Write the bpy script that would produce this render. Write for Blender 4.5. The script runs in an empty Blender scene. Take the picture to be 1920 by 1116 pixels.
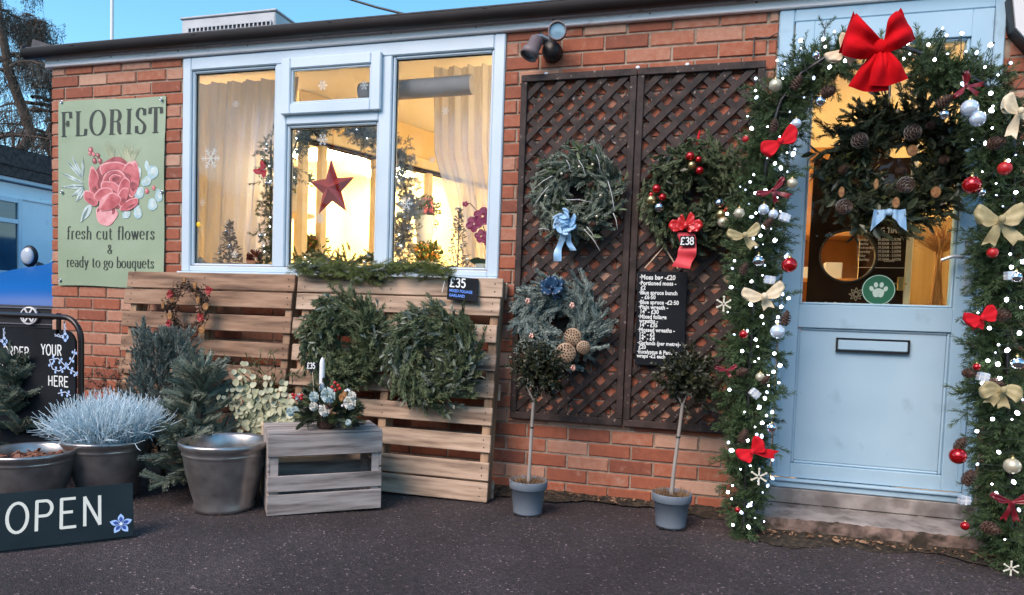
import bpy, math, random
import numpy as np
from math import sin, cos, pi, radians as RD, atan2, hypot, sqrt
from mathutils import Vector, Matrix, Quaternion

S = bpy.context.scene
COL = S.collection
# ------------------------------------------------------------------ camera
CAMPOS = np.array([0.0, -3.6941, 0.9585])
YAW, PIT, ROL, FPX, PPX, PPY = -0.2774, -0.0548, 0.034, 1329.3, 943.0, 662.8
_F = np.array([sin(YAW)*cos(PIT), cos(YAW)*cos(PIT), sin(PIT)])
_R0 = np.array([cos(YAW), -sin(YAW), 0.0]); _U0 = np.cross(_R0, _F)
_R = _R0*cos(ROL)+_U0*sin(ROL); _U = -_R0*sin(ROL)+_U0*cos(ROL)
cd = bpy.data.cameras.new("camera"); cam = bpy.data.objects.new("camera", cd); COL.objects.link(cam)
m = Matrix(((_R[0], _U[0], -_F[0], CAMPOS[0]), (_R[1], _U[1], -_F[1], CAMPOS[1]), (_R[2], _U[2], -_F[2], CAMPOS[2]), (0, 0, 0, 1)))
cam.matrix_world = m
cd.sensor_width = 36.0; cd.lens = FPX/1920*36.0
cd.shift_x = (960-PPX)/1920; cd.shift_y = (PPY-558)/1920
cd.clip_start = 0.05; cd.clip_end = 2000
S.camera = cam
# ------------------------------------------------------------------ sky, sun, exposure
SUN_EL, SUN_AZ = RD(42), RD(202)          # soft sun behind the camera, a little to its left (azimuth from +y, clockwise)
w = bpy.data.worlds.new("World"); S.world = w; w.use_nodes = True
nt = w.node_tree; bg = nt.nodes['Background']
sky = nt.nodes.new('ShaderNodeTexSky'); sky.sky_type = 'NISHITA'; sky.sun_disc = False
sky.sun_elevation = SUN_EL; sky.sun_rotation = SUN_AZ
sky.air_density = 1.0; sky.dust_density = 0.4; sky.ozone_density = 2.2
hs = nt.nodes.new('ShaderNodeHueSaturation'); hs.inputs['Saturation'].default_value = 1.2; hs.inputs['Hue'].default_value = 0.482
nt.links.new(sky.outputs[0], hs.inputs['Color']); nt.links.new(hs.outputs[0], bg.inputs['Color'])
bg.inputs['Strength'].default_value = 0.125
sl = bpy.data.lights.new("sun", 'SUN'); sun = bpy.data.objects.new("sun", sl); COL.objects.link(sun)
sl.energy = 1.75; sl.angle = RD(38); sl.color = (1.0, 0.76, 0.62)
sd = Vector((sin(SUN_AZ)*cos(SUN_EL), cos(SUN_AZ)*cos(SUN_EL), sin(SUN_EL)))
sun.rotation_euler = (-sd).to_track_quat('-Z', 'Y').to_euler()
S.view_settings.view_transform = 'Standard'; S.view_settings.look = 'None'
S.view_settings.exposure = 1.27; S.view_settings.gamma = 1.0
S.view_settings.use_curve_mapping = False
S.cycles.use_denoising = True
S.cycles.max_bounces = 8; S.cycles.transparent_max_bounces = 16
S.cycles.sample_clamp_indirect = 6.0

def at(px, py, Y):
    """point of the depth plane y=Y seen at a pixel of the 1920 wide photograph"""
    d = _F*FPX + _R*(px-PPX) - _U*(py-PPY)
    return CAMPOS + d*((Y-CAMPOS[1])/d[1])
V = lambda *a: np.array(a, float)
def nrm(v):
    v = np.asarray(v, float); return v/(np.linalg.norm(v)+1e-12)
# ------------------------------------------------------------------ objects, tags
def tag(o, label=None, cat=None, group=None, kind=None):
    if label: o['label'] = label
    if cat: o['category'] = cat
    if group: o['group'] = group
    if kind: o['kind'] = kind
    return o
def empty(name, loc=(0, 0, 0), rot=(0, 0, 0), label=None, cat=None, group=None, parent=None):
    o = bpy.data.objects.new(name, None); COL.objects.link(o); o.location = loc; o.rotation_euler = rot
    o.empty_display_size = 0.05
    if parent: o.parent = parent
    return tag(o, label, cat, group)
def link(name, me, parent=None):
    o = bpy.data.objects.new(name, me); COL.objects.link(o)
    if parent: o.parent = parent
    return o
class MB:
    """collects faces, links them as ONE mesh object"""
    def __init__(s): s.v = []; s.n = 0; s.lo = []; s.sz = []; s.mt = []; s.ti = []; s.sm = []
    def add(s, verts, faces, mat=0, tint=0.5, smooth=False):
        verts = np.asarray(verts, float).reshape(-1, 3)
        s.v.append(verts)
        for f in faces: s.lo.append(np.asarray(f, np.int64)+s.n)
        k = len(faces); s.sz.append(np.array([len(f) for f in faces], np.int64))
        s.mt.append(np.full(k, mat)); s.ti.append(np.full(k, tint) if np.isscalar(tint) else np.asarray(tint, float)); s.sm.append(np.full(k, smooth))
        s.n += len(verts); return s
    def quads(s, q, mat=0, tint=0.5, smooth=False):
        q = np.asarray(q, float).reshape(-1, 4, 3); k = len(q)
        if k == 0: return s
        s.v.append(q.reshape(-1, 3)); s.lo.append(np.arange(4*k)+s.n); s.sz.append(np.full(k, 4))
        s.mt.append(np.full(k, mat)); s.ti.append(np.full(k, tint) if np.isscalar(tint) else np.asarray(tint, float)); s.sm.append(np.full(k, smooth))
        s.n += 4*k; return s
    def grid(s, P, mat=0, tint=0.5, smooth=True, close_u=False, close_v=False):
        P = np.asarray(P, float); a, b = P.shape[:2]
        ia = np.arange(a if close_u else a-1); ib = np.arange(b if close_v else b-1)
        I, J = np.meshgrid(ia, ib, indexing='ij'); I2 = (I+1) % a; J2 = (J+1) % b
        f = np.stack([I*b+J, I2*b+J, I2*b+J2, I*b+J2], -1).reshape(-1, 4)
        s.v.append(P.reshape(-1, 3)); s.lo.append((f+s.n).reshape(-1)); s.sz.append(np.full(len(f), 4))
        s.mt.append(np.full(len(f), mat)); s.ti.append(np.full(len(f), tint)); s.sm.append(np.full(len(f), smooth))
        s.n += a*b; return s
    def box(s, lo, hi, bev=0.0, mat=0, tint=0.5, M=None):
        x0, y0, z0 = [min(a, b) for a, b in zip(lo, hi)]; x1, y1, z1 = [max(a, b) for a, b in zip(lo, hi)]
        if bev <= 0:
            v = V([x0, y0, z0], [x1, y0, z0], [x1, y1, z0], [x0, y1, z0], [x0, y0, z1], [x1, y0, z1], [x1, y1, z1], [x0, y1, z1])
            f = [(0, 3, 2, 1), (4, 5, 6, 7), (0, 1, 5, 4), (1, 2, 6, 5), (2, 3, 7, 6), (3, 0, 4, 7)]
        else:
            b = min(bev, (x1-x0)*.45, (y1-y0)*.45, (z1-z0)*.45); v = []; idx = {}
            X = (x0, x1); Y = (y0, y1); Z = (z0, z1)
            for i in (0, 1):
                for j in (0, 1):
                    for k in (0, 1):
                        p = [X[i], Y[j], Z[k]]; sg = [1-2*i, 1-2*j, 1-2*k]
                        for ax in range(3):
                            q = [p[a]+(0 if a == ax else sg[a]*b) for a in range(3)]
                            idx[(i, j, k, ax)] = len(v); v.append(q)
            f = []
            for ax in range(3):
                o1, o2 = [a for a in range(3) if a != ax]
                for sd_ in (0, 1):
                    c = []
                    for (a, b2) in ((0, 0), (1, 0), (1, 1), (0, 1)):
                        ijk = [0, 0, 0]; ijk[ax] = sd_; ijk[o1] = a; ijk[o2] = b2; c.append(idx[(*ijk, ax)])
                    f.append(tuple(c))
            for ax in range(3):
                o1, o2 = [a for a in range(3) if a != ax]
                for a in (0, 1):
                    for b2 in (0, 1):
                        e = []
                        for t, axs in ((0, o1), (1, o1), (1, o2), (0, o2)):
                            ijk = [0, 0, 0]; ijk[o1] = a; ijk[o2] = b2; ijk[ax] = t; e.append(idx[(*ijk, axs)])
                        f.append(tuple(e))
            for i in (0, 1):
                for j in (0, 1):
                    for k in (0, 1): f.append(tuple(idx[(i, j, k, ax)] for ax in range(3)))
            v = np.array(v); ctr = v.mean(0); g = []
            for q in f:
                n = np.cross(v[q[1]]-v[q[0]], v[q[2]]-v[q[0]])
                g.append(q if n @ (v[list(q)].mean(0)-ctr) > 0 else q[::-1])
            f = g
        if M is not None: v = np.asarray(v) @ np.asarray(M)[:3, :3].T + np.asarray(M)[:3, 3]
        return s.add(v, f, mat, tint)
    def tube(s, pts, r, n=6, mat=0, tint=0.5, cap=True, smooth=True):
        pts = np.asarray(pts, float); k = len(pts); r = np.full(k, r) if np.isscalar(r) else np.asarray(r, float)
        T = np.gradient(pts, axis=0); T /= np.linalg.norm(T, axis=1, keepdims=True)+1e-12
        up = V(0, 0, 1) if abs(T[0][2]) < .9 else V(1, 0, 0); A = nrm(np.cross(T[0], up)); rings = []
        for i in range(k):
            A = nrm(A-T[i]*(A @ T[i])); B = np.cross(T[i], A)
            th = np.arange(n)*2*pi/n; rings.append(pts[i]+r[i]*(np.cos(th)[:, None]*A+np.sin(th)[:, None]*B))
        s.grid(np.array(rings), mat, tint, smooth, close_v=True)
        if cap:
            s.add(rings[0], [tuple(range(n))[::-1]], mat, tint); s.add(rings[-1], [tuple(range(n))], mat, tint)
        return s
    def lathe(s, prof, n=32, c=(0, 0, 0), mat=0, tint=0.5, M=None, smooth=True):
        prof = np.asarray(prof, float); th = np.arange(n)*2*pi/n
        P = np.stack([prof[:, 0][:, None]*np.cos(th), prof[:, 0][:, None]*np.sin(th), np.repeat(prof[:, 1][:, None], n, 1)], -1)
        if M is not None: P = P @ np.asarray(M)[:3, :3].T + np.asarray(M)[:3, 3]
        return s.grid(P+np.asarray(c, float), mat, tint, smooth, close_v=True)
    def ball(s, c, r, nu=14, nv=9, mat=0, tint=0.5, sc=(1, 1, 1), M=None):
        a = np.linspace(-pi/2, pi/2, nv+1); th = np.arange(nu)*2*pi/nu; cr = np.maximum(np.cos(a), 1e-4)
        P = np.stack([cr[:, None]*np.cos(th), cr[:, None]*np.sin(th), np.repeat(np.sin(a)[:, None], nu, 1)], -1)*r*np.array(sc)
        if M is not None: P = P @ np.asarray(M)[:3, :3].T
        return s.grid(P+np.asarray(c, float), mat, tint, True, close_v=True)
    def prism(s, outline, fn, mat=0, tint=0.5):
        """outline (x,z) extruded between fn(x,z,0) and fn(x,z,1)"""
        k = len(outline); v = [fn(x, z, 0) for x, z in outline]+[fn(x, z, 1) for x, z in outline]
        f = [tuple(range(k)), tuple(range(2*k-1, k-1, -1))]+[(i, i+k, (i+1) % k+k, (i+1) % k) for i in range(k)]
        return s.add(v, f, mat, tint)
    def mesh(s, name, mats):
        me = bpy.data.meshes.new(name)
        v = np.concatenate(s.v); lo = np.concatenate([np.asarray(x).ravel() for x in s.lo]); sz = np.concatenate(s.sz)
        me.vertices.add(len(v)); me.vertices.foreach_set('co', v.astype(np.float32).ravel())
        me.loops.add(len(lo)); me.loops.foreach_set('vertex_index', lo.astype(np.int32))
        me.polygons.add(len(sz)); st = np.concatenate([[0], np.cumsum(sz)[:-1]])
        me.polygons.foreach_set('loop_start', st.astype(np.int32)); me.polygons.foreach_set('loop_total', sz.astype(np.int32))
        me.polygons.foreach_set('material_index', np.concatenate(s.mt).astype(np.int32))
        me.polygons.foreach_set('use_smooth', np.concatenate(s.sm).astype(bool))
        at_ = me.attributes.new('tint', 'FLOAT', 'FACE'); at_.data.foreach_set('value', np.concatenate(s.ti).astype(np.float32))
        me.update(calc_edges=True)
        for x in (mats if isinstance(mats, (list, tuple)) else [mats]): me.materials.append(x)
        return me
    def build(s, name, mats, parent=None, loc=None):
        me = s.mesh(name, mats); o = link(name, me, parent)
        if loc is not None: o.location = loc
        return o
# ------------------------------------------------------------------ materials
def mat(name, c1, c2=None, rough=0.6, metal=0.0, scale=8.0, stretch=(1, 1, 1), bump=0.0, bscale=60.0, tint=False, emit=0.0,
        spec=0.5, detail=4.0, lo=0.35, hi=0.65, c3=None, spots=None, coat=0.0, rnd=0.0, bdist=0.003, alpha=1.0, trans=0.0, sheen=0.0):
    m = bpy.data.materials.new(name); m.use_nodes = True; n = m.node_tree.nodes; L = m.node_tree.links
    p = n['Principled BSDF']; tc = n.new('ShaderNodeTexCoord'); mp = n.new('ShaderNodeMapping')
    mp.inputs['Scale'].default_value = stretch; L.new(tc.outputs['Object'], mp.inputs['Vector'])
    rr = lambda c: (*c, 1.0)
    col = None
    if rnd:
        oi = n.new('ShaderNodeObjectInfo'); va = n.new('ShaderNodeVectorMath'); va.operation = 'MULTIPLY_ADD'
        L.new(oi.outputs['Random'], va.inputs[0]); va.inputs[1].default_value = (31, 17, 23); L.new(tc.outputs['Object'], va.inputs[2]); L.new(va.outputs[0], mp.inputs['Vector'])
    if c2 is not None:
        nz = n.new('ShaderNodeTexNoise'); nz.inputs['Scale'].default_value = scale; nz.inputs['Detail'].default_value = detail
        L.new(mp.outputs[0], nz.inputs['Vector'])
        rp = n.new('ShaderNodeValToRGB'); rp.color_ramp.elements[0].position = lo; rp.color_ramp.elements[1].position = hi
        rp.color_ramp.elements[0].color = rr(c1); rp.color_ramp.elements[1].color = rr(c2)
        if c3 is not None:
            e = rp.color_ramp.elements.new((lo+hi)/2); e.color = rr(c3)
        L.new(nz.outputs['Fac'], rp.inputs['Fac']); col = rp.outputs['Color']
        if tint:
            atn = n.new('ShaderNodeAttribute'); atn.attribute_name = 'tint'
            mm = n.new('ShaderNodeMath'); mm.operation = 'MULTIPLY_ADD'; mm.inputs[1].default_value = 0.45; L.new(nz.outputs['Fac'], mm.inputs[0])
            m2 = n.new('ShaderNodeMath'); m2.operation = 'MULTIPLY_ADD'; m2.inputs[1].default_value = 0.75; m2.inputs[2].default_value = -0.1
            L.new(atn.outputs['Fac'], m2.inputs[0]); L.new(m2.outputs[0], mm.inputs[2]); L.new(mm.outputs[0], rp.inputs['Fac'])
            rp.color_ramp.elements[0].position = 0.0; rp.color_ramp.elements[-1].position = 1.0
    if col is None:
        p.inputs['Base Color'].default_value = rr(c1)
    else: L.new(col, p.inputs['Base Color'])
    if spots:                                            # (colour, scale, threshold, softness)
        sc_, ss, st, so = spots; z2 = n.new('ShaderNodeTexNoise'); z2.inputs['Scale'].default_value = ss; z2.inputs['Detail'].default_value = 6
        L.new(mp.outputs[0], z2.inputs['Vector']); mr = n.new('ShaderNodeMapRange'); mr.inputs[1].default_value = st; mr.inputs[2].default_value = st+so
        L.new(z2.outputs['Fac'], mr.inputs[0]); mx = n.new('ShaderNodeMixRGB'); L.new(mr.outputs[0], mx.inputs['Fac'])
        if col is None: mx.inputs[1].default_value = rr(c1)
        else: L.new(col, mx.inputs[1])
        mx.inputs[2].default_value = rr(sc_); L.new(mx.outputs[0], p.inputs['Base Color'])
    p.inputs['Roughness'].default_value = rough; p.inputs['Metallic'].default_value = metal
    p.inputs['Specular IOR Level'].default_value = spec; p.inputs['Coat Weight'].default_value = coat
    p.inputs['Sheen Weight'].default_value = sheen
    if trans: p.inputs['Transmission Weight'].default_value = trans
    if alpha < 1: p.inputs['Alpha'].default_value = alpha
    if emit:
        p.inputs['Emission Color'].default_value = rr(c1); p.inputs['Emission Strength'].default_value = emit
    if bump:
        bz = n.new('ShaderNodeTexNoise'); bz.inputs['Scale'].default_value = bscale; bz.inputs['Detail'].default_value = 5
        L.new(mp.outputs[0], bz.inputs['Vector']); bp = n.new('ShaderNodeBump'); bp.inputs['Strength'].default_value = bump; bp.inputs['Distance'].default_value = bdist
        L.new(bz.outputs['Fac'], bp.inputs['Height']); L.new(bp.outputs[0], p.inputs['Normal'])
    return m
def glass_mat(name, refl=1.8, tintc=(0.93, 0.95, 0.95)):
    m = bpy.data.materials.new(name); m.use_nodes = True; n = m.node_tree.nodes; L = m.node_tree.links
    n.clear(); out = n.new('ShaderNodeOutputMaterial'); t = n.new('ShaderNodeBsdfTransparent'); t.inputs[0].default_value = (*tintc, 1)
    g = n.new('ShaderNodeBsdfGlossy'); g.inputs['Roughness'].default_value = 0.01
    f = n.new('ShaderNodeFresnel'); f.inputs[0].default_value = 1.45; mu = n.new('ShaderNodeMath'); mu.operation = 'MULTIPLY'; mu.use_clamp = True
    mu.inputs[1].default_value = refl; L.new(f.outputs[0], mu.inputs[0]); mx = n.new('ShaderNodeMixShader')
    L.new(mu.outputs[0], mx.inputs[0]); L.new(t.outputs[0], mx.inputs[1]); L.new(g.outputs[0], mx.inputs[2]); L.new(mx.outputs[0], out.inputs[0])
    return m
def sheer_mat(name, c, alpha, pscale=0.0, tl=.5):
    m = bpy.data.materials.new(name); m.use_nodes = True; n = m.node_tree.nodes; L = m.node_tree.links
    n.clear(); out = n.new('ShaderNodeOutputMaterial'); t = n.new('ShaderNodeBsdfTransparent'); d = n.new('ShaderNodeBsdfDiffuse'); d.inputs[0].default_value = (*c, 1)
    tr = n.new('ShaderNodeBsdfTranslucent'); tr.inputs[0].default_value = (*c, 1); a = n.new('ShaderNodeMixShader'); a.inputs[0].default_value = tl
    L.new(d.outputs[0], a.inputs[1]); L.new(tr.outputs[0], a.inputs[2]); b = n.new('ShaderNodeMixShader'); b.inputs[0].default_value = alpha
    if pscale:
        tc = n.new('ShaderNodeTexCoord'); v = n.new('ShaderNodeTexVoronoi'); v.inputs['Scale'].default_value = pscale; L.new(tc.outputs['Object'], v.inputs['Vector'])
        mr = n.new('ShaderNodeMapRange'); mr.inputs[1].default_value = .2; mr.inputs[2].default_value = .6; mr.inputs[3].default_value = min(1, alpha+.25); mr.inputs[4].default_value = alpha-.1
        L.new(v.outputs['Distance'], mr.inputs[0]); L.new(mr.outputs[0], b.inputs[0])
    L.new(t.outputs[0], b.inputs[1]); L.new(a.outputs[0], b.inputs[2]); L.new(b.outputs[0], out.inputs[0])
    return m

# colours of the materials
BRICK = mat('brick', (0.14, 0.045, 0.030), (0.48, 0.29, 0.20), 0.85, scale=30, tint=True, c3=(0.33, 0.100, 0.050), bump=0.5, bscale=90, bdist=0.004, spots=((0.42, 0.24, 0.17), 14, 0.60, 0.2))
MORTAR = mat('mortar', (0.23, 0.17, 0.125), (0.36, 0.29, 0.22), 0.95, scale=25, bump=0.6, bscale=150)
UPVC = mat('white_upvc', (0.50, 0.61, 0.69), (0.56, 0.67, 0.74), 0.35, scale=3, spots=((0.42, 0.50, 0.55), 9, 0.66, 0.25))
DOORP = mat('pale_blue_upvc', (0.34, 0.51, 0.625), (0.38, 0.55, 0.66), 0.4, scale=4, spots=((0.24, 0.36, 0.44), 9, 0.62, 0.22), bump=0.08, bscale=12)
FASC = mat('painted_fascia', (0.74, 0.70, 0.70), (0.82, 0.79, 0.79), 0.6, scale=5, stretch=(.4, 1, 1), spots=((0.32, 0.28, 0.27), 18, 0.63, 0.15))
GUTT = mat('dark_gutter', (0.008, 0.005, 0.005), (0.016, 0.010, 0.009), 0.5, scale=6)
ROOFM = mat('roofing_felt', (0.05, 0.05, 0.055), (0.09, 0.09, 0.095), 0.9, scale=20, bump=.4)
BLACKM = mat('black_metal', (0.012, 0.012, 0.013), rough=0.35)
GLASS = glass_mat('window_glass', 0.38)
CREAM = mat('cream_wall', (0.80, 0.66, 0.38), (0.84, 0.70, 0.42), 0.8, scale=3)
CEIL = mat('ceiling_paint', (0.86, 0.80, 0.70), (0.88, 0.83, 0.74), 0.8)
WHITEWOOD = mat('cream_woodwork', (0.80, 0.70, 0.50), (0.72, 0.60, 0.40), 0.5, scale=8)
DARKB = mat('dark_brown_paint', (0.020, 0.009, 0.005), (0.030, 0.015, 0.009), 0.9, scale=5, spec=.1)
PALW = mat('pallet_wood', (0.14, 0.090, 0.060), (0.60, 0.45, 0.33), 0.8, scale=3.2, stretch=(1, 9, 9), c3=(0.43, 0.31, 0.215), bump=0.5, bscale=14, detail=7, rnd=1, spots=((0.09, 0.05, 0.03), 1.7, 0.60, 0.2), lo=.28, hi=.72)
PALV = mat('pallet_wood_upright', (0.20, 0.12, 0.07), (0.42, 0.28, 0.17), 0.8, scale=3.2, stretch=(9, 9, 1), bump=0.4, bscale=14, rnd=1)
OLDW = mat('old_pallet_wood', (0.10, 0.058, 0.036), (0.40, 0.26, 0.17), 0.85, scale=3.2, stretch=(1, 9, 9), c3=(0.28, 0.17, 0.105), bump=0.5, bscale=14, detail=7, rnd=1, spots=((0.06, 0.03, 0.018), 1.7, 0.56, 0.2), lo=.28, hi=.72)
GREYW = mat('weathered_crate_wood', (0.13, 0.11, 0.10), (0.44, 0.40, 0.375), 0.85, scale=3, stretch=(1, 10, 10), c3=(0.31, 0.275, 0.255), bump=0.4, bscale=14, detail=7, rnd=1, spots=((0.14, 0.09, 0.07), 3, 0.60, 0.2))
PINEW = mat('new_pine_wood', (0.50, 0.36, 0.24), (0.66, 0.52, 0.38), 0.7, scale=3, stretch=(1, 8, 8), bump=0.2, bscale=10, rnd=1)
TREL = mat('dark_stained_wood', (0.014, 0.008, 0.006), (0.048, 0.030, 0.025), 0.75, scale=4, stretch=(4, 4, 4), bump=0.4, bscale=60, spots=((0.22, 0.17, 0.15), 11, 0.655, 0.06))
POTM = mat('pewter_glaze', (0.30, 0.285, 0.275), (0.42, 0.405, 0.395), 0.30, metal=0.85, scale=14, bump=0.06, bscale=40, spots=((0.22, 0.20, 0.19), 9, 0.64, 0.12))
POTG = mat('grey_plastic', (0.13, 0.165, 0.20), (0.165, 0.20, 0.24), 0.55, scale=6, spots=((0.25, 0.26, 0.26), 12, .62, .15))
SOIL = mat('soil', (0.03, 0.018, 0.012), (0.09, 0.05, 0.035), 0.95, scale=50, bump=.8, bscale=60)
STRAW = mat('dry_moss', (0.16, 0.085, 0.04), (0.30, 0.19, 0.09), 0.9, tint=True)
SLATE = mat('chalkboard', (0.008, 0.010, 0.013), (0.014, 0.017, 0.021), 0.85, scale=5, spec=.15)
CHALK = mat('white_chalk_pen', (0.72, 0.76, 0.74), rough=0.8)
CHALKB = mat('blue_chalk_pen', (0.10, 0.25, 0.72), rough=0.8)
CHALKL = mat('pale_blue_chalk_pen', (0.35, 0.52, 0.85), rough=0.8)
def fol(name, a, b, rough=.55, spec=.4): return mat(name, a, b, rough, tint=True, scale=20, spec=spec)
F_ART = fol('artificial_pine', (0.018, 0.038, 0.014), (0.105, 0.17, 0.065))
F_BLUE = fol('blue_spruce', (0.065, 0.095, 0.085), (0.33, 0.40, 0.36))
F_FIR = fol('fir_needles', (0.026, 0.044, 0.020), (0.20, 0.25, 0.125))
F_FIRG = fol('grey_fir_needles', (0.050, 0.068, 0.050), (0.30, 0.35, 0.27))
F_OLIVE = fol('mixed_fir', (0.030, 0.045, 0.018), (0.20, 0.24, 0.09))
F_DARK = fol('dark_fir', (0.016, 0.026, 0.014), (0.125, 0.155, 0.085))
F_MOSSG = fol('bright_pine', (0.05, 0.072, 0.018), (0.19, 0.24, 0.07))
F_LEAF = fol('box_leaves', (0.010, 0.014, 0.006), (0.052, 0.055, 0.023), .4, .5)
F_SILV = fol('silver_foliage', (0.36, 0.54, 0.64), (0.74, 0.88, 0.94), .7)
F_EUC = fol('variegated_leaves', (0.20, 0.24, 0.13), (0.52, 0.52, 0.36), .5)
F_GLEAF = fol('glossy_leaves', (0.016, 0.026, 0.013), (0.090, 0.110, 0.055), .35, .5)
TWIG = mat('twig', (0.045, 0.032, 0.025), (0.11, 0.08, 0.062), .9, scale=20)
BARKP = mat('pale_stem', (0.25, 0.22, 0.19), (0.40, 0.36, 0.32), .85, scale=10, stretch=(1, 1, .3))
REDV = mat('red_velvet', (0.40, 0.002, 0.005), (0.56, 0.005, 0.010), .9, scale=9, spec=.1, bump=.5, bscale=22, bdist=.006)
REDR = mat('red_ribbon', (0.48, 0.004, 0.012), (0.58, 0.010, 0.02), .75, scale=10, spec=.2, bump=.3, bscale=45)
REDS = mat('red_satin', (0.42, 0.008, 0.012), (0.6, 0.03, 0.03), .22, scale=10)
BURG = mat('burgundy_ribbon', (0.11, 0.004, 0.010), (0.20, 0.010, 0.018), .35, scale=20, bump=.2, bscale=45)
GOLDR = mat('olive_gold_ribbon', (0.30, 0.25, 0.12), (0.42, 0.36, 0.18), .55, scale=30, bump=.3, bscale=200)
CREAMR = mat('cream_hessian_ribbon', (0.60, 0.50, 0.32), (0.72, 0.62, 0.44), .7, scale=40, bump=.4, bscale=200)
BLUER = mat('blue_satin', (0.20, 0.42, 0.66), (0.42, 0.62, 0.80), .4, scale=14)
NAVYR = mat('navy_shiny_ribbon', (0.010, 0.025, 0.06), (0.03, 0.08, 0.16), .2, scale=20)
B_RED = mat('red_bauble', (0.48, 0.004, 0.008), rough=.12, metal=.6, coat=.6)
B_REDM = mat('matt_red_bauble', (0.42, 0.01, 0.012), rough=.4)
B_SIL = mat('silver_bauble', (0.62, 0.63, 0.66), rough=.12, metal=1)
B_GOLD = mat('gold_bauble', (0.62, 0.46, 0.20), rough=.28, metal=.9)
B_CHAM = mat('champagne_bauble', (0.55, 0.50, 0.36), rough=.4, metal=.5)
B_GLS = mat('clear_glass_bauble', (0.62, 0.72, 0.85), rough=.08, metal=.35, spec=.8)
GOLDM = mat('gold_cap', (0.5, 0.38, 0.16), rough=.3, metal=1)
CONE = mat('pine_cone', (0.040, 0.020, 0.013), (0.14, 0.080, 0.055), .7, tint=True)
CONEW = mat('frosted_cone_tips', (0.5, 0.48, 0.45), rough=.8)
WHITEP = mat('white_paint', (0.74, 0.74, 0.74), rough=.5)
CREAMP = mat('cream_paint', (0.62, 0.60, 0.48), rough=.6)
BULB = mat('fairy_bulb', (0.84, 0.91, 1.0), emit=7.0, rough=.3)
BULBD = mat('dim_fairy_bulb', (0.55, 0.68, 0.95), emit=1.3, rough=.3)
CABLE = mat('green_cable', (0.01, 0.022, 0.012), rough=.5)
# ------------------------------------------------------------------ ground
def asphalt():
    m = bpy.data.materials.new('asphalt'); m.use_nodes = True; n = m.node_tree.nodes; L = m.node_tree.links; p = n['Principled BSDF']
    tc = n.new('ShaderNodeTexCoord')
    def noise(sc, det=5):
        z = n.new('ShaderNodeTexNoise'); z.inputs['Scale'].default_value = sc; z.inputs['Detail'].default_value = det; L.new(tc.outputs['Object'], z.inputs['Vector']); return z.outputs['Fac']
    def ramp(f, stops):
        r = n.new('ShaderNodeValToRGB'); L.new(f, r.inputs[0]); r.color_ramp.elements[0].position = stops[0][0]; r.color_ramp.elements[0].color = (*stops[0][1], 1)
        r.color_ramp.elements[1].position = stops[-1][0]; r.color_ramp.elements[1].color = (*stops[-1][1], 1)
        for q in stops[1:-1]: e = r.color_ramp.elements.new(q[0]); e.color = (*q[1], 1)
        return r.outputs[0]
    base = ramp(noise(1.6, 6), [(.3, (.026, .020, .020)), (.5, (.040, .032, .0325)), (.7, (.060, .049, .049))])
    v = n.new('ShaderNodeTexVoronoi'); v.inputs['Scale'].default_value = 150; L.new(tc.outputs['Object'], v.inputs['Vector'])
    sep = n.new('ShaderNodeSeparateColor'); L.new(v.outputs['Color'], sep.inputs[0])
    st = ramp(sep.outputs[0], [(.0, (.5, .5, .5)), (.55, (.9, .88, .9)), (.86, (1.5, 1.4, 1.45)), (.985, (2.2, 2.0, 2.1)), (.99, (7.5, 7.0, 7.0))])
    mx = n.new('ShaderNodeMixRGB'); mx.blend_type = 'MULTIPLY'; mx.inputs[0].default_value = 1; L.new(base, mx.inputs[1]); L.new(st, mx.inputs[2]); L.new(mx.outputs[0], p.inputs['Base Color'])
    p.inputs['Roughness'].default_value = .85
    b = n.new('ShaderNodeBump'); b.inputs['Strength'].default_value = .9; b.inputs['Distance'].default_value = .006
    ad = n.new('ShaderNodeMath'); ad.operation = 'ADD'; L.new(v.outputs['Distance'], ad.inputs[0]); L.new(noise(45), ad.inputs[1]); L.new(ad.outputs[0], b.inputs['Height']); L.new(b.outputs[0], p.inputs['Normal'])
    return m
ASPH = asphalt()
rng = np.random.default_rng(7)
xs = np.concatenate([[-300, -60, -20], np.linspace(-8, 5, 90), [20, 60, 300]]); ys = np.concatenate([[-300, -60, -14], np.linspace(-6, .02, 60), [3, 12, 60, 300]])
X, Y = np.meshgrid(xs, ys, indexing='ij')
Z = 0.006*np.sin(X*1.7+1)*np.cos(Y*2.1)+0.004*np.sin(X*4.1+Y*3.3)
Z = Z*((np.abs(X) < 9) & (Y < .1) & (Y > -7))-0.004
g = MB().grid(np.stack([X, Y, Z], -1)).build('ground', ASPH); tag(g, kind='structure')
MOSSD = mat('grit_and_moss', (0.018, 0.013, 0.010), (0.075, 0.052, 0.034), .95, scale=45, detail=8, bump=1, bscale=90, bdist=.01, c3=(0.03, 0.024, 0.014))
mb = MB(); xs = np.linspace(-4.2, 1.9, 240); P = []
for j, t in enumerate(np.linspace(0, 1, 5)):
    wd = .09+.05*np.sin(xs*5)+.03*np.sin(xs*17+1)+rng.random(240)*.03
    yb = np.where((xs > .24) & (xs < 1.3), -.30, 0.0)
    P.append(np.stack([xs, yb+.006-t*wd, 0.004+.022*(1-t)**2+.008*rng.random(240)*(1-t)], -1))
mb.grid(np.array(P)); tag(mb.build('dirt_strip', MOSSD), kind='structure')
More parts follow.
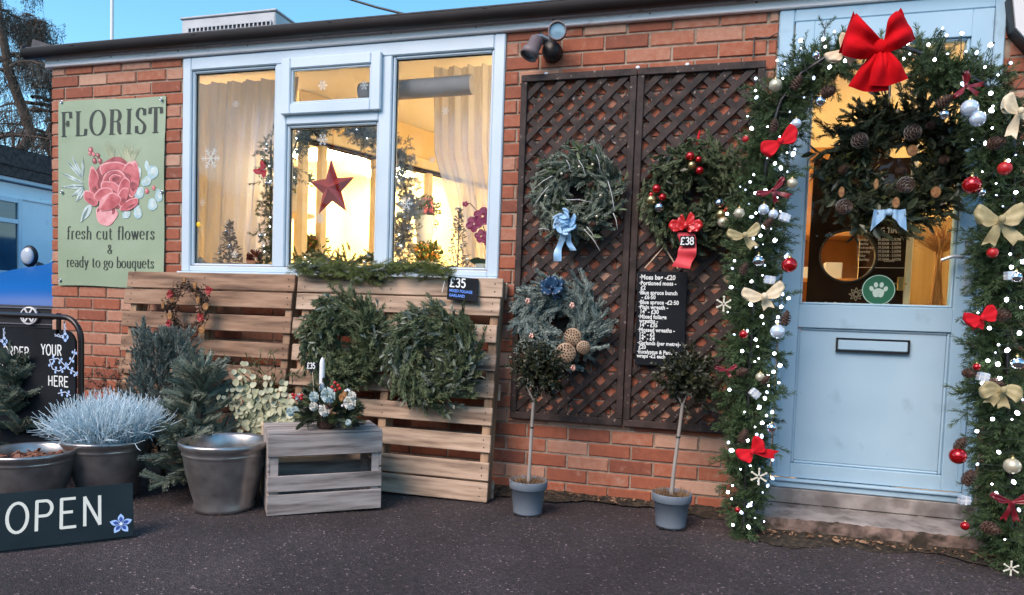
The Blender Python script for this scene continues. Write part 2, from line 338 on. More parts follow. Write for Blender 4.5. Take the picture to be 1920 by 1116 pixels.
# grit, crumbs and leaf litter lying on the tarmac
mb = MB(); k = 700
px = rng.uniform(-3.0, 2.2, k); py = -np.abs(rng.normal(0, .35, k))-.05; py[:260] = rng.uniform(-2.0, -.1, 260)
far = (px > .22) & (px < 1.3); py[far] -= .28
for x, y in zip(px, py):
    r = rng.uniform(.0012, .0035)*(1.5 if rng.random() < .06 else 1); q = rng.normal(0, 1, (4, 3)); q = q/np.linalg.norm(q, axis=1, keepdims=True)*r+V(x, y, .004)
    q[:, 2] = np.maximum(q[:, 2], .001); mb.add(q, [(0, 1, 2), (0, 3, 1), (1, 3, 2), (2, 3, 0)], 0, rng.random())
GRIT = mat('grit', (0.10, 0.08, 0.07), (0.5, 0.45, 0.42), .9, tint=True)
tag(mb.build('grit', GRIT), 'scattered pale grit on the dark tarmac', 'grit', kind='stuff')
LITT = mat('dead_leaves', (0.07, 0.028, 0.012), (0.34, 0.20, 0.11), .8, tint=True)
mb = MB()
for _ in range(260):
    if rng.random() < .6: x, y = rng.uniform(.2, 1.5), -.31-abs(rng.normal(0, .05))
    else: x, y = rng.uniform(-1.1, .2), -.02-abs(rng.normal(0, .05))
    a = rng.uniform(0, 2*pi); l = rng.uniform(.006, .018); d = V(cos(a), sin(a), 0); e = V(-sin(a), cos(a), 0)
    mb.quads([V(x, y, .022)+V(0, 0, rng.uniform(0, .01))+p for p in (-d*l, e*l*.4+V(0, 0, .004), d*l+V(0, 0, rng.uniform(-.006, .008)), -e*l*.4)], 0, rng.random())
tag(mb.build('leaf_litter', LITT), 'brown leaf crumbs along the foot of wall and step', 'leaf litter', kind='stuff')
NEED = mat('fallen_needles', (0.03, 0.035, 0.015), (0.16, 0.11, 0.06), .8, tint=True)
mb = MB(); Qn = []; Tn = []
for (cx, cy, sx, sy, n_) in ((.2, -.45, .22, .16, 260), (1.25, -.5, .25, .16, 260), (-2.4, -1.05, .5, .15, 300), (-1.5, -.6, .4, .2, 160), (-.1, -.55, .3, .12, 120), (-.8, -.55, .25, .12, 120)):
    for _ in range(n_):
        x, y = rng.normal(cx, sx), min(rng.normal(cy, sy), -.05); a = rng.uniform(0, 2*pi); l = rng.uniform(.006, .013); d = V(cos(a), sin(a), 0)*l; e = V(-sin(a), cos(a), 0)*.0011; p = V(x, y, .0075); Qn.append([p-d-e, p-d+e, p+d+e, p+d-e]); Tn.append(rng.random())
mb.quads(np.array(Qn), 0, np.array(Tn)); tag(mb.build('fallen_needles', NEED), 'fallen needles sprinkled below the greenery', 'needles', kind='stuff')
# ------------------------------------------------------------------ the shop
shop = empty('florist_shop', (-4.16, 0, 0), label='single storey red brick florist shop with white window and pale blue door', cat='shop')
def sp(o):                                   # children keep their world coordinates
    o.parent = shop; o.location = tuple(np.array(o.location)-V(-4.16, 0, 0)); return o
ZJ = lambda k: 2.4-0.075*k
def brick_run(mb, k, x0, x1, start, T, rough=0.0):
    """one course between x0,x1; T maps (x,depth,z)->world"""
    z1 = ZJ(k)-0.005; z0 = ZJ(k+1)+0.005; x = start
    if k == -1: z1 = ZJ(0)+.052
    if k == 31: z0 = -.02
    while x < x1:
        a, b = max(x, x0), min(x+.215, x1); x += .225
        if b-a < .02: continue
        j = rng.normal(0, .0014, 4); pr = rng.normal(0, .0012)-.0015; dz = rng.normal(0, .001, 2)
        a2, b2 = a+j[0], b+j[1]; c = .0035+abs(rng.normal(0, .0012)); y0 = pr
        f = V([a2+c, y0, z0+c+dz[0]], [b2-c, y0, z0+c+dz[1]], [b2-c, y0, z1-c+dz[0]], [a2+c, y0, z1-c+dz[1]])
        r = V([a2, y0+c, z0], [b2, y0+c, z0], [b2, y0+c, z1], [a2, y0+c, z1]); bk = r.copy(); bk[:, 1] = .03
        f[:, 1] += rng.normal(0, .0006, 4)
        v = np.concatenate([f, r, bk]); v = np.array([T(*p) for p in v])
        fc = [(0, 1, 2, 3)]+[(i+4, (i+1) % 4+4, (i+1) % 4, i) for i in range(4)]+[(i+8, (i+1) % 4+8, (i+1) % 4+4, i+4) for i in range(4)]
        t = rng.normal(.46, .22) if z0 > 1 else rng.normal(.56, .24)
        if k == 31: t = rng.normal(.5, .08)
        if rng.random() < .07: t = rng.uniform(.9, 1.15)
        mb.add(v, fc, 0, float(np.clip(t, 0, 1.2)))
W0, W1, D0, D1, XR = -3.136, -1.092, .268, 1.212, 3.2
mb = MB(); Tf = lambda x, y, z: (x, y, z)
for k in range(-1, 32):
    st = -4.162-(0 if k % 2 == 0 else .1125)
    if ZJ(k+1) >= 1.14: iv = [(-4.162, W0-.003), (W1+.003, D0-.004), (D1+.004, XR)]
    elif ZJ(k+1) >= .16: iv = [(-4.162, D0-.004), (D1+.004, XR)]
    else: iv = [(-4.162, .31), (1.27, XR)]
    for a, b in iv: brick_run(mb, k, a, b, st, Tf)
Ts = lambda x, y, z: (-4.162+y, -x, z)        # left return wall
for k in range(-1, 32): brick_run(mb, k, -4.0, 0.0-.006, -4.0-(0 if k % 2 else .1125), lambda x, y, z: (-4.162+y, -x, z))
o = mb.build('brick_wall', BRICK); sp(o)
mb = MB()
def bx(mb, *a, **k): mb.box(*a, **k)
for (a, b, z0, z1) in ((-4.155, W0, -.05, 2.45), (W0, W1, -.05, 1.15), (W1, D0, -.05, 2.45), (D0, D1, -.05, .05), (D1, XR, -.05, 2.45)):
    bx(mb, (a, .006+rng.random()*.0003, z0), (b, .10, z1))
bx(mb, (-4.155, .11, -.05), (-4.05, 4.0, 2.45))
sp(mb.build('mortar_bed', MORTAR))
o = shop  # ---- roof
mb = MB(); mb.box((-4.19, -.028, 2.452), (3.2, 0.10, 2.512), .004); mb.box((-4.185, -.034, 2.497), (3.2, -.0285, 2.510), .002)
# nail heads and drips on the fascia
for x in np.arange(-4.1, 1.6, .47): mb.ball((x+.03*sin(x*9), -.0285, 2.485+.008*sin(x*7)), .0045, 8, 4, 1)
sp(mb.build('fascia', [FASC, BLACKM]))
mb = MB(); xs = np.linspace(-4.30, 3.2, 60); P = []
for a in np.linspace(pi*.02, -pi*1.02, 9): P.append(np.stack([xs, -.066+.040*np.cos(a)+0*xs, 2.545+.052*np.sin(a)+0*xs+.003*np.sin(xs*1.3)], -1))
mb.grid(np.array(P)); mb.box((-4.28, -.03, 2.513), (3.2, 0.0, 2.528)); mb.ball((-4.30, -.066, 2.540), .042, 12, 6, sc=(.3, 1, 1.1))
for x in np.arange(-3.9, 1.5, .9): mb.box((x, -.108, 2.540), (x+.03, -.03, 2.547), .003)
sp(mb.build('gutter', GUTT))
mb = MB(); mb.box((-4.27, -.028, 2.529), (3.2, 4.2, 2.549), .005); mb.add(V([-4.27, -.06, 2.555], [-4.03, -.06, 2.555], [-4.25, -.06, 2.625], [-4.27, 0.5, 2.555], [-4.03, .5, 2.555], [-4.25, .5, 2.625]), [(0, 1, 2), (3, 5, 4), (0, 2, 5, 3), (1, 4, 5, 2)])
mb.box((-4.27, -.100, 2.5492), (3.2, .1, 2.560), .003)
sp(mb.build('roof', ROOFM))
# ---- window
wn = empty('window', (0, 0, 0)); sp(wn)
mb = MB(); FY0, FY1 = -.012, .055; ZB, ZT = 1.158, 2.447
def fr(mb, x0, z0, x1, z1, y0=FY0, y1=FY1, b=.006): mb.box((x0, y0, z0), (x1, y1, z1), b)
t = .062
fr(mb, W0, ZB, W0+t, ZT); fr(mb, W1-t, ZB, W1, ZT); fr(mb, W0+t, ZT-.075, W1-t, ZT); fr(mb, W0+t, ZB, W1-t, ZB+.035)
M1a, M1b, M2a, M2b = -2.487, -2.412, -1.822, -1.745
fr(mb, M1a, ZB+.035, M1b, ZT-.075); fr(mb, M2a, ZB+.035, M2b, ZT-.075); fr(mb, M1b, 2.020, M2a, 2.080)
mb.box((W0-.005, -.045, ZB-.022), (W1+.005, FY1, ZB-.001), .004)
panes = [(W0+t, ZB+.035, M1a, ZT-.075), (M1b, ZB+.035, M2a, 2.020), (M2b, ZB+.035, W1-t, ZT-.075)]
for (a, b, c, d) in panes:                              # sloping glazing beads
    e = .016
    for q in ((a, b, a+e, d), (c-e, b, c, d), (a+e, d-e, c-e, d), (a+e, b, c-e, b+e)): mb.box((q[0], FY0+.014, q[1]), (q[2], FY1-.004, q[3]), .006)
f = mb.build('frame', UPVC, wn)
mb = MB(); sx0, sx1, sz0, sz1 = M1b-.022, M2a+.022, 2.072, 2.392; e = .062
for q in ((sx0, sz0, sx0+e, sz1), (sx1-e, sz0, sx1, sz1), (sx0+e, sz1-e, sx1-e, sz1), (sx0+e, sz0, sx1-e, sz0+e)): mb.box((q[0], -.040, q[1]), (q[2], -.013, q[3]), .006)
for q in ((sx0+e, sz0+e, sx0+e+.012, sz1-e), (sx1-e-.012, sz0+e, sx1-e, sz1-e), (sx0+e+.012, sz1-e-.012, sx1-e-.012, sz1-e), (sx0+e+.012, sz0+e, sx1-e-.012, sz0+e+.012)): mb.box((q[0], -.028, q[1]), (q[2], -.002, q[3]), .004)
cs = mb.build('opening_sash', UPVC, wn)
GASK = mat('rubber_gasket', (0.02, 0.015, 0.015), rough=.7)
mb = MB()
for (a, b, c, d) in panes:
    a += .016; b += .016; c -= .016; d -= .016; e = .004
    for q in ((a, b, a+e, d), (c-e, b, c, d), (a+e, d-e, c-e, d), (a+e, b, c-e, b+e)): mb.box((q[0], .020, q[1]), (q[2], .028, q[3]))
mb.build('gasket', GASK, wn)
for (a, b, c, d) in panes: MB().box((a+.012, .024, b+.012), (c-.012, .0285, d-.012)).build('pane', GLASS, wn)
MB().box((sx0+e+.005, -.012, sz0+.067), (sx1-.067, -.0085, sz1-.067)).build('pane', GLASS, wn)
# ---- door with its frame
dr = empty('door', (0, 0, 0)); sp(dr)
mb = MB()
for q in ((D0, .165, D0+.068, 2.452), (D1-.045, .165, D1, 2.452), (D0+.068, 2.39, D1-.045, 2.452)): mb.box((q[0], -.012, q[1]), (q[2], .06, q[3]), .006)
mb.box((D0+.066, -.035, .166), (D1-.043, .06, .196), .005); mb.box((D0+.070, -.050, .198), (D1-.047, -.013, .212), .004)
mb.build('door_frame', DOORP, dr)
L0, L1, LZ0, LZ1 = D0+.073, D1-.050, .215, 2.386; G0, G1, GZ0, GZ1 = .425, 1.078, 1.055, 2.268
mb = MB(); yf = -.020
for q in ((L0, LZ0, G0, LZ1), (G1, LZ0, L1, LZ1), (G0, GZ1, G1, LZ1), (G0, .945, G1, GZ0), (G0, LZ0, G1, .285)): mb.box((q[0], yf, q[1]), (q[2], .045, q[3]), .003)
e = .013
for (a, b, c, d) in ((G0, GZ0, G1, GZ1), (G0, .285, G1, .945)):
    for q in ((a, b, a+e, d), (c-e, b, c, d), (a+e, d-e, c-e, d), (a+e, b, c-e, b+e)): mb.box((q[0], yf+.010, q[1]), (q[2], .04, q[3]), .006)
mb.box((G0+e+.001, yf+.018, .299), (G1-e-.001, .03, .931), .002)
# raised outline of the lower moulding
for q in ((L0+.022, .245, L0+.028, .925), (L1-.028, .245, L1-.022, .925)): mb.box((q[0], yf-.003, q[1]), (q[2], yf-.0005, q[3]), .001)
lf = mb.build('door_leaf', DOORP, dr)
MB().box((G0+.008, .006, GZ0+.008), (G1-.008, .010, GZ1-.008)).build('glass', GLASS, dr)
mb = MB(); lx0, lx1, lz0, lz1 = .598, .912, .838, .903
for q in ((lx0, lz0, lx0+.007, lz1), (lx1-.007, lz0, lx1, lz1), (lx0+.007, lz1-.007, lx1-.007, lz1), (lx0+.007, lz0, lx1-.007, lz0+.007)): mb.box((q[0], yf-.004, q[1]), (q[2], yf+.016, q[3]), .001, 1)
mb.box((lx0+.008, yf-.002, lz0+.008), (lx1-.008, yf+.012, lz1-.008), .004)
mb.build('letterbox', [DOORP, BLACKM], dr)
mb = MB(); hx, hz = 1.125, 1.275
mb.box((hx-.018, yf-.012, hz-.16), (hx+.018, yf-.0005, hz+.09), .006); mb.tube([(hx, yf-.01, hz), (hx, yf-.055, hz), (hx-.03, yf-.06, hz+.008), (hx-.08, yf-.058, hz+.012), (hx-.125, yf-.052, hz-.006)], [.010, .010, .010, .009, .007], 10)
mb.tube([(hx, yf-.013, hz-.09), (hx, yf-.002, hz-.09)], .013, 12)
mb.build('handle', mat('chrome_handle', (0.62, 0.70, 0.76), rough=.25, metal=.6), dr)
# white stickers on the glass: round green one with a paw
STG = mat('green_sticker', (0.010, 0.115, 0.055), rough=.5)
mb = MB(); c = at(1647, 544, .004); c[1] = .003
def disc(mb, c, r, y, mat_=0, n=28, a0=0, rx=1.0, rot=0.0):
    p = [(c[0]+r*rx*cos(t)*cos(rot)-r*sin(t)*sin(rot), y, c[2]+r*rx*cos(t)*sin(rot)+r*sin(t)*cos(rot)) for t in np.arange(n)*2*pi/n]
    mb.add(p, [tuple(range(n))], mat_)
disc(mb, c, .072, .0030); disc(mb, c, .070, .0026, 1); disc(mb, c, .067, .0022, 0)
disc(mb, c+V(0, 0, -.012), .020, .0016, 1, rx=1.25); disc(mb, c+V(-.010, 0, -.022), .012, .0014, 1); disc(mb, c+V(.010, 0, -.022), .012, .0014, 1)
for dx, dz, a in ((-.030, .006, .4), (-.012, .024, .1), (.012, .024, -.1), (.030, .006, -.4)): disc(mb, c+V(dx, 0, dz), .0125, .0016, 1, rx=.72, rot=a)
STW = mat('pale_sticker_print', (0.45, 0.58, 0.50), rough=.6)
mb.build('paw_sticker', [STG, STW], dr)
# ---- steps
STONE = mat('concrete_step', (0.155, 0.14, 0.13), (0.33, 0.305, 0.285), .9, scale=9, detail=8, bump=.5, bscale=50, bdist=.005, spots=((0.06, 0.045, 0.035), 7, .57, .16))
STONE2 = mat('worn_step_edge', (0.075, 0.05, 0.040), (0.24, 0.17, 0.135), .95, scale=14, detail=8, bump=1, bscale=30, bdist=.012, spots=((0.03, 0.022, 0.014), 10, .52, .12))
mb = MB(); mb.box((.285, -.035, .0895), (1.235, .05, .163), .005); sp(mb.build('doorstep', STONE))
mb = MB(); xs = np.linspace(.235, 1.45, 70); P = []
prof = [(-.036, .088), (-.12, .086), (-.22, .083), (-.272, .079), (-.288, .068), (-.293, .045), (-.290, .02), (-.298, -.01)]
for (y, z) in prof:
    P.append(np.stack([xs, y+rng.normal(0, .0035, 70)+.006*np.sin(xs*11)*(y < -.2), z+rng.normal(0, .0025, 70)], -1))
mb.grid(np.array(P), 0); mb.add(V([.235, -.036, .088], [.235, -.288, .07], [.235, -.298, -.01], [.235, 0, -.01]), [(0, 1, 2, 3)])
mb.box((.24, -.05, -.01), (1.45, .0, .0875))
o = mb.build('lower_step', [STONE, STONE2]); me = o.data
import numpy as _n
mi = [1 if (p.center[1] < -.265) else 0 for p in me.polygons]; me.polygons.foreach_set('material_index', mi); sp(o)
# ------------------------------------------------------------------ inside
rm = empty('shop_room', (0, 0, 0)); sp(rm)
PLAST = mat('room_plaster', (0.78, 0.60, 0.32), (0.82, 0.66, 0.38), .85, scale=3)
mb = MB(); mb.box((-4.04, 3.6, 0.02), (3.1, 3.7, 2.44)); mb.box((-4.049, .11, .02), (-3.99, 3.6, 2.44)); mb.box((3.0, .11, .02), (3.1, 3.6, 2.44))
mb.box((-1.02, .11, .02), (.20, .13, 2.44)); mb.box((-4.0, .11, .02), (W0-.07, .13, 2.44)); mb.box((W0, .11, .02), (W1, .13, 1.10))
mb.build('inner_wall', PLAST, rm)
mb = MB(); mb.box((-4.04, .11, 2.441), (3.1, 3.7, 2.449)); mb.build('ceiling', CEIL, rm)
mb = MB(); mb.box((-4.04, .11, .006), (3.1, 3.7, .018)); mb.build('floor', mat('pale_floor', (0.50, 0.42, 0.32), (0.58, 0.50, 0.40), .5, scale=6), rm)
MB().box((W0+.01, .056, 1.115), (W1-.01, .36, 1.152), .004).build('window_board', WHITEWOOD, rm)
# glazed partition running away from the window
A = V(-2.90, .22, 0); B = V(-1.62, 3.45, 0); dAB = nrm(B-A); LN = np.linalg.norm(B-A); nAB = V(-dAB[1], dAB[0], 0)
def pw(mb, s0, s1, z0, z1, d0=-.03, d1=.03, mt=0):
    Mx = Matrix(((dAB[0], nAB[0], 0, A[0]), (dAB[1], nAB[1], 0, A[1]), (0, 0, 1, 0), (0, 0, 0, 1))); mb.box((s0, d0, z0), (s1, d1, z1), .006, mt, M=Mx)
mb = MB(); pw(mb, .45, LN, 2.12, 2.20, -.04, .04, 0); pw(mb, .45, LN, 2.10, 2.115, -.05, .05, 1); pw(mb, .45, LN, 2.2, 2.44, -.015, .015, 2)
for s in (.46, .62, 1.12, 1.20, 1.7, 2.2, 2.28, 2.8, 3.35): pw(mb, s, s+.055, 0.02, 2.10)
mb.build('glazed_partition', [WHITEWOOD, DARKB, PLAST], rm)
LAMPM = mat('lit_diffuser', (1.0, 0.80, 0.48), emit=60, rough=.6)
for (x, y, sx, sy) in ((-3.5, 2.3, .7, .35), (-.7, .6, .6, .2), (2.3, 1.6, .6, .4), (-3.3, 3.2, .5, .3)):
    cl = empty('ceiling_light', (x, y, 2.44), label={-3.5: 'bright ceiling light behind the glazed partition', -.7: 'ceiling light over the middle of the shop', 2.3: 'ceiling light behind the pale blue door', -3.3: 'ceiling light at the far end of the glazed partition'}[x], cat='light', group='lit ceiling lights inside the shop')
    MB().box((-sx/2-.02, -sy/2-.02, -.03), (sx/2+.02, sy/2+.02, -.001), .004).build('housing', WHITEP, cl)
    MB().box((-sx/2, -sy/2, -.06), (sx/2, sy/2, -.031), .004).build('diffuser', LAMPM, cl)
# ------------------------------------------------------------------ neighbour building, van, trees, roof things
nb = empty('neighbour_house', (-9.1, 4, 0), label='white rendered single storey building with dark roof edge at far left', cat='house')
WR = mat('white_render', (0.70, 0.80, 0.84), (0.76, 0.84, 0.88), .8, scale=5, spots=((0.40, 0.50, 0.56), 12, .66, .2)); TILE = mat('dark_roof_edge', (0.02, 0.015, 0.014), (0.07, 0.05, 0.045), .8, scale=18, bump=.6, bscale=20)
def loc(o, c): o.location = tuple(np.array(o.location)-np.array(c)); return o
cn = (-9.1, 4, 0)
mb = MB(); mb.box((-15, -3, 0), (-9.09, 16, 2.50), 0); mb.box((-9.088, -3, 2.30), (-9.06, 16, 2.33), .004); o = mb.build('wall', WR, nb); loc(o, cn)
mb = MB(); mb.box((-15, -3.2, 2.515), (-8.98, 16.2, 2.56), 0, 1); mb.box((-15, -3.2, 2.56), (-8.95, 16.2, 2.95), .01); mb.box((-8.948, -3.2, 2.70), (-8.93, 16.2, 2.73), .004); mb.add(V([-8.95, -3.2, 2.951], [-8.95, 16.2, 2.951], [-11, 16.2, 3.15], [-11, -3.2, 3.15]), [(0, 1, 2, 3)])
mb.add(V([-15, -3.2, 2.95], [-11, -3.2, 3.15], [-11, 16.2, 3.15], [-15, 16.2, 2.95]), [(0, 1, 2, 3)])
o = mb.build('roof', [TILE, mat('soffit_white', (.5, .6, .66))], nb); loc(o, cn)
mb = MB(); y0, y1, z0, z1 = 2.75, 3.88, 1.26, 2.30
for q in ((y0, z0, y0+.06, z1), (y1-.06, z0, y1, z1), (y0+.06, z1-.06, y1-.06, z1), (y0+.06, z0, y1-.06, z0+.06), (y0+.06, 1.96, y1-.06, 2.02)): mb.box((-9.09, q[0], q[1]), (-9.04, q[2], q[3]), .005)
fo = mb.build('window', UPVC, nb); loc(fo, cn)
DG = mat('dark_window_glass', (0.02, 0.04, 0.06), (0.06, 0.11, 0.15), .08, scale=1.5, spec=.8)
MB().box((-9.088, y0+.06, z0+.06), (-9.07, y1-.06, z1-.06)).build('pane', DG, fo)

# van, nose towards the camera, alongside the shop
vx, vy = -5.50, 1.02
van = empty('parked_van', (vx, vy, 0), (0, 0, RD(14.5)), label='blue van parked nose out beside the left end of the shop', cat='van')
BLUEP = mat('blue_car_paint', (0.0, 0.095, 0.34), rough=.45, spec=.25); VGL = mat('van_windscreen', (0.10, 0.24, 0.27), (0.22, 0.36, 0.38), .08, scale=2, spec=.8); BLKP = mat('black_plastic', (0.012, 0.012, 0.014), rough=.45)
secs = [  # y, halfwidth bottom/top, z bottom, z top
    (0.00, .80, .80, .25, .80), (.03, .88, .84, .22, .90), (.10, .93, .86, .20, 1.02), (.35, .95, .84, .20, 1.12), (.75, .95, .80, .20, 1.23), (1.20, .95, .80, .20, 1.31),
    (1.34, .95, .79, .20, 1.345), (2.0, .95, .66, .20, 1.88), (2.2, .95, .65, .20, 1.94), (4.7, .95, .65, .20, 1.94), (4.85, .93, .62, .25, 1.85)]
P = []
for (y, a, b, z0, z1) in secs:
    zm = min(z1-.06, 1.0); P.append([(-a, y, z0), (-a, y, zm*.6), (-a*.995, y, zm), (-b, y, z1-.03), (-b+.06, y, z1-.004), (0, y, z1+.015), (b-.06, y, z1-.004), (b, y, z1-.03), (a*.995, y, zm), (a, y, zm*.6), (a, y, z0)])
P = np.array(P); mb = MB(); mb.grid(P); mb.add(P[0], [tuple(range(11))]); mb.add(P[-1], [tuple(range(10, -1, -1))]); mb.build('body', BLUEP, van)
mb = MB(); mb.grid(V([[-.76, 1.34, 1.335], [0, 1.28, 1.365], [.76, 1.34, 1.335]], [[-.62, 1.97, 1.85], [0, 1.93, 1.895], [.62, 1.97, 1.85]])+V(0, -.025, .012)); mb.grid(V([[-.875, 1.5, 1.25], [-.875, 2.5, 1.25]], [[-.70, 2.05, 1.80], [-.69, 2.5, 1.82]])+V(-.02, 0, 0)); mb.build('windscreen', VGL, van)
mb = MB(); mb.box((-.62, -.045, .70), (.62, .005, .90), .012); [mb.box((-.60, -.055, z), (.60, -.046, z+.012), .003, 1) for z in (.735, .79, .87)]; mb.build('grille', [BLKP, mat('dull_chrome', (.25, .25, .27), rough=.3, metal=.8)], van)
mb = MB(); mb.box((-.88, -.06, .30), (.88, .01, .62), .04); mb.build('bumper', BLKP, van)
for s in (-1, 1):
    MB().ball((s*.74, .03, .80), .12, 14, 8, sc=(1.05, .4, .75)).build('headlight', mat('headlamp_lens', (.5, .52, .55), rough=.1, spec=.8) if s < 0 else bpy.data.materials['headlamp_lens'], van)
    mb = MB(); mb.ball((s*1.04, 1.42, 1.40), .105, 14, 10, sc=(.85, .45, 1.1)); mb.tube([(s*.86, 1.48, 1.27), (s*.97, 1.43, 1.32)], .03, 8); mo = mb.build('mirror', BLKP, van)
    MB().ball((s*1.04, 1.385, 1.40), .082, 14, 10, sc=(.85, .35, 1.08)).build('mirror_glass', mat('mirror_pale', (.45, .52, .58), rough=.2) if s < 0 else bpy.data.materials['mirror_pale'], mo)
for (sx, yy) in ((-1, .85), (1, .85), (-1, 3.9), (1, 3.9)):
    mb = MB(); Mx = Matrix.Translation((sx*.86, yy, .33)) @ Matrix.Rotation(pi/2, 4, 'Y'); mb.lathe([(.01, -.11), (.20, -.115), (.30, -.11), (.335, -.07), (.335, .07), (.30, .11), (.2, .115), (.01, .11)], 24, M=Mx); mb.build('wheel', BLKP, van)
mb = MB(); br, bz, by = .075, .815, -.075
th = np.linspace(0, 2*pi, 41)
P = [[(r*cos(t), by+.004*(r == br), bz+r*sin(t)) for t in th] for r in (br, br*.84)]; mb.grid(np.array(P))
mb.lathe([(br, 0), (br, .02)], 32, M=Matrix.Translation((0, by, bz)) @ Matrix.Rotation(-pi/2, 4, 'X'), mat=0)
def bar2(mb, p, q, wd, y, mt=0):
    p = np.array(p, float); q = np.array(q, float); d = nrm(q-p); e = V(-d[1], d[0])*wd/2
    mb.add([(a[0], y, a[1]) for a in (p-e, q-e, q+e, p+e)], [(0, 1, 2, 3)], mt)
for (p, q) in (((-.032, .058), (0, .006)), ((.032, .058), (0, .006)), ((-.062, .020), (-.030, -.055)), ((-.030, -.055), (0, -.006)), ((0, -.006), (.030, -.055)), ((.030, -.055), (.062, .020))):
    bar2(mb, (p[0], bz+p[1]), (q[0], bz+q[1]), .0135, by-.003)
mb2 = MB(); disc(mb2, V(0, 0, bz), br*.85, by+.004, 0)
bo = mb.build('badge', mat('badge_white', (.72, .74, .76), rough=.3), van); mb2.build('badge_back', BLKP, bo)

def branch_tree(mb, p, d, l, r, depth, rg, spread=.6, droop=0.0, segs=4, ends=None, nbr=3):
    pts = [p]; dd = nrm(d)
    for i in range(segs):
        dd = nrm(dd+rg.normal(0, .10, 3)+V(0, 0, -droop)); pts.append(pts[-1]+dd*l/segs)
    mb.tube(pts, np.linspace(r, r*.62, segs+1), 5 if depth > 1 else 3, 0, 0.3, cap=False)
    if ends is not None and depth <= 1: ends.extend([(pts[i], nrm(pts[i]-pts[i-1])) for i in range(1, segs+1)])
    if depth <= 0: return
    for i in range(nbr):
        q = pts[-1] if i == 0 else pts[rg.integers(segs//2, segs+1)]
        nd = nrm(dd+rg.normal(0, spread, 3)); branch_tree(mb, q, nd, l*rg.uniform(.62, .85), r*.58, depth-1, rg, spread, droop, segs, ends, nbr)
# weeping cedar: limbs with hanging needle curtains
def cedar(x, y, h, seed, label, group, fm, wid=3.2):
    t = empty('cedar_tree', (x, y, 0), label=label, cat='tree', group=group); rg = np.random.default_rng(seed)
    tk = MB(); pts = [V(rg.normal(0, .05)*i, rg.normal(0, .05)*i, h*i/8) for i in range(9)]; tk.tube(pts, np.linspace(.22, .03, 9), 8)
    cr = MB(); Q = []; TT = []
    for i in range(46):
        f = rg.uniform(.22, 1.0); z = h*f; a = rg.uniform(0, 2*pi); L = wid*(1.12-f)*rg.uniform(.75, 1.15)+.25
        c = pts[min(7, int(f*8))]; q = [V(c[0], c[1], z)]
        for s in range(6):
            u = (s+1)/6; q.append(V(c[0]+cos(a)*L*u+rg.normal(0, .05), c[1]+sin(a)*L*u+rg.normal(0, .05), z+L*(.28*u-.42*u*u)))
        tk.tube(q, np.linspace(.05*(1.2-f)+.012, .008, 7), 4, cap=False)
        for s in range(1, 7):
            for _ in range(9):
                p0 = q[s]+rg.normal(0, .13, 3)*V(1, 1, .4); ln = rg.uniform(.2, .62); dv = V(rg.normal(0, .25), rg.normal(0, .25), -1); dv = nrm(dv)
                tk.tube([q[s]+rg.normal(0, .03, 3), p0, p0+dv*ln*.9], .004, 3, cap=False)
                for _k in range(11):
                    pp = p0+dv*ln*rg.random()+rg.normal(0, .035, 3); e = nrm(rg.normal(0, 1, 3)+dv*1.2)*rg.uniform(.03, .07); sd_ = nrm(np.cross(e, rg.normal(0, 1, 3)))*.009
                    Q.append([pp-sd_, pp+sd_, pp+e+sd_*.3, pp+e-sd_*.3]); TT.append(rg.random())
    cr.quads(np.array(Q), 0, np.array(TT)); tk.build('trunk', TWIG, t); cr.build('crown', fm, t); return t
F_CED = fol('cedar_needles', (0.030, 0.036, 0.030), (0.12, 0.13, 0.115))
cedar(at(22, 560, 9.0)[0], 9.0, 9.7, 3, 'tall weeping cedar with dark hanging boughs behind the white building', 'cedars behind the white building', F_CED, 2.9)
cedar(at(100, 560, 11.0)[0], 11.0, 8.0, 5, 'shorter cedar partly hidden by the left corner of the shop', 'cedars behind the white building', F_CED, 2.8)
def bare_tree(x, y, h, seed, label, group=None, rr=.16, depth=5, nbr=3, name='bare_tree'):
    t = empty(name, (x, y, 0), label=label, cat='tree', group=group); rg = np.random.default_rng(seed)
    tk = MB(); top = V(0, 0, h*.28); tk.tube([V(0, 0, 0), V(.02, 0, h*.14), top], [rr, rr*.85, rr*.75], 8); tk.build('trunk', TWIG, t)
    c = MB()
    for i in range(5): branch_tree(c, top, nrm(V(rg.normal(0, .5), rg.normal(0, .5), 1)), h*.24, rr*.5, depth-1, rg, .42, 0, 4, None, nbr)
    c.build('crown', TWIG, t); return t
bare_tree(at(60, 560, 9.5)[0]+1, 8.2, 6.0, 11, 'bare branching tree between the cedars and the white roof', rr=.12, depth=5)
# trees across the road, seen mirrored; foliage row added to block horizon glow
hdg = empty('hedge', (-8, -18, 0), label='long dark hedge across the road facing the shop', cat='hedge'); rgh = np.random.default_rng(88); Qh = []; Th = []
for _ in range(26000):
    x = rgh.uniform(-26, 26); zt_ = 4.6+.7*sin(x*.5)+.35*sin(x*1.7); z = zt_*rgh.random()**.8; p = V(x, rgh.normal(0, .25)+.5*sin(x*.9), z); d = nrm(rgh.normal(0, 1, 3))*.16; e = nrm(np.cross(d, rgh.normal(0, 1, 3)))*.10; Qh.append([p-d-e, p-d*.2+e, p+d+e*.4, p+d*.5-e]); Th.append(rgh.random())
mb = MB(); mb.quads(np.array(Qh), 0, np.array(Th)); mb.build('foliage', F_DARK, hdg); mb = MB()
for x in np.arange(-25, 26, 2.2): mb.tube([(x, 0, 0), (x+.1, 0, 1.6), (x-.1, .1, 3.6)], [.09, .07, .03], 6)
mb.box((-26, -.35, 0), (26, .35, 3.4), 0); mb.build('stems', TWIG, hdg)  # stems plus a solid core that closes the added glow-blocking row
bare_tree(-13, -22, 12, 21, 'bare tree mirrored in the left window pane', 'bare trees across the road', .2, 5)
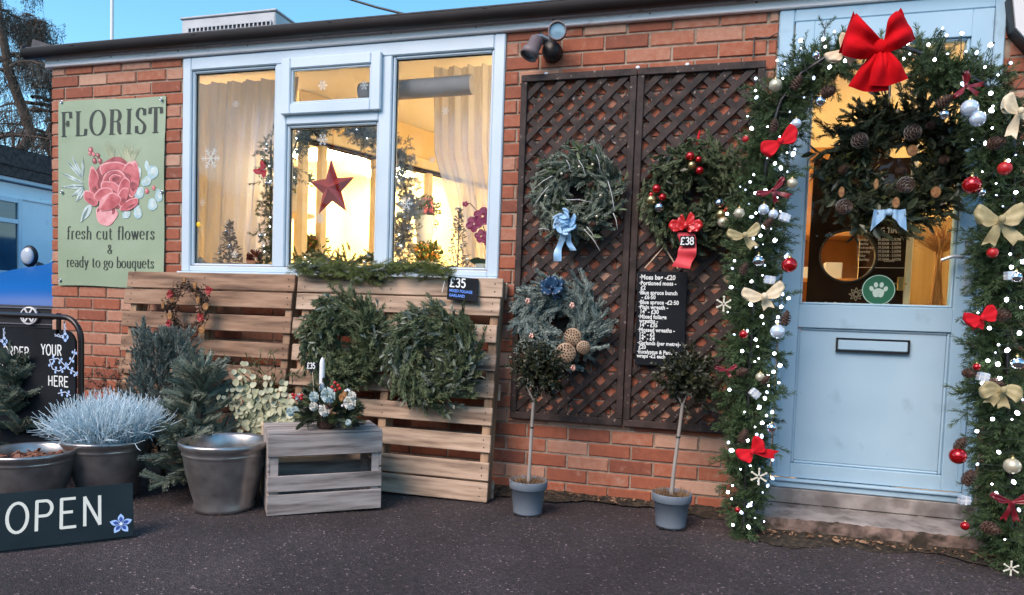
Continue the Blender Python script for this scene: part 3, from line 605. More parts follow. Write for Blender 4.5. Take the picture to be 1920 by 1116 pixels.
bare_tree(-7.0, -24, 11, 22, 'bare tree mirrored in the right window pane', 'bare trees across the road', .2, 5)

ac = empty('air_conditioning_unit', (-3.45, 1.0, 2.56), label='grey metal air conditioning unit with square grille on the flat roof', cat='air conditioner')
ACM = mat('galvanised_casing', (0.40, 0.42, 0.44), (0.48, 0.50, 0.52), .5, scale=6, spots=((0.25, 0.24, 0.23), 12, .64, .2))
mb = MB(); mb.box((-.40, -.19, 0), (.40, .35, .50), .008); mb.box((-.41, -.20, .50), (.41, .36, .515), .004); mb.build('casing', ACM, ac)
GRD = mat('grille_dark', (0.03, 0.03, 0.035), rough=.8)
mb = MB(); mb.box((-.33, -.1965, .10), (.37, -.1925, .43), 0, 1)
for i in range(21): mb.box((-.33+i*.035-.005, -.206, .10), (-.33+i*.035+.005, -.197, .43), 0)
for i in range(10): mb.box((-.335, -.2065, .10+i*.0366-.005), (.375, -.2005, .10+i*.0366+.005), 0)
mb.box((.4015, -.12, .15), (.4045, .28, .43), 0, 1)
for i in range(9): mb.box((.405, -.12, .15+i*.035-.005), (.411, .28, .15+i*.035+.005), 0)
mb.build('grille', [ACM, GRD], ac)
a0 = at(210, 76, 2.0); an = empty('antenna_pole', (a0[0], a0[1], 2.56), label='thin white aerial pole rising above the left half of the roof', cat='aerial')
mb = MB(); mb.tube([(0, 0, 0), (0, 0, 2.2)], .016, 8); mb.lathe([(.04, 0), (.04, .02), (.016, .03)], 10); mb.build('pole', WHITEP, an)
a0 = at(962, 6, 2.6); o = MB().tube([(0, 0, 0), (0, 0, .75)], .055, 12).lathe([(.055, .68), (.075, .70), (.075, .73), (.04, .76), (.01, .765)], 12).build('flue_pipe', mat('brown_pipe', (.09, .05, .04), rough=.6)); o.location = (a0[0], a0[1], 2.65)
tag(o, 'short brown flue pipe above the middle of the roof', 'flue')
p0 = at(640, -6, 3.0); p1 = at(772, 30, 3.0); pm = (p0+p1)/2+V(0, 0, -.01); mb = MB(); mb.tube([p0+(p0-p1)*1.5+V(0, 0, .25), p0, pm, p1, p1+(p1-p0)*.6], .012, 6)
o = mb.build('overhead_wire', BLACKM); tag(o, 'black overhead wire crossing the sky above the roof', 'wire')
# ------------------------------------------------------------------ lettering
def arc(cx, cy, rx, ry, a0, a1, n=14):
    return [(cx+rx*cos(RD(a)), cy+ry*sin(RD(a))) for a in np.linspace(a0, a1, n)]
SG = {  # serif glyphs: (strokes, width)   hairline serifs marked by 'h'
 'F': ([[(.14, 0), (.14, 1)], [(0, 1), (.52, 1)], [(.52, 1), (.55, .74)], [(.14, .52), (.38, .52)], [(.38, .64), (.38, .40)], [(0, 0), (.30, 0)]], .60),
 'L': ([[(.14, 0), (.14, 1)], [(0, 1), (.30, 1)], [(0, 0), (.54, 0)], [(.54, 0), (.58, .27)]], .62),
 'O': ([arc(.40, .5, .37, .51, 90, 450, 34)], .82),
 'R': ([[(.14, 0), (.14, 1)], [(0, 1), (.34, 1)], arc(.34, .76, .20, .24, 90, -90, 14), [(.34, .52), (.14, .52)], [(0, 0), (.30, 0)], [(.34, .52)]+arc(.36, .36, .14, .16, 90, 0, 6)+[(.51, .12), (.56, .01), (.64, .03)]], .66),
 'I': ([[(.15, 0), (.15, 1)], [(0, 1), (.30, 1)], [(0, 0), (.30, 0)]], .32),
 'S': ([[(.47, .72), (.46, .98)], arc(.27, .78, .20, .235, 30, 200, 14)+[(.12, .62), (.27, .51), (.42, .40), (.48, .30)]+arc(.26, .23, .22, .245, 12, -155, 14), [(.04, .30), (.05, .02)]], .54),
 'T': ([[(.30, 0), (.30, 1)], [(.02, 1), (.58, 1)], [(.02, 1), (0, .76)], [(.58, 1), (.60, .76)], [(.15, 0), (.45, 0)]], .60),
 'f': ([[(.16, 0), (.16, .82)]+arc(.27, .84, .11, .15, 180, 40, 8), [(.04, .62), (.32, .62)], [(.06, 0), (.27, 0)]], .32),
 'r': ([[(.12, 0), (.12, .62)], [(.12, .40)]+arc(.24, .46, .12, .16, 180, 50, 8), [(.03, .62), (.12, .62)], [(.03, 0), (.24, 0)]], .37),
 'e': ([[(.05, .34), (.41, .34)]+arc(.23, .33, .19, .31, 5, 315, 24)], .47),
 's': ([arc(.18, .48, .12, .14, 30, 210, 10)+[(.18, .34), (.27, .24)]+arc(.18, .15, .12, .15, 30, -150, 10), [(.05, .18), (.05, .03)], [(.29, .45), (.29, .6)]], .36),
 'h': ([[(.11, 0), (.11, 1)], arc(.26, .42, .15, .20, 180, 0, 12)+[(.41, 0)], [(.02, 1), (.11, 1)], [(.02, 0), (.20, 0)], [(.32, 0), (.50, 0)]], .52),
 'c': ([arc(.24, .31, .20, .31, 40, 320, 22)], .44),
 'u': ([[(.11, .62), (.11, .18)]+arc(.25, .18, .14, .18, 180, 330, 10), [(.41, .62), (.41, 0)], [(.02, .62), (.11, .62)], [(.32, .62), (.41, .62)], [(.41, 0), (.48, 0)]], .52),
 't': ([[(.14, .82), (.14, .14)]+arc(.24, .12, .10, .12, 180, 320, 8), [(.03, .62), (.30, .62)]], .35),
 'l': ([[(.11, 0), (.11, 1)], [(.02, 1), (.11, 1)], [(.02, 0), (.21, 0)]], .24),
 'o': ([arc(.24, .31, .21, .31, 90, 450, 26)], .49),
 'w': ([[(.06, .62), (.22, 0)], [(.22, 0), (.36, .62)], [(.36, .62), (.52, 0)], [(.52, 0), (.66, .62)], [(0, .62), (.14, .62)], [(.60, .62), (.72, .62)]], .72),
 'a': ([[(.36, .44), (.36, .06), (.43, .01)], arc(.22, .46, .14, .16, 0, 150, 8), arc(.20, .18, .15, .17, 60, 330, 16)], .46),
 'd': ([[(.40, 0), (.40, 1)], arc(.24, .31, .19, .31, 60, 300, 22), [(.31, 1), (.40, 1)], [(.40, 0), (.47, 0)]], .50),
 'y': ([[(.06, .62), (.24, .02)], [(.42, .62), (.24, .02), (.17, -.20), (.06, -.22)], [(0, .62), (.15, .62)], [(.35, .62), (.48, .62)]], .48),
 'g': ([arc(.21, .42, .15, .20, 0, 360, 20), [(.10, .24), (.12, .10), (.36, .08)], arc(.23, -.08, .19, .15, 70, -250, 22), [(.34, .56), (.44, .60)]], .46),
 'b': ([[(.11, 0), (.11, 1)], arc(.27, .31, .19, .31, 120, -120, 22), [(.02, 1), (.11, 1)]], .50),
 'q': ([[(.40, -.26), (.40, .62)], arc(.24, .31, .19, .31, 60, 300, 22), [(.31, -.26), (.49, -.26)]], .50),
 '&': ([[(.50, .38), (.36, .02)]+arc(.22, .18, .19, .19, 300, 100, 16)+[(.30, .50)]+arc(.22, .72, .13, .16, -20, 200, 14)+[(.20, .48), (.40, .16), (.52, .02)]], .58),
 ' ': ([], .26)}
NG = {  # plain marker capitals
 'O': ([arc(.32, .5, .30, .5, 90, 450, 28)], .70), 'P': ([[(.06, 0), (.06, 1), (.30, 1)]+arc(.32, .74, .20, .26, 90, -90, 12)+[(.06, .48)]], .62),
 'E': ([[(.48, 1), (.06, 1), (.06, 0), (.50, 0)], [(.06, .53), (.42, .53)]], .60), 'N': ([[(.06, 0), (.06, 1), (.54, 0), (.54, 1)]], .68),
 'R': ([[(.06, 0), (.06, 1), (.30, 1)]+arc(.30, .75, .18, .25, 90, -90, 10)+[(.06, .5)], [(.24, .5), (.50, 0)]], .60),
 'D': ([[(.06, 0), (.06, 1), (.18, 1)]+arc(.18, .5, .34, .5, 90, -90, 16)+[(.06, 0)]], .62), 'Y': ([[(0, 1), (.25, .5), (.50, 1)], [(.25, .5), (.25, 0)]], .58),
 'U': ([[(.06, 1), (.06, .3)]+arc(.28, .28, .22, .28, 180, 360, 12)+[(.50, 1)]], .66), 'H': ([[(.06, 0), (.06, 1)], [(.5, 0), (.5, 1)], [(.06, .5), (.5, .5)]], .66),
 'B': ([[(.06, 0), (.06, 1), (.28, 1)]+arc(.28, .76, .18, .24, 90, -90, 8)+[(.06, .52), (.28, .52)]+arc(.28, .26, .22, .26, 90, -90, 8)+[(.06, 0)]], .60), 'L': ([[(.06, 1), (.06, 0), (.40, 0)]], .52), 'C': ([arc(.34, .5, .30, .5, 50, 310, 20)], .66), 'A': ([[(0, 0), (.26, 1), (.52, 0)], [(.10, .36), (.42, .36)]], .64),
 'M': ([[(.06, 0), (.06, 1), (.36, .3), (.66, 1), (.66, 0)]], .80),
 'm': ([[(.06, 0), (.06, .62)], arc(.18, .45, .12, .17, 180, 0, 8)+[(.30, 0)], arc(.42, .45, .12, .17, 180, 0, 8)+[(.54, 0)]], .68),
 'n': ([[(.06, 0), (.06, .66)], arc(.22, .46, .16, .2, 180, 0, 8)+[(.38, 0)]], .50), 's': ([arc(.2, .48, .14, .16, 30, 210, 10)+arc(.2, .15, .15, .17, 40, -150, 10)], .42),
 '£': ([arc(.30, .78, .18, .22, 10, 180, 10)+[(.12, .3), (.02, .0), (.5, .0)], [(.02, .45), (.36, .45)]], .60),
 '3': ([arc(.22, .76, .20, .24, 150, -80, 12)+arc(.22, .26, .22, .26, 80, -150, 14)], .54), '5': ([[(.44, 1), (.10, 1), (.07, .58)]+arc(.23, .32, .22, .31, 110, -140, 14)], .54),
 '8': ([arc(.24, .76, .18, .24, 90, 450, 18), arc(.24, .27, .23, .27, 90, 450, 18)], .56), ' ': ([], .36), 'T': ([[(0, 1), (.5, 1)], [(.25, 1), (.25, 0)]], .58), 'S': ([arc(.25, .76, .2, .24, 30, 230, 12)+arc(.25, .26, .22, .26, 50, -150, 12)], .58)}
def strokes(mb, paths, o, R, U, H, wf, mt=0, lift=None, wx=1.0, cap=False):
    o = np.array(o, float)
    for path in paths:
        p = np.array(path, float)*V(wx, 1)*H; k = len(p)
        if k < 2: continue
        d = np.gradient(p, axis=0); d /= np.linalg.norm(d, axis=1, keepdims=True)+1e-9
        e = np.stack([-d[:, 1], d[:, 0]], 1)
        if k == 2: wd = [wf(d[0])]*2
        else: wd = [wf(q) for q in d]
        wd = np.array(wd)[:, None]*H/2
        if cap: p[0] -= d[0]*wd[0]*.8; p[-1] += d[-1]*wd[-1]*.8
        if k > 2 and wf((0, 1)) == wf((1, 0)):           # uniform pen: separate segments with square joints
            for i in range(k-1):
                dd = nrm(p[i+1]-p[i]); ee = V(-dd[1], dd[0])*wd[0]; a, b = p[i]-dd*wd[0]*.5, p[i+1]+dd*wd[0]*.5
                mb.quads([[o+R*x+U*y for x, y in (a-ee, b-ee, b+ee, a+ee)]], mt); o = o+(lift if lift is not None else 0)*.02
        else:
            l, r = p-e*wd, p+e*wd
            for i in range(k-1): mb.quads([[o+R*x+U*y for x, y in (l[i], l[i+1], r[i+1], r[i])]], mt)
        if lift is not None: o = o+lift*.02
def text_w(t, G, wx=1.0, track=0.0): return sum(G[c][1]*wx+track for c in t)-track
def text(mb, t, G, o, R, U, H, wf, mt=0, wx=1.0, track=.0, center=False, lift=None, cap=False):
    R = nrm(R); U = nrm(U); o = np.array(o, float)
    if lift is None: lift = np.cross(R, U)*.0004
    if center: o = o-R*text_w(t, G, wx, track)*H/2
    x = 0.0
    for c in t:
        g, wdt = G[c]; strokes(mb, g, o+R*x, R, U, H, wf, mt, lift, wx, cap); x += (wdt*wx+track)*H
    return x
didone = lambda thin, thick: (lambda d: thin+(thick-thin)*min(1, abs(d[1]))**1.7)
pen = lambda w_: (lambda d: w_)
def btext(s, size, o, R, U, matl, parent, name='writing', weight=.02, sx=1.0, sp_=1.0, line=1.0):
    cu = bpy.data.curves.new('t', 'FONT'); cu.body = s; cu.size = size; cu.offset = weight*size; cu.space_character = sp_; cu.space_line = line; cu.resolution_u = 2
    ob = bpy.data.objects.new('t', cu); COL.objects.link(ob); dg = bpy.context.evaluated_depsgraph_get(); me = bpy.data.meshes.new_from_object(ob.evaluated_get(dg))
    bpy.data.objects.remove(ob); R = nrm(R); U = nrm(U); N = np.cross(R, U); o = np.array(o, float)
    co = np.empty(len(me.vertices)*3); me.vertices.foreach_get('co', co); co = co.reshape(-1, 3)
    co = o+co[:, :1]*sx*R+co[:, 1:2]*U; me.vertices.foreach_set('co', co.ravel()); me.materials.clear(); me.materials.append(matl); me.update()
    return link(name, me, parent)

# ------------------------------------------------------------------ banner
BAN = mat('sage_vinyl', (0.255, 0.335, 0.215), (0.31, 0.395, 0.265), .55, scale=2.5, bump=.25, bscale=5, bdist=.02)
ban = empty('banner', (-3.68, -.01, 1.05), label='sage green florist banner with a painted pink rose', cat='banner')
bo_ = V(-3.68, -.01, 1.05)
bx0, bx1, bz0, bz1 = -4.095, -3.262, 1.050, 2.232
def bany(x, z):   # a slightly rippled sheet
    u = (x-bx0)/(bx1-bx0); v = (z-bz0)/(bz1-bz0)
    return -.0125-.0035*sin(u*7+v*3)*sin(v*5+.6)-.003*sin(v*9+u*2)-.002*sin(u*17)*(v > .8)
mb = MB(); us = np.linspace(0, 1, 40); vs = np.linspace(0, 1, 60)
P = [[(bx0+(bx1-bx0)*u+.003*sin(v*8), bany(bx0+(bx1-bx0)*u, bz0+(bz1-bz0)*v), bz0+(bz1-bz0)*v+.004*sin(u*6)) for u in us] for v in vs]
mb.grid(np.array(P)-bo_, close_u=False); mb.build('sheet', BAN, ban)
INK = mat('dark_print', (0.025, 0.035, 0.025), rough=.6)
class FL:                                     # drop flat print onto the rippled sheet
    def __init__(s, dy): s.m = MB(); s.dy = dy
    def add(s, v, f, mt=0, ti=.5):
        v = np.array([(p[0], bany(p[0], p[2])+s.dy+p[1], p[2]) for p in v])-bo_; s.m.add(v, f, mt, ti)
    def quads(s, q, mt=0, ti=.5):
        for k in q: s.add(k, [(0, 1, 2, 3)], mt, ti)
Rx, Uz = V(1, 0, 0), V(0, 0, 1)
f = FL(-.0022); tx = lambda t, z, H, wx, tr, th, tk: text(f, t, SG, V((bx0+bx1)/2+.002, 0, z), Rx, Uz, H, didone(th, tk), 0, wx, tr, True, V(0, -.0001, 0))
f_w = lambda t, wx, tr: text_w(t, SG, wx, tr)
H = .152; tr = ((.775/H)-f_w('FLORIST', .95, 0))/6; tx('FLORIST', 2.010, H, .95, tr, .034, .160)
H = .082; tr = ((.685/H)-f_w('fresh cut flowers', 1.0, 0))/16; tx('fresh cut flowers', 1.352, H, 1.0, tr, .035, .125)
tx('&', 1.262, .062, 1.0, 0, .04, .13)
H = .070; tr = ((.685/H)-f_w('ready to go bouquets', 1.0, 0))/19; tx('ready to go bouquets', 1.172, H, 1.0, tr, .035, .125)
f.m.build('lettering', INK, ban)
def bp(px, py): q = at(px, py, 0); return V(q[0], 0, q[2])
Z5 = lambda X, Y: bp(100+X/5.874, 250+Y/5.874)      # positions read off a zoom of the printed rose
def blob(fl, ctr, rx, rz, rot, mt, n=20, wob=.06, dy=0, ti=.5, seed=0, pt=1.0):
    rg = np.random.default_rng(seed); ph = rg.uniform(0, 6, 3); v = []
    for a in np.arange(n)*2*pi/n:
        k = 1+wob*(sin(3*a+ph[0])+.6*sin(5*a+ph[1])); x = rx*cos(a)*k; z = rz*sin(a)*k*abs(sin(a))**(pt-1 if pt > 1 else 0)
        v.append(ctr+V(x*cos(rot)-z*sin(rot), dy, x*sin(rot)+z*cos(rot)))
    fl.add(v, [tuple(range(n))], mt, ti)
def leafp(fl, a, b, wd, mt, dy=0, ti=.5, bend=0.0):
    a = np.array(a); b = np.array(b); d = b-a; e = nrm(V(-d[2], 0, d[0])); n = 9; l = []; r = []
    for i in range(n):
        t = i/(n-1); c = a+d*t+e*bend*sin(pi*t); w_ = wd*sin(pi*t**.85)+.0003; l.append(c+e*w_+V(0, dy, 0)); r.append(c-e*w_+V(0, dy, 0))
    fl.add(l+r[::-1], [tuple(range(2*n))], mt, ti)
INKS = [mat('print_rose', (0.40, 0.075, 0.085), (0.62, 0.19, 0.20), .6, scale=14, c3=(0.52, 0.13, 0.14)), mat('print_rose_dark', (0.20, 0.045, 0.05), (0.40, 0.10, 0.11), .6, scale=20), mat('print_rose_light', (0.66, 0.26, 0.27), (0.78, 0.42, 0.42), .6, scale=20),
        mat('print_leaf_pale', (0.36, 0.48, 0.45), (0.60, 0.70, 0.68), .6, scale=25), mat('print_leaf_shade', (0.10, 0.16, 0.15), (0.24, 0.33, 0.31), .6, scale=25), mat('print_eucalyptus', (0.30, 0.47, 0.50), (0.50, 0.66, 0.68), .6, scale=20),
        mat('print_grass', (0.42, 0.46, 0.28), (0.50, 0.53, 0.36), .6, scale=20)]
f = FL(-.0020); s5 = 1/5.874/295                     # metres per zoom pixel, roughly
for i in range(46):                                   # pale fine grasses
    a = Z5(840+(i % 9)*12-40, 350); an_ = rng.uniform(-.75, .7); L_ = rng.uniform(.08, .15); b = a+V(sin(an_), 0, cos(an_))*L_
    leafp(f, a, b, .0015, 6, -.0001*(i % 3), bend=rng.uniform(-.01, .01))
for i in range(12): a = Z5(650+i*3, 300); b = Z5(560+i*14, 60+abs(i-4)*14); leafp(f, a, b, .0014, 6, -.0004)
for (a, b, wd) in (((360, 560), (100, 440), 20), ((340, 500), (160, 300), 22), ((350, 520), (225, 250), 24), ((345, 480), (350, 270), 17), ((360, 580), (90, 600), 18), ((350, 590), (150, 590), 26), ((350, 600), (220, 700), 22), ((360, 600), (270, 760), 34)):
    leafp(f, Z5(*a), Z5(*b), wd*s5, 3, -.0006); m_ = [(a[0]+b[0])/2+6, (a[1]+b[1])/2+5]; leafp(f, Z5(*m_), Z5(*b), wd*s5*.30, 4, -.0008)
    leafp(f, Z5(*a), Z5(*m_), wd*s5*.25, 4, -.0008)
leafp(f, Z5(440, 780), Z5(320, 980), 48*s5, 3, -.0006); leafp(f, Z5(400, 820), Z5(330, 990), 18*s5, 4, -.0008)
for (x, y, rx, rz, ro) in ((1115, 435, 72, 74, 0), (1055, 370, 30, 60, .3), (1045, 535, 68, 50, .5), (965, 430, 28, 62, .2), (965, 660, 72, 60, .6), (1110, 790, 60, 66, 0), (1180, 690, 46, 70, .1), (945, 870, 54, 78, .2), (820, 890, 60, 48, .7)):
    blob(f, Z5(x, y), rx*s5, rz*s5, ro, 5, dy=-.0006, seed=x); blob(f, Z5(x+10, y-8), rx*s5*.6, rz*s5*.6, ro, 3, dy=-.0008, seed=x)
for (x, y, r) in ((440, 195, 32), (470, 240, 22), (480, 310, 30), (520, 250, 24), (540, 310, 28), (430, 230, 18), (710, 295, 28), (1050, 640, 26), (1125, 605, 22)): blob(f, Z5(x, y), r*s5, r*s5*1.15, .3, 0 if x % 4 else 1, dy=-.0009, seed=x); blob(f, Z5(x-6, y-8), r*s5*.45, r*s5*.5, .3, 2, dy=-.0011, seed=x)
blob(f, Z5(600, 900), 148*s5, 118*s5, 0, 2, dy=-.0010, seed=3); blob(f, Z5(600, 860), 125*s5, 62*s5, 0, 1, dy=-.0012, seed=4)
pet = [(690, 560, 285, 262, 0, 1), (470, 560, 75, 170, .1, 0), (900, 510, 78, 190, -.1, 0), (690, 410, 190, 88, 0, 0), (840, 430, 62, 115, -.6, 0), (690, 560, 205, 150, 0, 1), (700, 545, 175, 125, 0, 0), (700, 520, 110, 70, 0, 1), (705, 505, 82, 45, .1, 0), (715, 510, 50, 26, .1, 1),
       (650, 610, 130, 72, -.25, 0), (800, 610, 72, 118, -.45, 0), (430, 720, 112, 60, -.65, 0), (860, 790, 130, 52, .38, 0), (790, 700, 62, 105, -.5, 0), (580, 680, 130, 72, .15, 0), (640, 760, 150, 85, .35, 0)]
for i, (x, y, rx, rz, ro, mt_) in enumerate(pet):
    dy = -.0014-.00022*i; blob(f, Z5(x, y), rx*s5*1.04, rz*s5*1.05, ro, 2 if i not in (0, 5, 7, 9) else 1, 24, .05, dy, seed=i)
    blob(f, Z5(x+3, y+6), rx*s5*.96, rz*s5*.94, ro, mt_, 24, .05, dy-.0001, seed=i)
    if mt_ == 0: blob(f, Z5(x+8, y+rz*.42), rx*s5*.55, rz*s5*.26, ro, 1, 18, .1, dy-.00016, seed=i+9)
f.m.build('printed_rose', INKS, ban)
for i, (px, py) in enumerate(((120, 193), (306, 188), (120, 361), (307, 361), (117, 526))):
    c = bp(px, py)-bo_; mb = MB(); Mx = Matrix.Translation((c[0], -.008, c[2])) @ Matrix.Rotation(pi/2, 4, 'X'); mb.lathe([(.0105, 0), (.0105, .003), (.005, .004), (.0045, -.002)], 14, M=Mx); mb.lathe([(.0001, .0036), (.004, .003), (.0045, -.001)], 10, mat=1, M=Mx)
    mb.build('eyelet', [B_SIL, BLACKM], ban)

# ------------------------------------------------------------------ trellis
def trellis(x0, x1, z0, z1, label, seed, clip_right=None):
    t = empty('trellis_panel', (x0, -.01, z0), label=label, cat='trellis', group='dark lattice trellis panels on the brick wall'); rg = np.random.default_rng(seed)
    o0 = V(x0, -.01, z0); wd = .034; W, H = x1-x0, z1-z0
    for nm, q in (('rail', (0, 0, W, .036)), ('rail', (0, H-.036, W, H)), ('stile', (0, .037, wd, H-.037)), ('stile', (W-wd, .037, W, H-.037))):
        MB().box((q[0], -.030, q[1]), (q[2], -.002, q[3]), .003).build(nm, TREL, t)
    for lay, sg in ((0, -1), (1, 1)):
        mb = MB(); s_ = .0770; yb = -.0035-.0078*lay; hw = .0155; a0_, b0_, a1_, b1_ = wd-.01, .03, W-wd+.01, H-.03
        Ld = (W+H)/sqrt(2)
        for k in range(-30, 60):
            c = k*s_*sqrt(2)+.03*lay
            # line: z = c + sg*(x)  (sg=1 rises to the right)
            pts = []
            xa, xb = a0_, a1_
            if sg > 0: xa2, xb2 = max(xa, b0_-c), min(xb, b1_-c); 
            else: xa2, xb2 = max(xa, c-b1_), min(xb, c-b0_)
            if xb2-xa2 < .03: continue
            za, zb = c+sg*xa2, c+sg*xb2; e = V(-sg, 0, 1)/sqrt(2)*hw*rg.uniform(.93, 1.08); j = rg.normal(0, .0015, 2)
            p, q = V(xa2, yb, za+j[0]), V(xb2, yb, zb+j[1]); th = V(0, -.007, 0)
            v = [p-e, q-e, q+e, p+e, p-e+th, q-e+th, q+e+th, p+e+th]
            mb.add(v, [(0, 3, 2, 1), (4, 5, 6, 7), (0, 1, 5, 4), (1, 2, 6, 5), (2, 3, 7, 6), (3, 0, 4, 7)])
        mb.build('lattice', TREL, t)
    return t
trellis(-.992, -.392, .405, 2.213, 'left one of the two dark trellis panels, nearer the window', 1)
trellis(-.388, .215, .405, 2.213, 'right one of the two dark trellis panels, beside the door arch', 2)
mb = MB()
for (x, z) in ((-.86, 2.214), (-.39, 2.216), (-.15, 2.216)): mb.ball((x, -.035, z), .009, 8, 5, sc=(1.3, .7, 1))
o = mb.build('screw_caps', WHITEP); tag(o, 'pale screw caps along the top rail of the trellis', 'screw cap')
mb = MB(); mb.tube([at(1412, 110, -.02), at(1414, 70, -.012), at(1440, 72, -.012), at(1458, 62, -.02), at(1458, 90, -.025)], .004, 6)
o = mb.build('power_cable', BLACKM); tag(o, 'thin dark cable from the trellis corner to the door frame', 'cable')

# ------------------------------------------------------------------ pallets
def pallet(x0, y0, x1, label, wood, upr, seed):
    lean = math.atan2(.148, 1.15); W = x1-x0
    t = empty('wooden_pallet', (x0, y0, 0), (-lean, 0, 0), label=label, cat='pallet', group='pallets leaning under the shop window'); rg = np.random.default_rng(seed)
    Hh = 1.155; rows = [(0, .102), (.108, .205), (.25, .345), (.388, .485), (.530, .625), (.668, .762), (.815, .912), (.955, 1.048), (1.054, 1.155)]
    for i, (a, b) in enumerate(rows):
        j = rg.normal(0, .004, 3); o = MB().box((j[0], -.0+rg.normal(0, .001), a+.002), (W+j[1], .018, b-.002+j[2]*.3), .003).build('deck_board', wood, t)
    for xx in (.03, W*.5-.045, W-.055): MB().box((xx, .0195, .002), (xx+.045, .115, Hh), .003).build('stringer', upr, t)
    for i, (a, b) in enumerate([(0, .10), (.52, .61), (1.055, 1.155)]): MB().box((0, .1165, a+.002), (W, .134, b-.002), .003).build('back_board', wood, t)
    mb = MB()
    for (a, b) in rows:
        for xx in (.045, W*.5-.02, W-.035):
            for zz in (.3, .7): mb.ball((xx+rg.normal(0, .004), -.0015, a+(b-a)*zz), .0035, 6, 3)
    mb.build('nail_heads', BLACKM, t)
    return t
pallet(-2.225, -.296, -1.030, 'pale front pallet carrying two big plain fir wreaths and a price board', PALW, PALV, 1)
pallet(-3.405, -.300, -2.245, 'browner pallet below the banner with a small dried fruit wreath', OLDW, PALV, 2)

# ------------------------------------------------------------------ crates
def crate(name, loc, rot, W, D, Hh, wood, label, fr_rows, side_rows, th=.012):
    t = empty(name, loc, (0, 0, rot), label=label, cat='crate')
    for y, rows in ((0, fr_rows), (D-th, fr_rows)):
        for (a, b) in rows: MB().box((.0, y, a), (W, y+th, b), .002).build('slat', wood, t)
    for x in (0, W-th):
        for (a, b) in side_rows: MB().box((x+.0006, th+.0006, a), (x+th, D-th-.0006, b), .002).build('side_board', wood, t)
    for x in (th, W-th):
        for y in (th, D-th):
            s1 = 1 if x < W/2 else -1; s2 = 1 if y < D/2 else -1; v = []
            a, b, c = V(x+s1*.001, y+s2*.001), V(x+s1*.036, y+s2*.001), V(x+s1*.001, y+s2*.036); pr = [a, b, c]
            mb = MB(); mb.add([(*p, .003) for p in pr]+[(*p, Hh-.003) for p in pr], [(0, 2, 1), (3, 4, 5), (0, 1, 4, 3), (1, 2, 5, 4), (2, 0, 3, 5)]); mb.build('corner_post', wood, t)
    n = 5
    for i in range(n):
        MB().box((th+.002, th+.002+i*(D-2*th)/n, .004), (W-th-.002, th+(i+1)*(D-2*th)/n-.008, .014), .002).build('base_board', wood, t)
    return t
ang = RD(38.5)
cg = crate('apple_crate', (-1.882, -.921, 0), ang, .526, .30, .375, GREYW, 'weathered grey slatted crate standing on end of the pallet display', [(.004, .098), (.112, .185), (.275, .375)], [(.004, .10), (.108, .20), (.21, .29), (.298, .375)])
ct = MB(); c_, s_ = cos(ang), sin(ang)
for i in range(4): MB().box((.002, .002+i*.075, .3765), (.524, .070+i*.075, .388), .002).build('top_board', GREYW, cg)
cg['label'] = 'weathered grey slatted crate with the candle arrangement on top'
cp = crate('pine_crate', (-2.10, -.645, 0), ang, .34, .14, .365, PINEW, 'pale pine crate of variegated leaves behind the grey crate', [(.004, .09), (.11, .20), (.22, .365)], [(.004, .11), (.118, .23), (.238, .365)])
# ------------------------------------------------------------------ pots
def potprof(R, H, th=.012):
    return [(R*.62, 0), (R*.66, .004), (R*.68, .02), (R*.65, .035), (R*.74, H*.30), (R*.84, H*.55), (R*.90, H*.78), (R*.905, H*.80), (R*.93, H*.82), (R*.93, H*.84), (R*.92, H*.86), (R*.965, H*.90), (R, H*.94), (R*1.005, H*.97), (R*.99, H), (R*.95, H), (R*.90, H*.95), (R*.87, H*.82), (R*.82, H*.55)]
def big_pot(x, y, R, H, label, soil):
    t = empty('metal_planter', (x, y, 0), label=label, cat='plant pot', group='round pewter coloured planters')
    mb = MB(); mb.lathe(potprof(R, H), 56); mb.lathe([(.0001, .006), (R*.62, .004)], 40); mb.build('pot', POTM, t)
    s = MB(); rg = np.random.default_rng(int(R*1e4)); n = 26; rr = np.linspace(.0001, R*.86, 9); th = np.arange(n)*2*pi/n
    P = [[(r*cos(a), r*sin(a), soil+rg.normal(0, .004)) for a in th] for r in rr]; s.grid(np.array(P), close_v=True); s.build('soil', SOIL, t)
    return t
big_pot(-2.150, -.865, .205, .325, 'empty pewter planter left of the grey crate, rim shining', .225)
big_pot(-2.80, -.90, .205, .292, 'pewter planter filled with white cushion bush', .235)
p1 = big_pot(-2.975, -1.17, .20, .262, 'short pewter planter of bark chips at the left edge', .205)
bk = MB()
for _ in range(90):
    a = rng.uniform(0, 2*pi); r = .16*sqrt(rng.random()); l = rng.uniform(.01, .025); d = nrm(rng.normal(0, 1, 3)*V(1, 1, .3)); e = nrm(np.cross(d, V(0, 0, 1)))*l*.4; c = V(r*cos(a), r*sin(a), .213+rng.random()*.012)
    bk.add([c-d*l-e, c+d*l-e, c+d*l+e, c-d*l+e, c-d*l-e+V(0, 0, .006), c+d*l-e+V(0, 0, .006), c+d*l+e+V(0, 0, .006), c-d*l+e+V(0, 0, .006)], [(4, 5, 6, 7), (0, 1, 5, 4), (1, 2, 6, 5), (2, 3, 7, 6), (3, 0, 4, 7)], 0, rng.random())
tag(bk.build('bark_chips', mat('bark', (0.10, .035, .02), (.36, .16, .10), .9, tint=True), p1), kind='stuff')

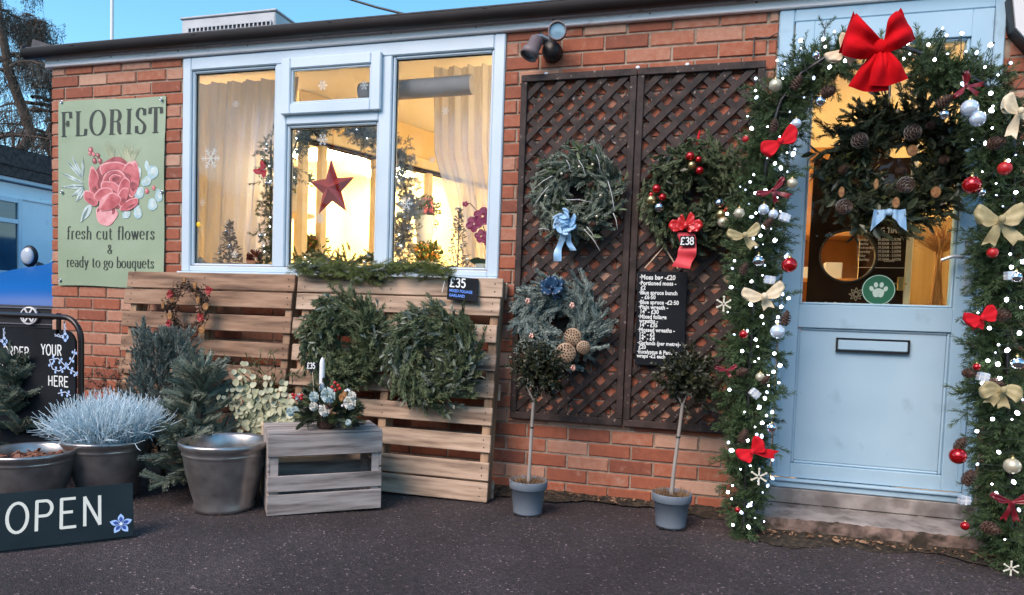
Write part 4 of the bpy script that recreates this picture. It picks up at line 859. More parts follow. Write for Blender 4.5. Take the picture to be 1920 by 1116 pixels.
# ------------------------------------------------------------------ foliage kit
FR = np.random.default_rng(2024)
def sprig(L, nn, nl, w, ang, rg, flat=1.0, stem=.0012, taper=.5, core=0.0):
    """needled shoot along +z; returns quads and per quad tint"""
    t = np.sort(rg.uniform(.04, 1, nn)); az = rg.uniform(0, 2*pi, nn); a = ang*(1-.45*t)+rg.normal(0, .12, nn)
    rad = np.stack([np.cos(az), np.sin(az)*flat, 0*az], 1); d = rad*np.sin(a)[:, None]+V(0, 0, 1)*np.cos(a)[:, None]
    d /= np.linalg.norm(d, axis=1, keepdims=True); l = nl*(1-taper*.5*t**3)*rg.uniform(.8, 1.1, nn)
    p = np.stack([0*t, 0*t, t*L], 1)+rad*stem; q = p+d*l[:, None]; e = np.cross(d, rg.normal(0, 1, (nn, 3))); e /= np.linalg.norm(e, axis=1, keepdims=True)
    e *= w/2; Q = np.stack([p-e*.7, p+e*.7, q+e*.55, q-e*.55], 1); m_ = (p+q)/2
    ti = np.clip(rg.normal(.5, .18, nn), 0, 1)
    s = V(stem, 0, 0), V(0, stem, 0); ax = V(0, 0, L)
    if core:
        c4 = [V(cos(a), sin(a), 0)*core for a in (0, pi/2, pi, pi*1.5)]; S0 = [[c4[i]*.6, c4[(i+1) % 4]*.6, c4[(i+1) % 4]+ax*.3, c4[i]+ax*.3] for i in range(4)]+[[c4[i]+ax*.3, c4[(i+1) % 4]+ax*.3, c4[(i+1) % 4]*.35+ax, c4[i]*.35+ax] for i in range(4)]
        return np.concatenate([Q, np.array(S0)]), np.concatenate([ti, np.full(8, .38)])
    S_ = np.array([[-s[0], s[0], s[0]*.5+ax, -s[0]*.5+ax], [-s[1], s[1], s[1]*.5+ax, -s[1]*.5+ax]])
    return np.concatenate([Q, S_]), np.concatenate([ti, [.25, .25]])
def leafspray(L, n, ll, lw, rg, cup=.25, ang=.9):
    """broad leaves along a stem on +z, each leaf two quads"""
    Q = []; T = []
    for i in range(n):
        t = (i+.6)/n; az = i*2.4+rg.normal(0, .3); a = ang*(1-.5*t)+rg.normal(0, .1); r = V(cos(az), sin(az), 0); d = r*sin(a)+V(0, 0, cos(a)); p = V(0, 0, t*L)
        sdv = nrm(np.cross(d, V(0, 0, 1)+rg.normal(0, .2, 3))); up = np.cross(sdv, d); l = ll*rg.uniform(.75, 1.15); w = lw*rg.uniform(.8, 1.15)/2
        m1 = p+d*l*.35; m2 = p+d*l*.75-up*l*.05; tp = p+d*l-up*l*.12; ti = rg.random()
        Q += [[p, m1-up*w*cup, m1+sdv*w+up*w*cup, p], [m1-up*w*cup, m2-up*w*cup*.7, m2+sdv*w*.8+up*w*cup*.6, m1+sdv*w+up*w*cup], [m2-up*w*cup*.7, tp, tp, m2+sdv*w*.8+up*w*cup*.6],
              [p, p, m1-sdv*w+up*w*cup, m1-up*w*cup], [m1-up*w*cup, m1-sdv*w+up*w*cup, m2-sdv*w*.8+up*w*cup*.6, m2-up*w*cup*.7], [m2-up*w*cup*.7, m2-sdv*w*.8+up*w*cup*.6, tp, tp]]; T += [ti]*6
    Q.append([V(-.001, 0, 0), V(.001, 0, 0), V(.0005, 0, L), V(-.0005, 0, L)]); T.append(.2)
    return np.array(Q), np.array(T)
def scatter(mb, temps, P, D, sc=1.0, mt=0, tv=.16, rg=FR, tint0=0.0):
    """put template shoots at P along D"""
    P = np.asarray(P, float); D = np.asarray(D, float); D = D/np.linalg.norm(D, axis=1, keepdims=True); n = len(P); sc = np.full(n, sc) if np.isscalar(sc) else sc
    ch = rg.integers(0, len(temps), n); h = rg.normal(0, 1, (n, 3)); X = np.cross(D, h); X /= np.linalg.norm(X, axis=1, keepdims=True); Yv = np.cross(D, X)
    tv_ = rg.normal(tint0, tv, n)
    for k, (Q, T) in enumerate(temps):
        i = np.where(ch == k)[0]
        if len(i) == 0: continue
        R_ = np.stack([X[i], Yv[i], D[i]], 1)                     # rows are axes
        q = np.einsum('fva,nab->nfvb', Q, R_)*sc[i][:, None, None, None]+P[i][:, None, None, :]
        mb.quads(q.reshape(-1, 4, 3), mt, np.clip(T[None]+tv_[i][:, None], 0, 1).ravel())
def temps_fir(rg, L=.085, nl=.017, nn=70, w=.0030, ang=.95, flat=1.0, k=5): return [sprig(L*rg.uniform(.8, 1.15), nn, nl, w, ang, rg, flat) for _ in range(k)]
T_BLUE = [sprig(.080*FR.uniform(.8, 1.15), 130, .0095, .0036, .75, FR, 1.0, .006, .3, .0078) for _ in range(5)]; T_NORD = [sprig(.095*FR.uniform(.8, 1.15), 110, .0165, .0036, .85, FR, .7, .003, .4, .0035) for _ in range(5)]; T_PINE = temps_fir(FR, .085, .030, 60, .0021, .85)
T_ART = temps_fir(FR, .075, .0205, 46, .0030, .95); T_LEAF = [leafspray(.10, 7, .050, .020, FR) for _ in range(4)]; T_BIG = [leafspray(.10, 5, .085, .036, FR) for _ in range(4)]
T_SOFT = temps_fir(FR, .07, .009, 120, .0034, .7); T_CED = temps_fir(FR, .11, .012, 70, .0035, .6, .35)
T_BOX = [leafspray(.05, 8, .022, .012, FR, .2, 1.0) for _ in range(5)]
def wreath_fol(mb, c, R, rr, n, temps, mt=0, seed=0, tang=1.0, outw=.55, fwd=.35, cw=1, sc=1.0, noise=.32, tint0=0.0, sq=1.0, a0=0, a1=2*pi, fl=.8):
    rg = np.random.default_rng(seed); th = rg.uniform(a0, a1, n); ph = rg.uniform(-pi*.55, pi*.55, n); ra = V(1, 0, 0)*np.cos(th)[:, None]+V(0, 0, 1)*np.sin(th)[:, None]*sq
    tg = (V(-1, 0, 0)*np.sin(th)[:, None]+V(0, 0, 1)*np.cos(th)[:, None])*cw; fr_ = V(0, -1, 0)
    k = rg.uniform(.1, .9, n)[:, None]*rr; P = np.array(c)+ra*(R+k*np.sin(ph)[:, None])+fr_*k*np.cos(ph)[:, None]*fl
    D = tg*tang+ra*(outw*np.sin(ph)[:, None]+rg.normal(.10, .25, n)[:, None])+fr_*(fwd*np.cos(ph)[:, None])+rg.normal(0, noise, (n, 3))
    scatter(mb, temps, P-D/np.linalg.norm(D, axis=1, keepdims=True)*.04, D, sc*rg.uniform(.75, 1.15, n), mt, .15, rg, tint0)
def wreath(label, c, R, rr, layers, seed, mats, group='wreaths for sale', cat='wreath', name='wreath'):
    t = empty(name, tuple(c), label=label, cat=cat, group=group); mb = MB(); rg = np.random.default_rng(seed)
    for i, L in enumerate(layers): wreath_fol(mb, (0, 0, 0), R, rr, seed=seed*10+i, **L)
    mb.build('foliage', mats, t)
    th = np.linspace(0, 2*pi, 40); b = MB(); b.tube([(R*cos(a)+rg.normal(0, .002), .01+rg.normal(0, .002), R*sin(a)) for a in th], rr*.30, 8); b.build('moss_ring', SOIL, t)
    return t
def wpart(t, mb, name, mats): return mb.build(name, mats, t)
def rel(t, px, py, Y): return at(px, py, Y)-np.array(t.location)
# ribbons and bows, built facing -y in local coordinates
def strip(mb, C, W_, mt=0, ti=.5): mb.grid(np.stack([np.asarray(C)-np.asarray(W_), np.asarray(C)-np.asarray(W_)*.33, np.asarray(C)+np.asarray(W_)*.33, np.asarray(C)+np.asarray(W_)], 1), mt, ti)
def bow(mb, s, wl=1.0, tails=((-.35, 1.25), (.35, 1.2)), lw=.42, lift=.16, knot=.16, tw=.26, rot=0.0, c=(0, 0, 0), depth=.30, mt=0, la=(0.12, 0.12), flare=1.5, droop=0):
    """s: half width of the bow"""
    c = np.array(c, float); Rm = lambda v: np.stack([v[..., 0]*cos(rot)-v[..., 2]*sin(rot), v[..., 1], v[..., 0]*sin(rot)+v[..., 2]*cos(rot)], -1)
    for sg, al in ((-1, la[0]), (1, la[1])):
        n = 22; C = []; W_ = []
        for i in range(n+1):
            t = i/n; u = sin(pi*t)**.75; x = sg*s*wl*u; y = -s*depth*(.35+sin(2*pi*t)*.85*(.4+.6*u)); z = s*(lift*u+al*u*u*3*.33-droop*u*u)
            hw = s*lw*(.24+.80*sin(pi*.64*u)**1.1); C.append((x, y, z)); W_.append((.10*sg*hw*u, .10*hw*sin(3*t*pi), hw))
        C, W_ = np.array(C), np.array(W_); uu = np.sin(pi*np.linspace(0, 1, n+1))**.75; G = []
        for v_ in np.linspace(-1, 1, 9):
            q = C+W_*v_; q[:, 0] -= sg*s*wl*.20*uu**2*v_*v_; q[:, 1] += s*.05*uu*sin(v_*6.5)*(1-.3*abs(v_)); G.append(q)
        mb.grid(np.transpose(Rm(np.array(G)), (1, 0, 2))+c, mt, .5)
    for (dx, L) in tails:
        n = 12; C = []; W_ = []
        for i in range(n+1):
            t = i/n; x = dx*s*L*t; z = -L*s*t; y = -s*(.10+.07*sin(5*t+dx*3)); hw = s*tw*(.35+.65*min(1, t*flare))
            C.append((x, y, z)); W_.append((hw, .25*hw*sin(4*t+dx), hw*dx*.5))
        strip(mb, Rm(np.array(C))+c, Rm(np.array(W_)), mt, .5)
        e = Rm(np.array([C[-1]]))[0]+c; wv = Rm(np.array([W_[-1]]))[0]; dn = Rm(np.array([[dx*s*.13, 0, -s*.13]]))[0]
        mb.add([e-wv, e-wv+dn*1.1, e], [(0, 1, 2)], mt); mb.add([e, e+wv+dn*1.1, e+wv], [(0, 1, 2)], mt)
    mb.ball(c+V(0, -s*.42, 0)*1.0, s*knot, 12, 8, mt, sc=(1, .8, 1.15))
    return mb
def cone_mesh(name='cone', L=.07, R=.025, frost=False, seed=0):
    rg = np.random.default_rng(seed); mb = MB(); mb.ball((0, 0, 0), 1, 8, 6, 0, .1, sc=(R*.62, R*.62, L*.46))
    n = 62
    for i in range(n):
        t = (i+.5)/n; z = -L/2+L*t; r = R*(sin(pi*min(1, t*.86+.14))**.75); a = i*2.39996; d = V(cos(a), sin(a), 0); e = V(-sin(a), cos(a), 0); w_ = R*.36*(1.1-.5*t)
        b = V(0, 0, z)+d*r*.45; tp = V(0, 0, z+L*.035)+d*r; up = V(0, 0, L*.05); ti = rg.uniform(.3, 1)
        mb.quads([[b-e*w_*.6, b+e*w_*.6, tp+e*w_, tp-e*w_]], 0, ti); mb.quads([[tp-e*w_, tp+e*w_, tp+e*w_*.7+up, tp-e*w_*.7+up]], 1 if frost else 0, ti)
        mb.quads([[b-e*w_*.6-up*.6, b+e*w_*.6-up*.6, tp+e*w_, tp-e*w_]], 0, ti*.5)
    return mb
ME_CONE = cone_mesh(seed=1).mesh('cone', [CONE, CONEW]); ME_CONEF = cone_mesh(frost=True, R=.03, L=.06, seed=2).mesh('frosted_cone', [CONE, CONEW])
def put(me, name, loc, rot=(0, 0, 0), sc=1.0, parent=None):
    o = link(name, me, parent); o.location = tuple(loc); o.rotation_euler = rot; o.scale = (sc, sc, sc) if np.isscalar(sc) else sc; return o
ME_BALL = {}
def ball_me(m):
    if m.name not in ME_BALL: ME_BALL[m.name] = MB().ball((0, 0, 0), 1, 24, 16).mesh('ball', m)
    return ME_BALL[m.name]
ME_CAP = MB().lathe([(.0001, 1.22), (.12, 1.22), (.24, 1.20), (.26, .95)], 12).tube([(0, 0, 1.2), (.12, 0, 1.32), (0, 0, 1.46), (-.12, 0, 1.32), (0, 0, 1.2)], .03, 5).mesh('cap', GOLDM)

# ------------------------------------------------------------------ wreaths on the trellis
G_TR = 'wreaths hanging on the trellis'
w1 = wreath('grey green fir wreath with pale blue bow, upper left on the trellis', at(1083, 364, -.085), .148, .105, [dict(n=430, temps=T_BLUE, sc=1.05, noise=.5), dict(n=60, temps=T_LEAF, mt=1, sc=.9)], 1, [F_FIRG, F_FIR], G_TR)
mb = MB(); c = rel(w1, 1058, 418, -.19)
for k in range(14):                                   # rosette of looped ribbon
    a = k*2.4; r = .018+.010*(k % 3); bow(mb, .030, tails=(), rot=a, c=c+V(cos(a)*r, -.008*(k % 4), sin(a)*r), lw=.55, depth=.5, knot=.05)
for (x0, y0, x1, y1, w_) in ((1056, 435, 1043, 490, .019), (1062, 432, 1073, 470, .015)):
    p0, p1 = rel(w1, x0, y0, -.19), rel(w1, x1, y1, -.17); n = 10
    C = [p0+(p1-p0)*i/n+V(.006*sin(i*.8), -.008*sin(i*.9), 0) for i in range(n+1)]; strip(mb, C, [V(w_*(.7+.4*i/n), .006*sin(i), 0) for i in range(n+1)])
wpart(w1, mb, 'blue_bow', BLUER)
TWW = mat('silvered_twig', (0.42, 0.42, 0.40), (0.60, .6, .58), .7, scale=30)
for (a, b) in (((1028, 350), (1000, 388)), ((1036, 330), (1000, 355)), ((1085, 300), (1098, 330)), ((1062, 300), (1070, 322)), ((1140, 340), (1152, 395)), ((1060, 375), (1110, 380)), ((1095, 430), (1125, 470)), ((1100, 425), (1118, 455)), ((1035, 405), (1050, 425)), ((1010, 430), (1030, 432)), ((1118, 290), (1125, 318)), ((1150, 400), (1158, 430))):
    p, q = rel(w1, *a, -.18), rel(w1, *b, -.165); MB().tube([p, (p+q)/2+V(.004, -.012, .006), q], [.0026, .0022, .0012], 5).build('pale_twig', TWW, w1)
for i, (px, py) in enumerate(((1053, 326), (1086, 313), (1111, 309), (1126, 367), (1119, 406), (1023, 368))):
    o = put(ball_me(B_CHAM), 'pearl_berry', rel(w1, px, py, -.19), sc=.0075, parent=w1)
for i, (px, py) in enumerate(((1063, 330), (1108, 346), (1112, 420))): put(ME_CONE, 'pine_cone', rel(w1, px, py, -.175), (1.3, i, .5), .6, w1)

w2 = wreath('dark green fir wreath with red bow and bauble clusters, upper right on the trellis', at(1305, 366, -.085), .162, .110, [dict(n=360, temps=T_NORD, sc=1.05, noise=.5, mt=0), dict(n=150, temps=T_BIG, mt=1, sc=.68, noise=.5), dict(n=90, temps=T_LEAF, mt=1, sc=.85)], 2, [F_FIR, F_GLEAF], G_TR)
for mm_, px, py, r in ((B_RED, 1294, 293, .021), (B_RED, 1310, 299, .015), (B_GOLD, 1297, 310, .019), (B_RED, 1312, 320, .019), (B_RED, 1231, 354, .021), (B_RED, 1242, 370, .018), (B_GOLD, 1221, 375, .023), (B_SIL, 1236, 389, .024), (B_RED, 1221, 365, .012), (B_SIL, 1349, 381, .023), (B_GOLD, 1352, 402, .023), (B_RED, 1363, 393, .014), (B_CHAM, 1356, 417, .026)):
    put(ball_me(mm_), 'bauble', rel(w2, px, py, -.185), sc=r, parent=w2)
mb = MB(); c = rel(w2, 1286, 425, -.185)
bow(mb, .080, tails=(), c=c, lw=.34, depth=.4, la=(0.0, 0.0), lift=.02); bow(mb, .052, tails=(), c=c+V(0, -.01, .01), lw=.5, rot=.5); bow(mb, .052, tails=(), c=c+V(0, -.012, .0), lw=.5, rot=-.5)
wpart(w2, mb, 'red_satin_bow', REDS)
mb = MB(); n = 14; p = [rel(w2, *q, -.19) for q in ((1286, 436), (1291, 460), (1287, 480), (1276, 502))]
C = []
for i in range(n+1): t = i/n*3; k = min(2, int(t)); C.append(p[k]+(p[k+1]-p[k])*(t-k)+V(0, -.006*sin(i*1.1), 0))
strip(mb, C, [V(.040+.003*sin(i), .006*sin(i*.8), -.006) for i in range(n+1)]); wpart(w2, mb, 'red_ribbon_tail', mat('coral_ribbon', (.62, .035, .05), (.70, .06, .075), .55, scale=8))
mb = MB(); p = [rel(w2, *q, -.05) for q in ((1312, 245), (1309, 262), (1306, 290))]; mb.tube(p, [.003, .008, .004], 6); wpart(w2, mb, 'hanging_ribbon', REDR)
# £38 tag pinned to the ribbon
pt = at(1289, 452, -.205); pc = empty('price_tag', tuple(pt), label='small black £38 price tag on the red ribbon', cat='price tag')
MB().box((-.034, -.001, -.024), (.034, .003, .024), .001).build('card', SLATE, pc)
mb = MB(); text(mb, '£38', NG, V(0, -.0035, -.0165), Rx, Uz, .033, pen(.17), 0, 1.0, .08, True, V(0, -.0006, 0)); mb.build('lettering', CHALK, pc)

w3 = wreath('blue grey spruce wreath with navy bow and lotus pods, lower left on the trellis', at(1050, 602, -.085), .148, .105, [dict(n=330, temps=T_BLUE, sc=1.25, noise=.45)], 3, [F_BLUE], G_TR)
mb = MB(); c = rel(w3, 1037, 540, -.18); bow(mb, .062, tails=(), c=c, rot=.1, depth=.5); bow(mb, .055, tails=((-.5, .9), (.5, .8)), c=c+V(0, -.012, 0), rot=.9, depth=.5); bow(mb, .055, tails=(), c=c+V(0, -.014, 0), rot=-.7, depth=.5); wpart(w3, mb, 'navy_bow', NAVYR)
POD = mat('lotus_pod', (0.26, .17, .10), (.46, .33, .22), .8, scale=30); PODH = mat('pod_holes', (.05, .025, .015), rough=.9)
for (px, py, r, tx_) in ((1061, 662, .052, .1), (1074, 632, .046, -.3), (1094, 652, .035, .5)):
    pc_ = rel(w3, px, py, -.20); mb = MB(); Mx = Matrix.Translation(tuple(pc_)) @ Matrix.Rotation(pi/2+.15, 4, 'X') @ Matrix.Rotation(tx_*.6, 4, 'Y')
    mb.lathe([(.0001, .012), (r*.88, .010), (r*.98, .004), (r, -.004), (r*.8, -.02), (r*.3, -.045), (.004, -.06)], 26, M=Mx)
    k = 0
    for (rr_, nn_) in ((0, 1), (.30, 6), (.58, 11), (.82, 16)):
        for j in range(nn_):
            a = j*2*pi/nn_+rr_*3; hx_, hy_ = rr_*r*cos(a), rr_*r*sin(a); q = [Mx @ Vector((hx_+r*.085*cos(b), hy_+r*.085*sin(b), .0130)) for b in np.arange(8)*pi/4]; mb.add([tuple(v) for v in q], [tuple(range(8))], 1)
    wpart(w3, mb, 'lotus_pod', [POD, PODH])
COPPER = mat('copper_bud', (0.62, .34, .26), (.75, .5, .42), .3, metal=.5, scale=30)
for i, (px, py) in enumerate(((990, 565), (1073, 573), (997, 631), (1075, 690))):
    mb = MB(); cc = rel(w3, px, py, -.18)
    for k in range(7): a = k*2.4; mb.ball(cc+V(.008*cos(a), -.004*k*.4, .008*sin(a)), .008, 8, 6, sc=(.8, .8, 1.3))
    wpart(w3, mb, 'copper_bud', COPPER)

# wreaths on the pallets
G_PA = 'plain wreaths hanging on the front pallet'
w4 = wreath('bushy plain fir wreath, left one on the pale pallet', at(650, 640, -.27), .165, .120, [dict(n=480, temps=T_NORD, noise=.5, sc=1.15), dict(n=70, temps=T_BLUE, noise=.5, sc=1.1, mt=0), dict(n=200, temps=T_CED, mt=1, sc=.9, noise=.5), dict(n=50, temps=T_LEAF, mt=2, sc=.7)], 4, [F_FIR, F_OLIVE, F_FIRG], G_PA)
w5 = wreath('bushy plain fir wreath, right one on the pale pallet below the price board', at(812, 668, -.29), .168, .122, [dict(n=400, temps=T_NORD, noise=.5, sc=1.15), dict(n=60, temps=T_BLUE, noise=.5, sc=1.1, mt=2), dict(n=90, temps=T_BLUE, noise=.5, sc=1.1, mt=0), dict(n=170, temps=T_CED, mt=1, sc=.95, noise=.5), dict(n=170, temps=T_LEAF, mt=2, sc=.85)], 5, [F_FIR, F_OLIVE, F_FIRG], G_PA)
w6 = empty('dried_wreath', tuple(at(355, 578, -.25)), label='small brown twig wreath with red flowers and dried orange slices', cat='wreath')
mb = MB(); rg = np.random.default_rng(6)
for k in range(90):
    a = rg.uniform(0, 2*pi); r = .118+rg.normal(0, .016); pts = []
    for s in range(6): aa = a+s*.22; rr_ = r+rg.normal(0, .008); pts.append(V(rr_*cos(aa), -.01+rg.normal(0, .012), rr_*sin(aa)*1.05))
    mb.tube(pts, .0016, 4, 0, rg.random(), cap=False)
for k in range(620):
    a = rg.uniform(0, 2*pi); r = .118+rg.normal(0, .020); p = V(r*cos(a), -.02+rg.normal(0, .014), r*sin(a)*1.05); d = nrm(rg.normal(0, 1, 3))*.018; e = nrm(np.cross(d, rg.normal(0, 1, 3)))*.006; mb.quads([[p-e, p+d*.5-e*1.5, p+d, p+d*.5+e*1.5]], 1, rg.random())
mb.build('twig_ring', [TWIG, fol('dried_leaves', (0.06, .028, .018), (.26, .15, .09))], w6)
PETR = mat('dried_red_petals', (.20, .010, .014), (.46, .06, .055), .7, tint=True); ORNG = mat('orange_slice', (.20, .075, .02), (.42, .22, .08), .6, scale=60); RIND = mat('orange_rind', (.24, .12, .035), rough=.7)
for (px, py) in ((320, 552), (392, 545), (377, 595), (318, 608)):
    mb = MB(); cc = rel(w6, px, py, -.30)
    for k in range(16):
        a = k*2.4+px; q_ = .35+.65*((k*5) % 9)/9; d = V(cos(a), -.9*(1.1-q_), sin(a))*.034*q_; e = V(-sin(a), .35*(-1)**k, cos(a))*.011; mb.quads([[cc-e*.3, cc+d*.6-e, cc+d, cc+d*.6+e]], 0, rg.random())
    mb.build('red_flower', PETR, w6)
for (px, py, rx_) in ((322, 560, .9), (305, 572, .5), (378, 619, 1), (385, 575, .95), (371, 563, .6), (345, 527, .4), (318, 592, .8), (365, 535, .6)):
    mb = MB(); cc = rel(w6, px, py, -.30); disc(mb, cc, .021, cc[1], 1, rx=rx_); disc(mb, cc, .0175, cc[1]-.001, 0, rx=rx_); disc(mb, cc, .004, cc[1]-.002, 1, rx=rx_); disc(mb, cc, .021, cc[1]+.005, 1, rx=rx_); mb.build('orange_slice', [ORNG, RIND], w6)

# door wreath
w7 = wreath('large dark wreath of fir, cones and orange slices hanging on the door glass', at(1675, 312, -.10), .212, .128, [dict(n=300, temps=T_NORD, noise=.5, sc=1.15, mt=0, outw=.9, tang=.7), dict(n=230, temps=T_BIG, mt=1, sc=.72, noise=.6, outw=.9, tang=.6), dict(n=90, temps=T_LEAF, mt=2, sc=.8, noise=.6)], 7, [F_DARK, F_GLEAF, fol('olive_leaves', (.02, .03, .008), (.12, .13, .035))], None)
for i, (px, py) in enumerate(((1612, 263), (1712, 248), (1583, 388), (1698, 347))): put(ME_CONEF, 'frosted_cone', rel(w7, px, py, -.24), (pi/2+.3*(i-1), .2*i, .3), 1.15, w7)
for i, (px, py) in enumerate(((1582, 318), (1690, 320), (1770, 300), (1745, 235))): put(ME_CONE, 'pine_cone', rel(w7, px, py, -.235), (pi/2+.4*(i-1), .5*i, .3), .8, w7)
for i, (px, py, rx_) in enumerate(((1711, 282, .9), (1578, 360, .5), (1680, 380, .6), (1643, 345, .4), (1755, 360, .8))):
    mb = MB(); cc = rel(w7, px, py, -.235); disc(mb, cc, .024, cc[1], 1, rx=rx_); disc(mb, cc, .020, cc[1]-.001, 0, rx=rx_); disc(mb, cc, .024, cc[1]+.005, 1, rx=rx_); mb.build('orange_slice', [ORNG, RIND], w7)
mb = MB(); c = rel(w7, 1667, 398, -.23)
for sg in (-1, 1):
    n = 8; C = [c+V(sg*(.012+.055*i/n), -.01*sin(i), -.006-.03*i/n) for i in range(n+1)]; strip(mb, C, [V(-.1*sg, 0, 1)*(.016+.032*i/n) for i in range(n+1)])
mb.ball(c, .016, 10, 8); wpart(w7, mb, 'pale_blue_bow', BLUER)
mb = MB(); c = at(1668, 172, -.035)-np.array(w7.location); d_ = at(1663, 245, -.09)-np.array(w7.location); mb.tube([c+V(0, .02, .12), c, d_], [.006, .006, .006], 6); wpart(w7, mb, 'hanging_strap', BLACKM)

# fir garland on top of the pallet
gl = empty('fir_garland', tuple(at(690, 505, -.15)), label='loose pine garland laid along the top edge of the pallet', cat='garland'); mb = MB(); rg = np.random.default_rng(8); P = []; D = []; P2 = []; D2 = []
gpts = [at(*q, -.17) for q in ((562, 502), (600, 500), (640, 505), (680, 512), (720, 505), (760, 500), (800, 507), (830, 510))]
for i in range(420):
    t = rg.random()**1.1*6.99; k = int(t); p = gpts[k]+(gpts[k+1]-gpts[k])*(t-k); th_ = .042*(1.3 if t < 5 else .5); q = p+rg.normal(0, th_*.5, 3)*V(1, 1, .7)
    dr_ = V(rg.choice([-1, 1], p=[.35, .65])*1.2, rg.normal(-.25, .35), rg.normal(-.15 if t < 4 else 0, .28)); sel = (P, D) if rg.random() < .8 else (P2, D2); sel[0].append(q); sel[1].append(dr_)
P, D, P2, D2 = map(np.array, (P, D, P2, D2)); o_ = np.array(gl.location)
scatter(mb, T_PINE, P-o_, D, rg.uniform(.7, 1.15, len(P)), 0, .16, rg, .1); scatter(mb, T_NORD, P2-o_, D2, .8, 1, .15, rg); mb.build('foliage', [F_MOSSG, F_FIRG], gl)
mb = MB(); mb.tube([p-o_ for p in gpts], .008, 6); mb.build('stem', TWIG, gl)

# price board on the pallet
Rb = nrm(at(897, 520, -.17)-at(845, 515, -.17)); Ub = nrm(at(841, 516, -.155)-at(838, 560, -.20)); ob_ = at(838, 561, -.205)
pb = empty('price_board', tuple(ob_), label='small black £35 board tied to the top right of the pallet', cat='price board', group='black price signs')
Nb = np.cross(Rb, Ub); Mx = Matrix(((*[float(v) for v in (Rb[0], Nb[0], Ub[0])], 0), (Rb[1], Nb[1], Ub[1], 0), (Rb[2], Nb[2], Ub[2], 0), (0, 0, 0, 1)))
MB().box((0, -.004, 0), (.168, .004, .130), .001, M=Mx).build('board', SLATE, pb)
mb = MB(); text(mb, '£35', NG, Nb*.0048+Rb*.014+Ub*.072, Rb, Ub, .048, pen(.16), 0, .95, .10, False, Nb*.0008); mb.build('lettering', CHALK, pb)
btext('MIXED FOLIAGE', .022, Nb*.0055+Rb*.012+Ub*.042, Rb, Ub, CHALKB, pb, weight=.03, sx=.80); btext('GARLAND', .022, Nb*.0055+Rb*.012+Ub*.016, Rb, Ub, CHALKB, pb, weight=.03, sx=.85)
mb = MB(); mb.tube([Rb*.04+Ub*.13, Rb*.03+Ub*.17+V(0, .03, 0)], .0015, 5); mb.tube([Rb*(-.02)+Ub*.10, Rb*(-.03)+Ub*.035], .002, 5); mb.build('string', WHITEP, pb)

# chalk price list on the trellis
cb0 = at(1190, 684, -.055); Rl = V(1, 0, 0); Ul = nrm(at(1196, 505, -.055)-cb0); wl_, hl_ = .243, .472
cb = empty('price_list_board', tuple(cb0), label='tall narrow chalkboard price list hanging on the right trellis', cat='chalkboard')
Nl = np.cross(Rl, Ul); Mx = Matrix(((Rl[0], Nl[0], Ul[0], 0), (Rl[1], Nl[1], Ul[1], 0), (Rl[2], Nl[2], Ul[2], 0), (0, 0, 0, 1)))
MB().box((0, -.005, 0), (wl_, .005, hl_), .002, M=Mx).build('board', SLATE, cb)
lines = [('·Moss bag -£20', .444, .0335, .028), ('·Portioned moss -', .416, .0290, .026), (' £2', .393, .029, .026), ('·Blue spruce bunch', .369, .0285, .026), ('  - £6·50', .346, .028, .026), ('·Blue spruce -£2·50', .321, .029, .026), ('·Plain wreath -', .296, .0290, .026), (' 14" - £30', .273, .029, .026), ('·Mixed foliage', .248, .029, .026), (' wreaths -', .227, .028, .026), (' 14" - £35', .206, .028, .026), ('·Mossed wreaths -', .182, .0285, .026), (' 12" - £3', .160, .028, .026), (' 14" - £4', .139, .028, .026), ('·Garlands (per metre)-', .116, .0270, .022), (' £20', .095, .028, .026), ('·Eucalyptus & Pampas', .072, .0265, .022), ('wraps -£2 each', .051, .0265, .022)]
for s_, z, sz, _w in lines: btext(s_, sz, Rl*.010+Ul*(z-.012)+Nl*.0062, Rl, Ul, CHALK, cb, weight=.030, sx=.86)
mb = MB()
for (a, b) in (((1209, 503), (1243, 465)), ((1271, 504), (1247, 465))): mb.tube([at(*a, -.062)-cb0, at(*b, -.05)-cb0], .0035, 6)
mb.build('string', PINEW, cb)
# ------------------------------------------------------------------ potted plants and cut greenery
def cushion_bush(label, loc, R, Hh, n=1500, seed=1):
    t = empty('cushion_bush', loc, label=label, cat='plant'); rg = np.random.default_rng(seed); mb = MB()
    for k in range(n):
        a = rg.uniform(0, 2*pi); u = sqrt(rg.random()); st = V(cos(a), sin(a), 0)*R*.66*u; st[2] = -.01; e = .70*u**1.5+rg.normal(0, .09); d = V(sin(e)*cos(a), sin(e)*sin(a), cos(e)); L = Hh*(1.08-.18*u)*rg.uniform(.70, 1.12); p = [st]; dd = d.copy(); cu = rg.normal(0, .16, 3)
        for s in range(7): dd = nrm(dd+rg.normal(0, .12, 3)+cu*.5+V(0, 0, .07)); p.append(p[-1]+dd*L/7)
        mb.tube(p, np.linspace(.0026, .0012, 8), 3, 0, float(np.clip(rg.normal(.55, .25), 0, 1)), cap=False)
        q = p[4]; f = nrm(dd+rg.normal(0, .55, 3))*L*.28; mb.tube([q, q+f*.5+rg.normal(0, .004, 3), q+f], [.002, .0018, .001], 3, 0, rg.random(), cap=False)
    mb.ball((0, 0, Hh*.2), 1, 14, 8, 0, .0, sc=(R*.55, R*.55, Hh*.30)); mb.build('foliage', F_SILV, t); return t
cushion_bush('frosty white cushion bush growing in a pewter planter', (-2.785, -.90, .265), .235, .25)
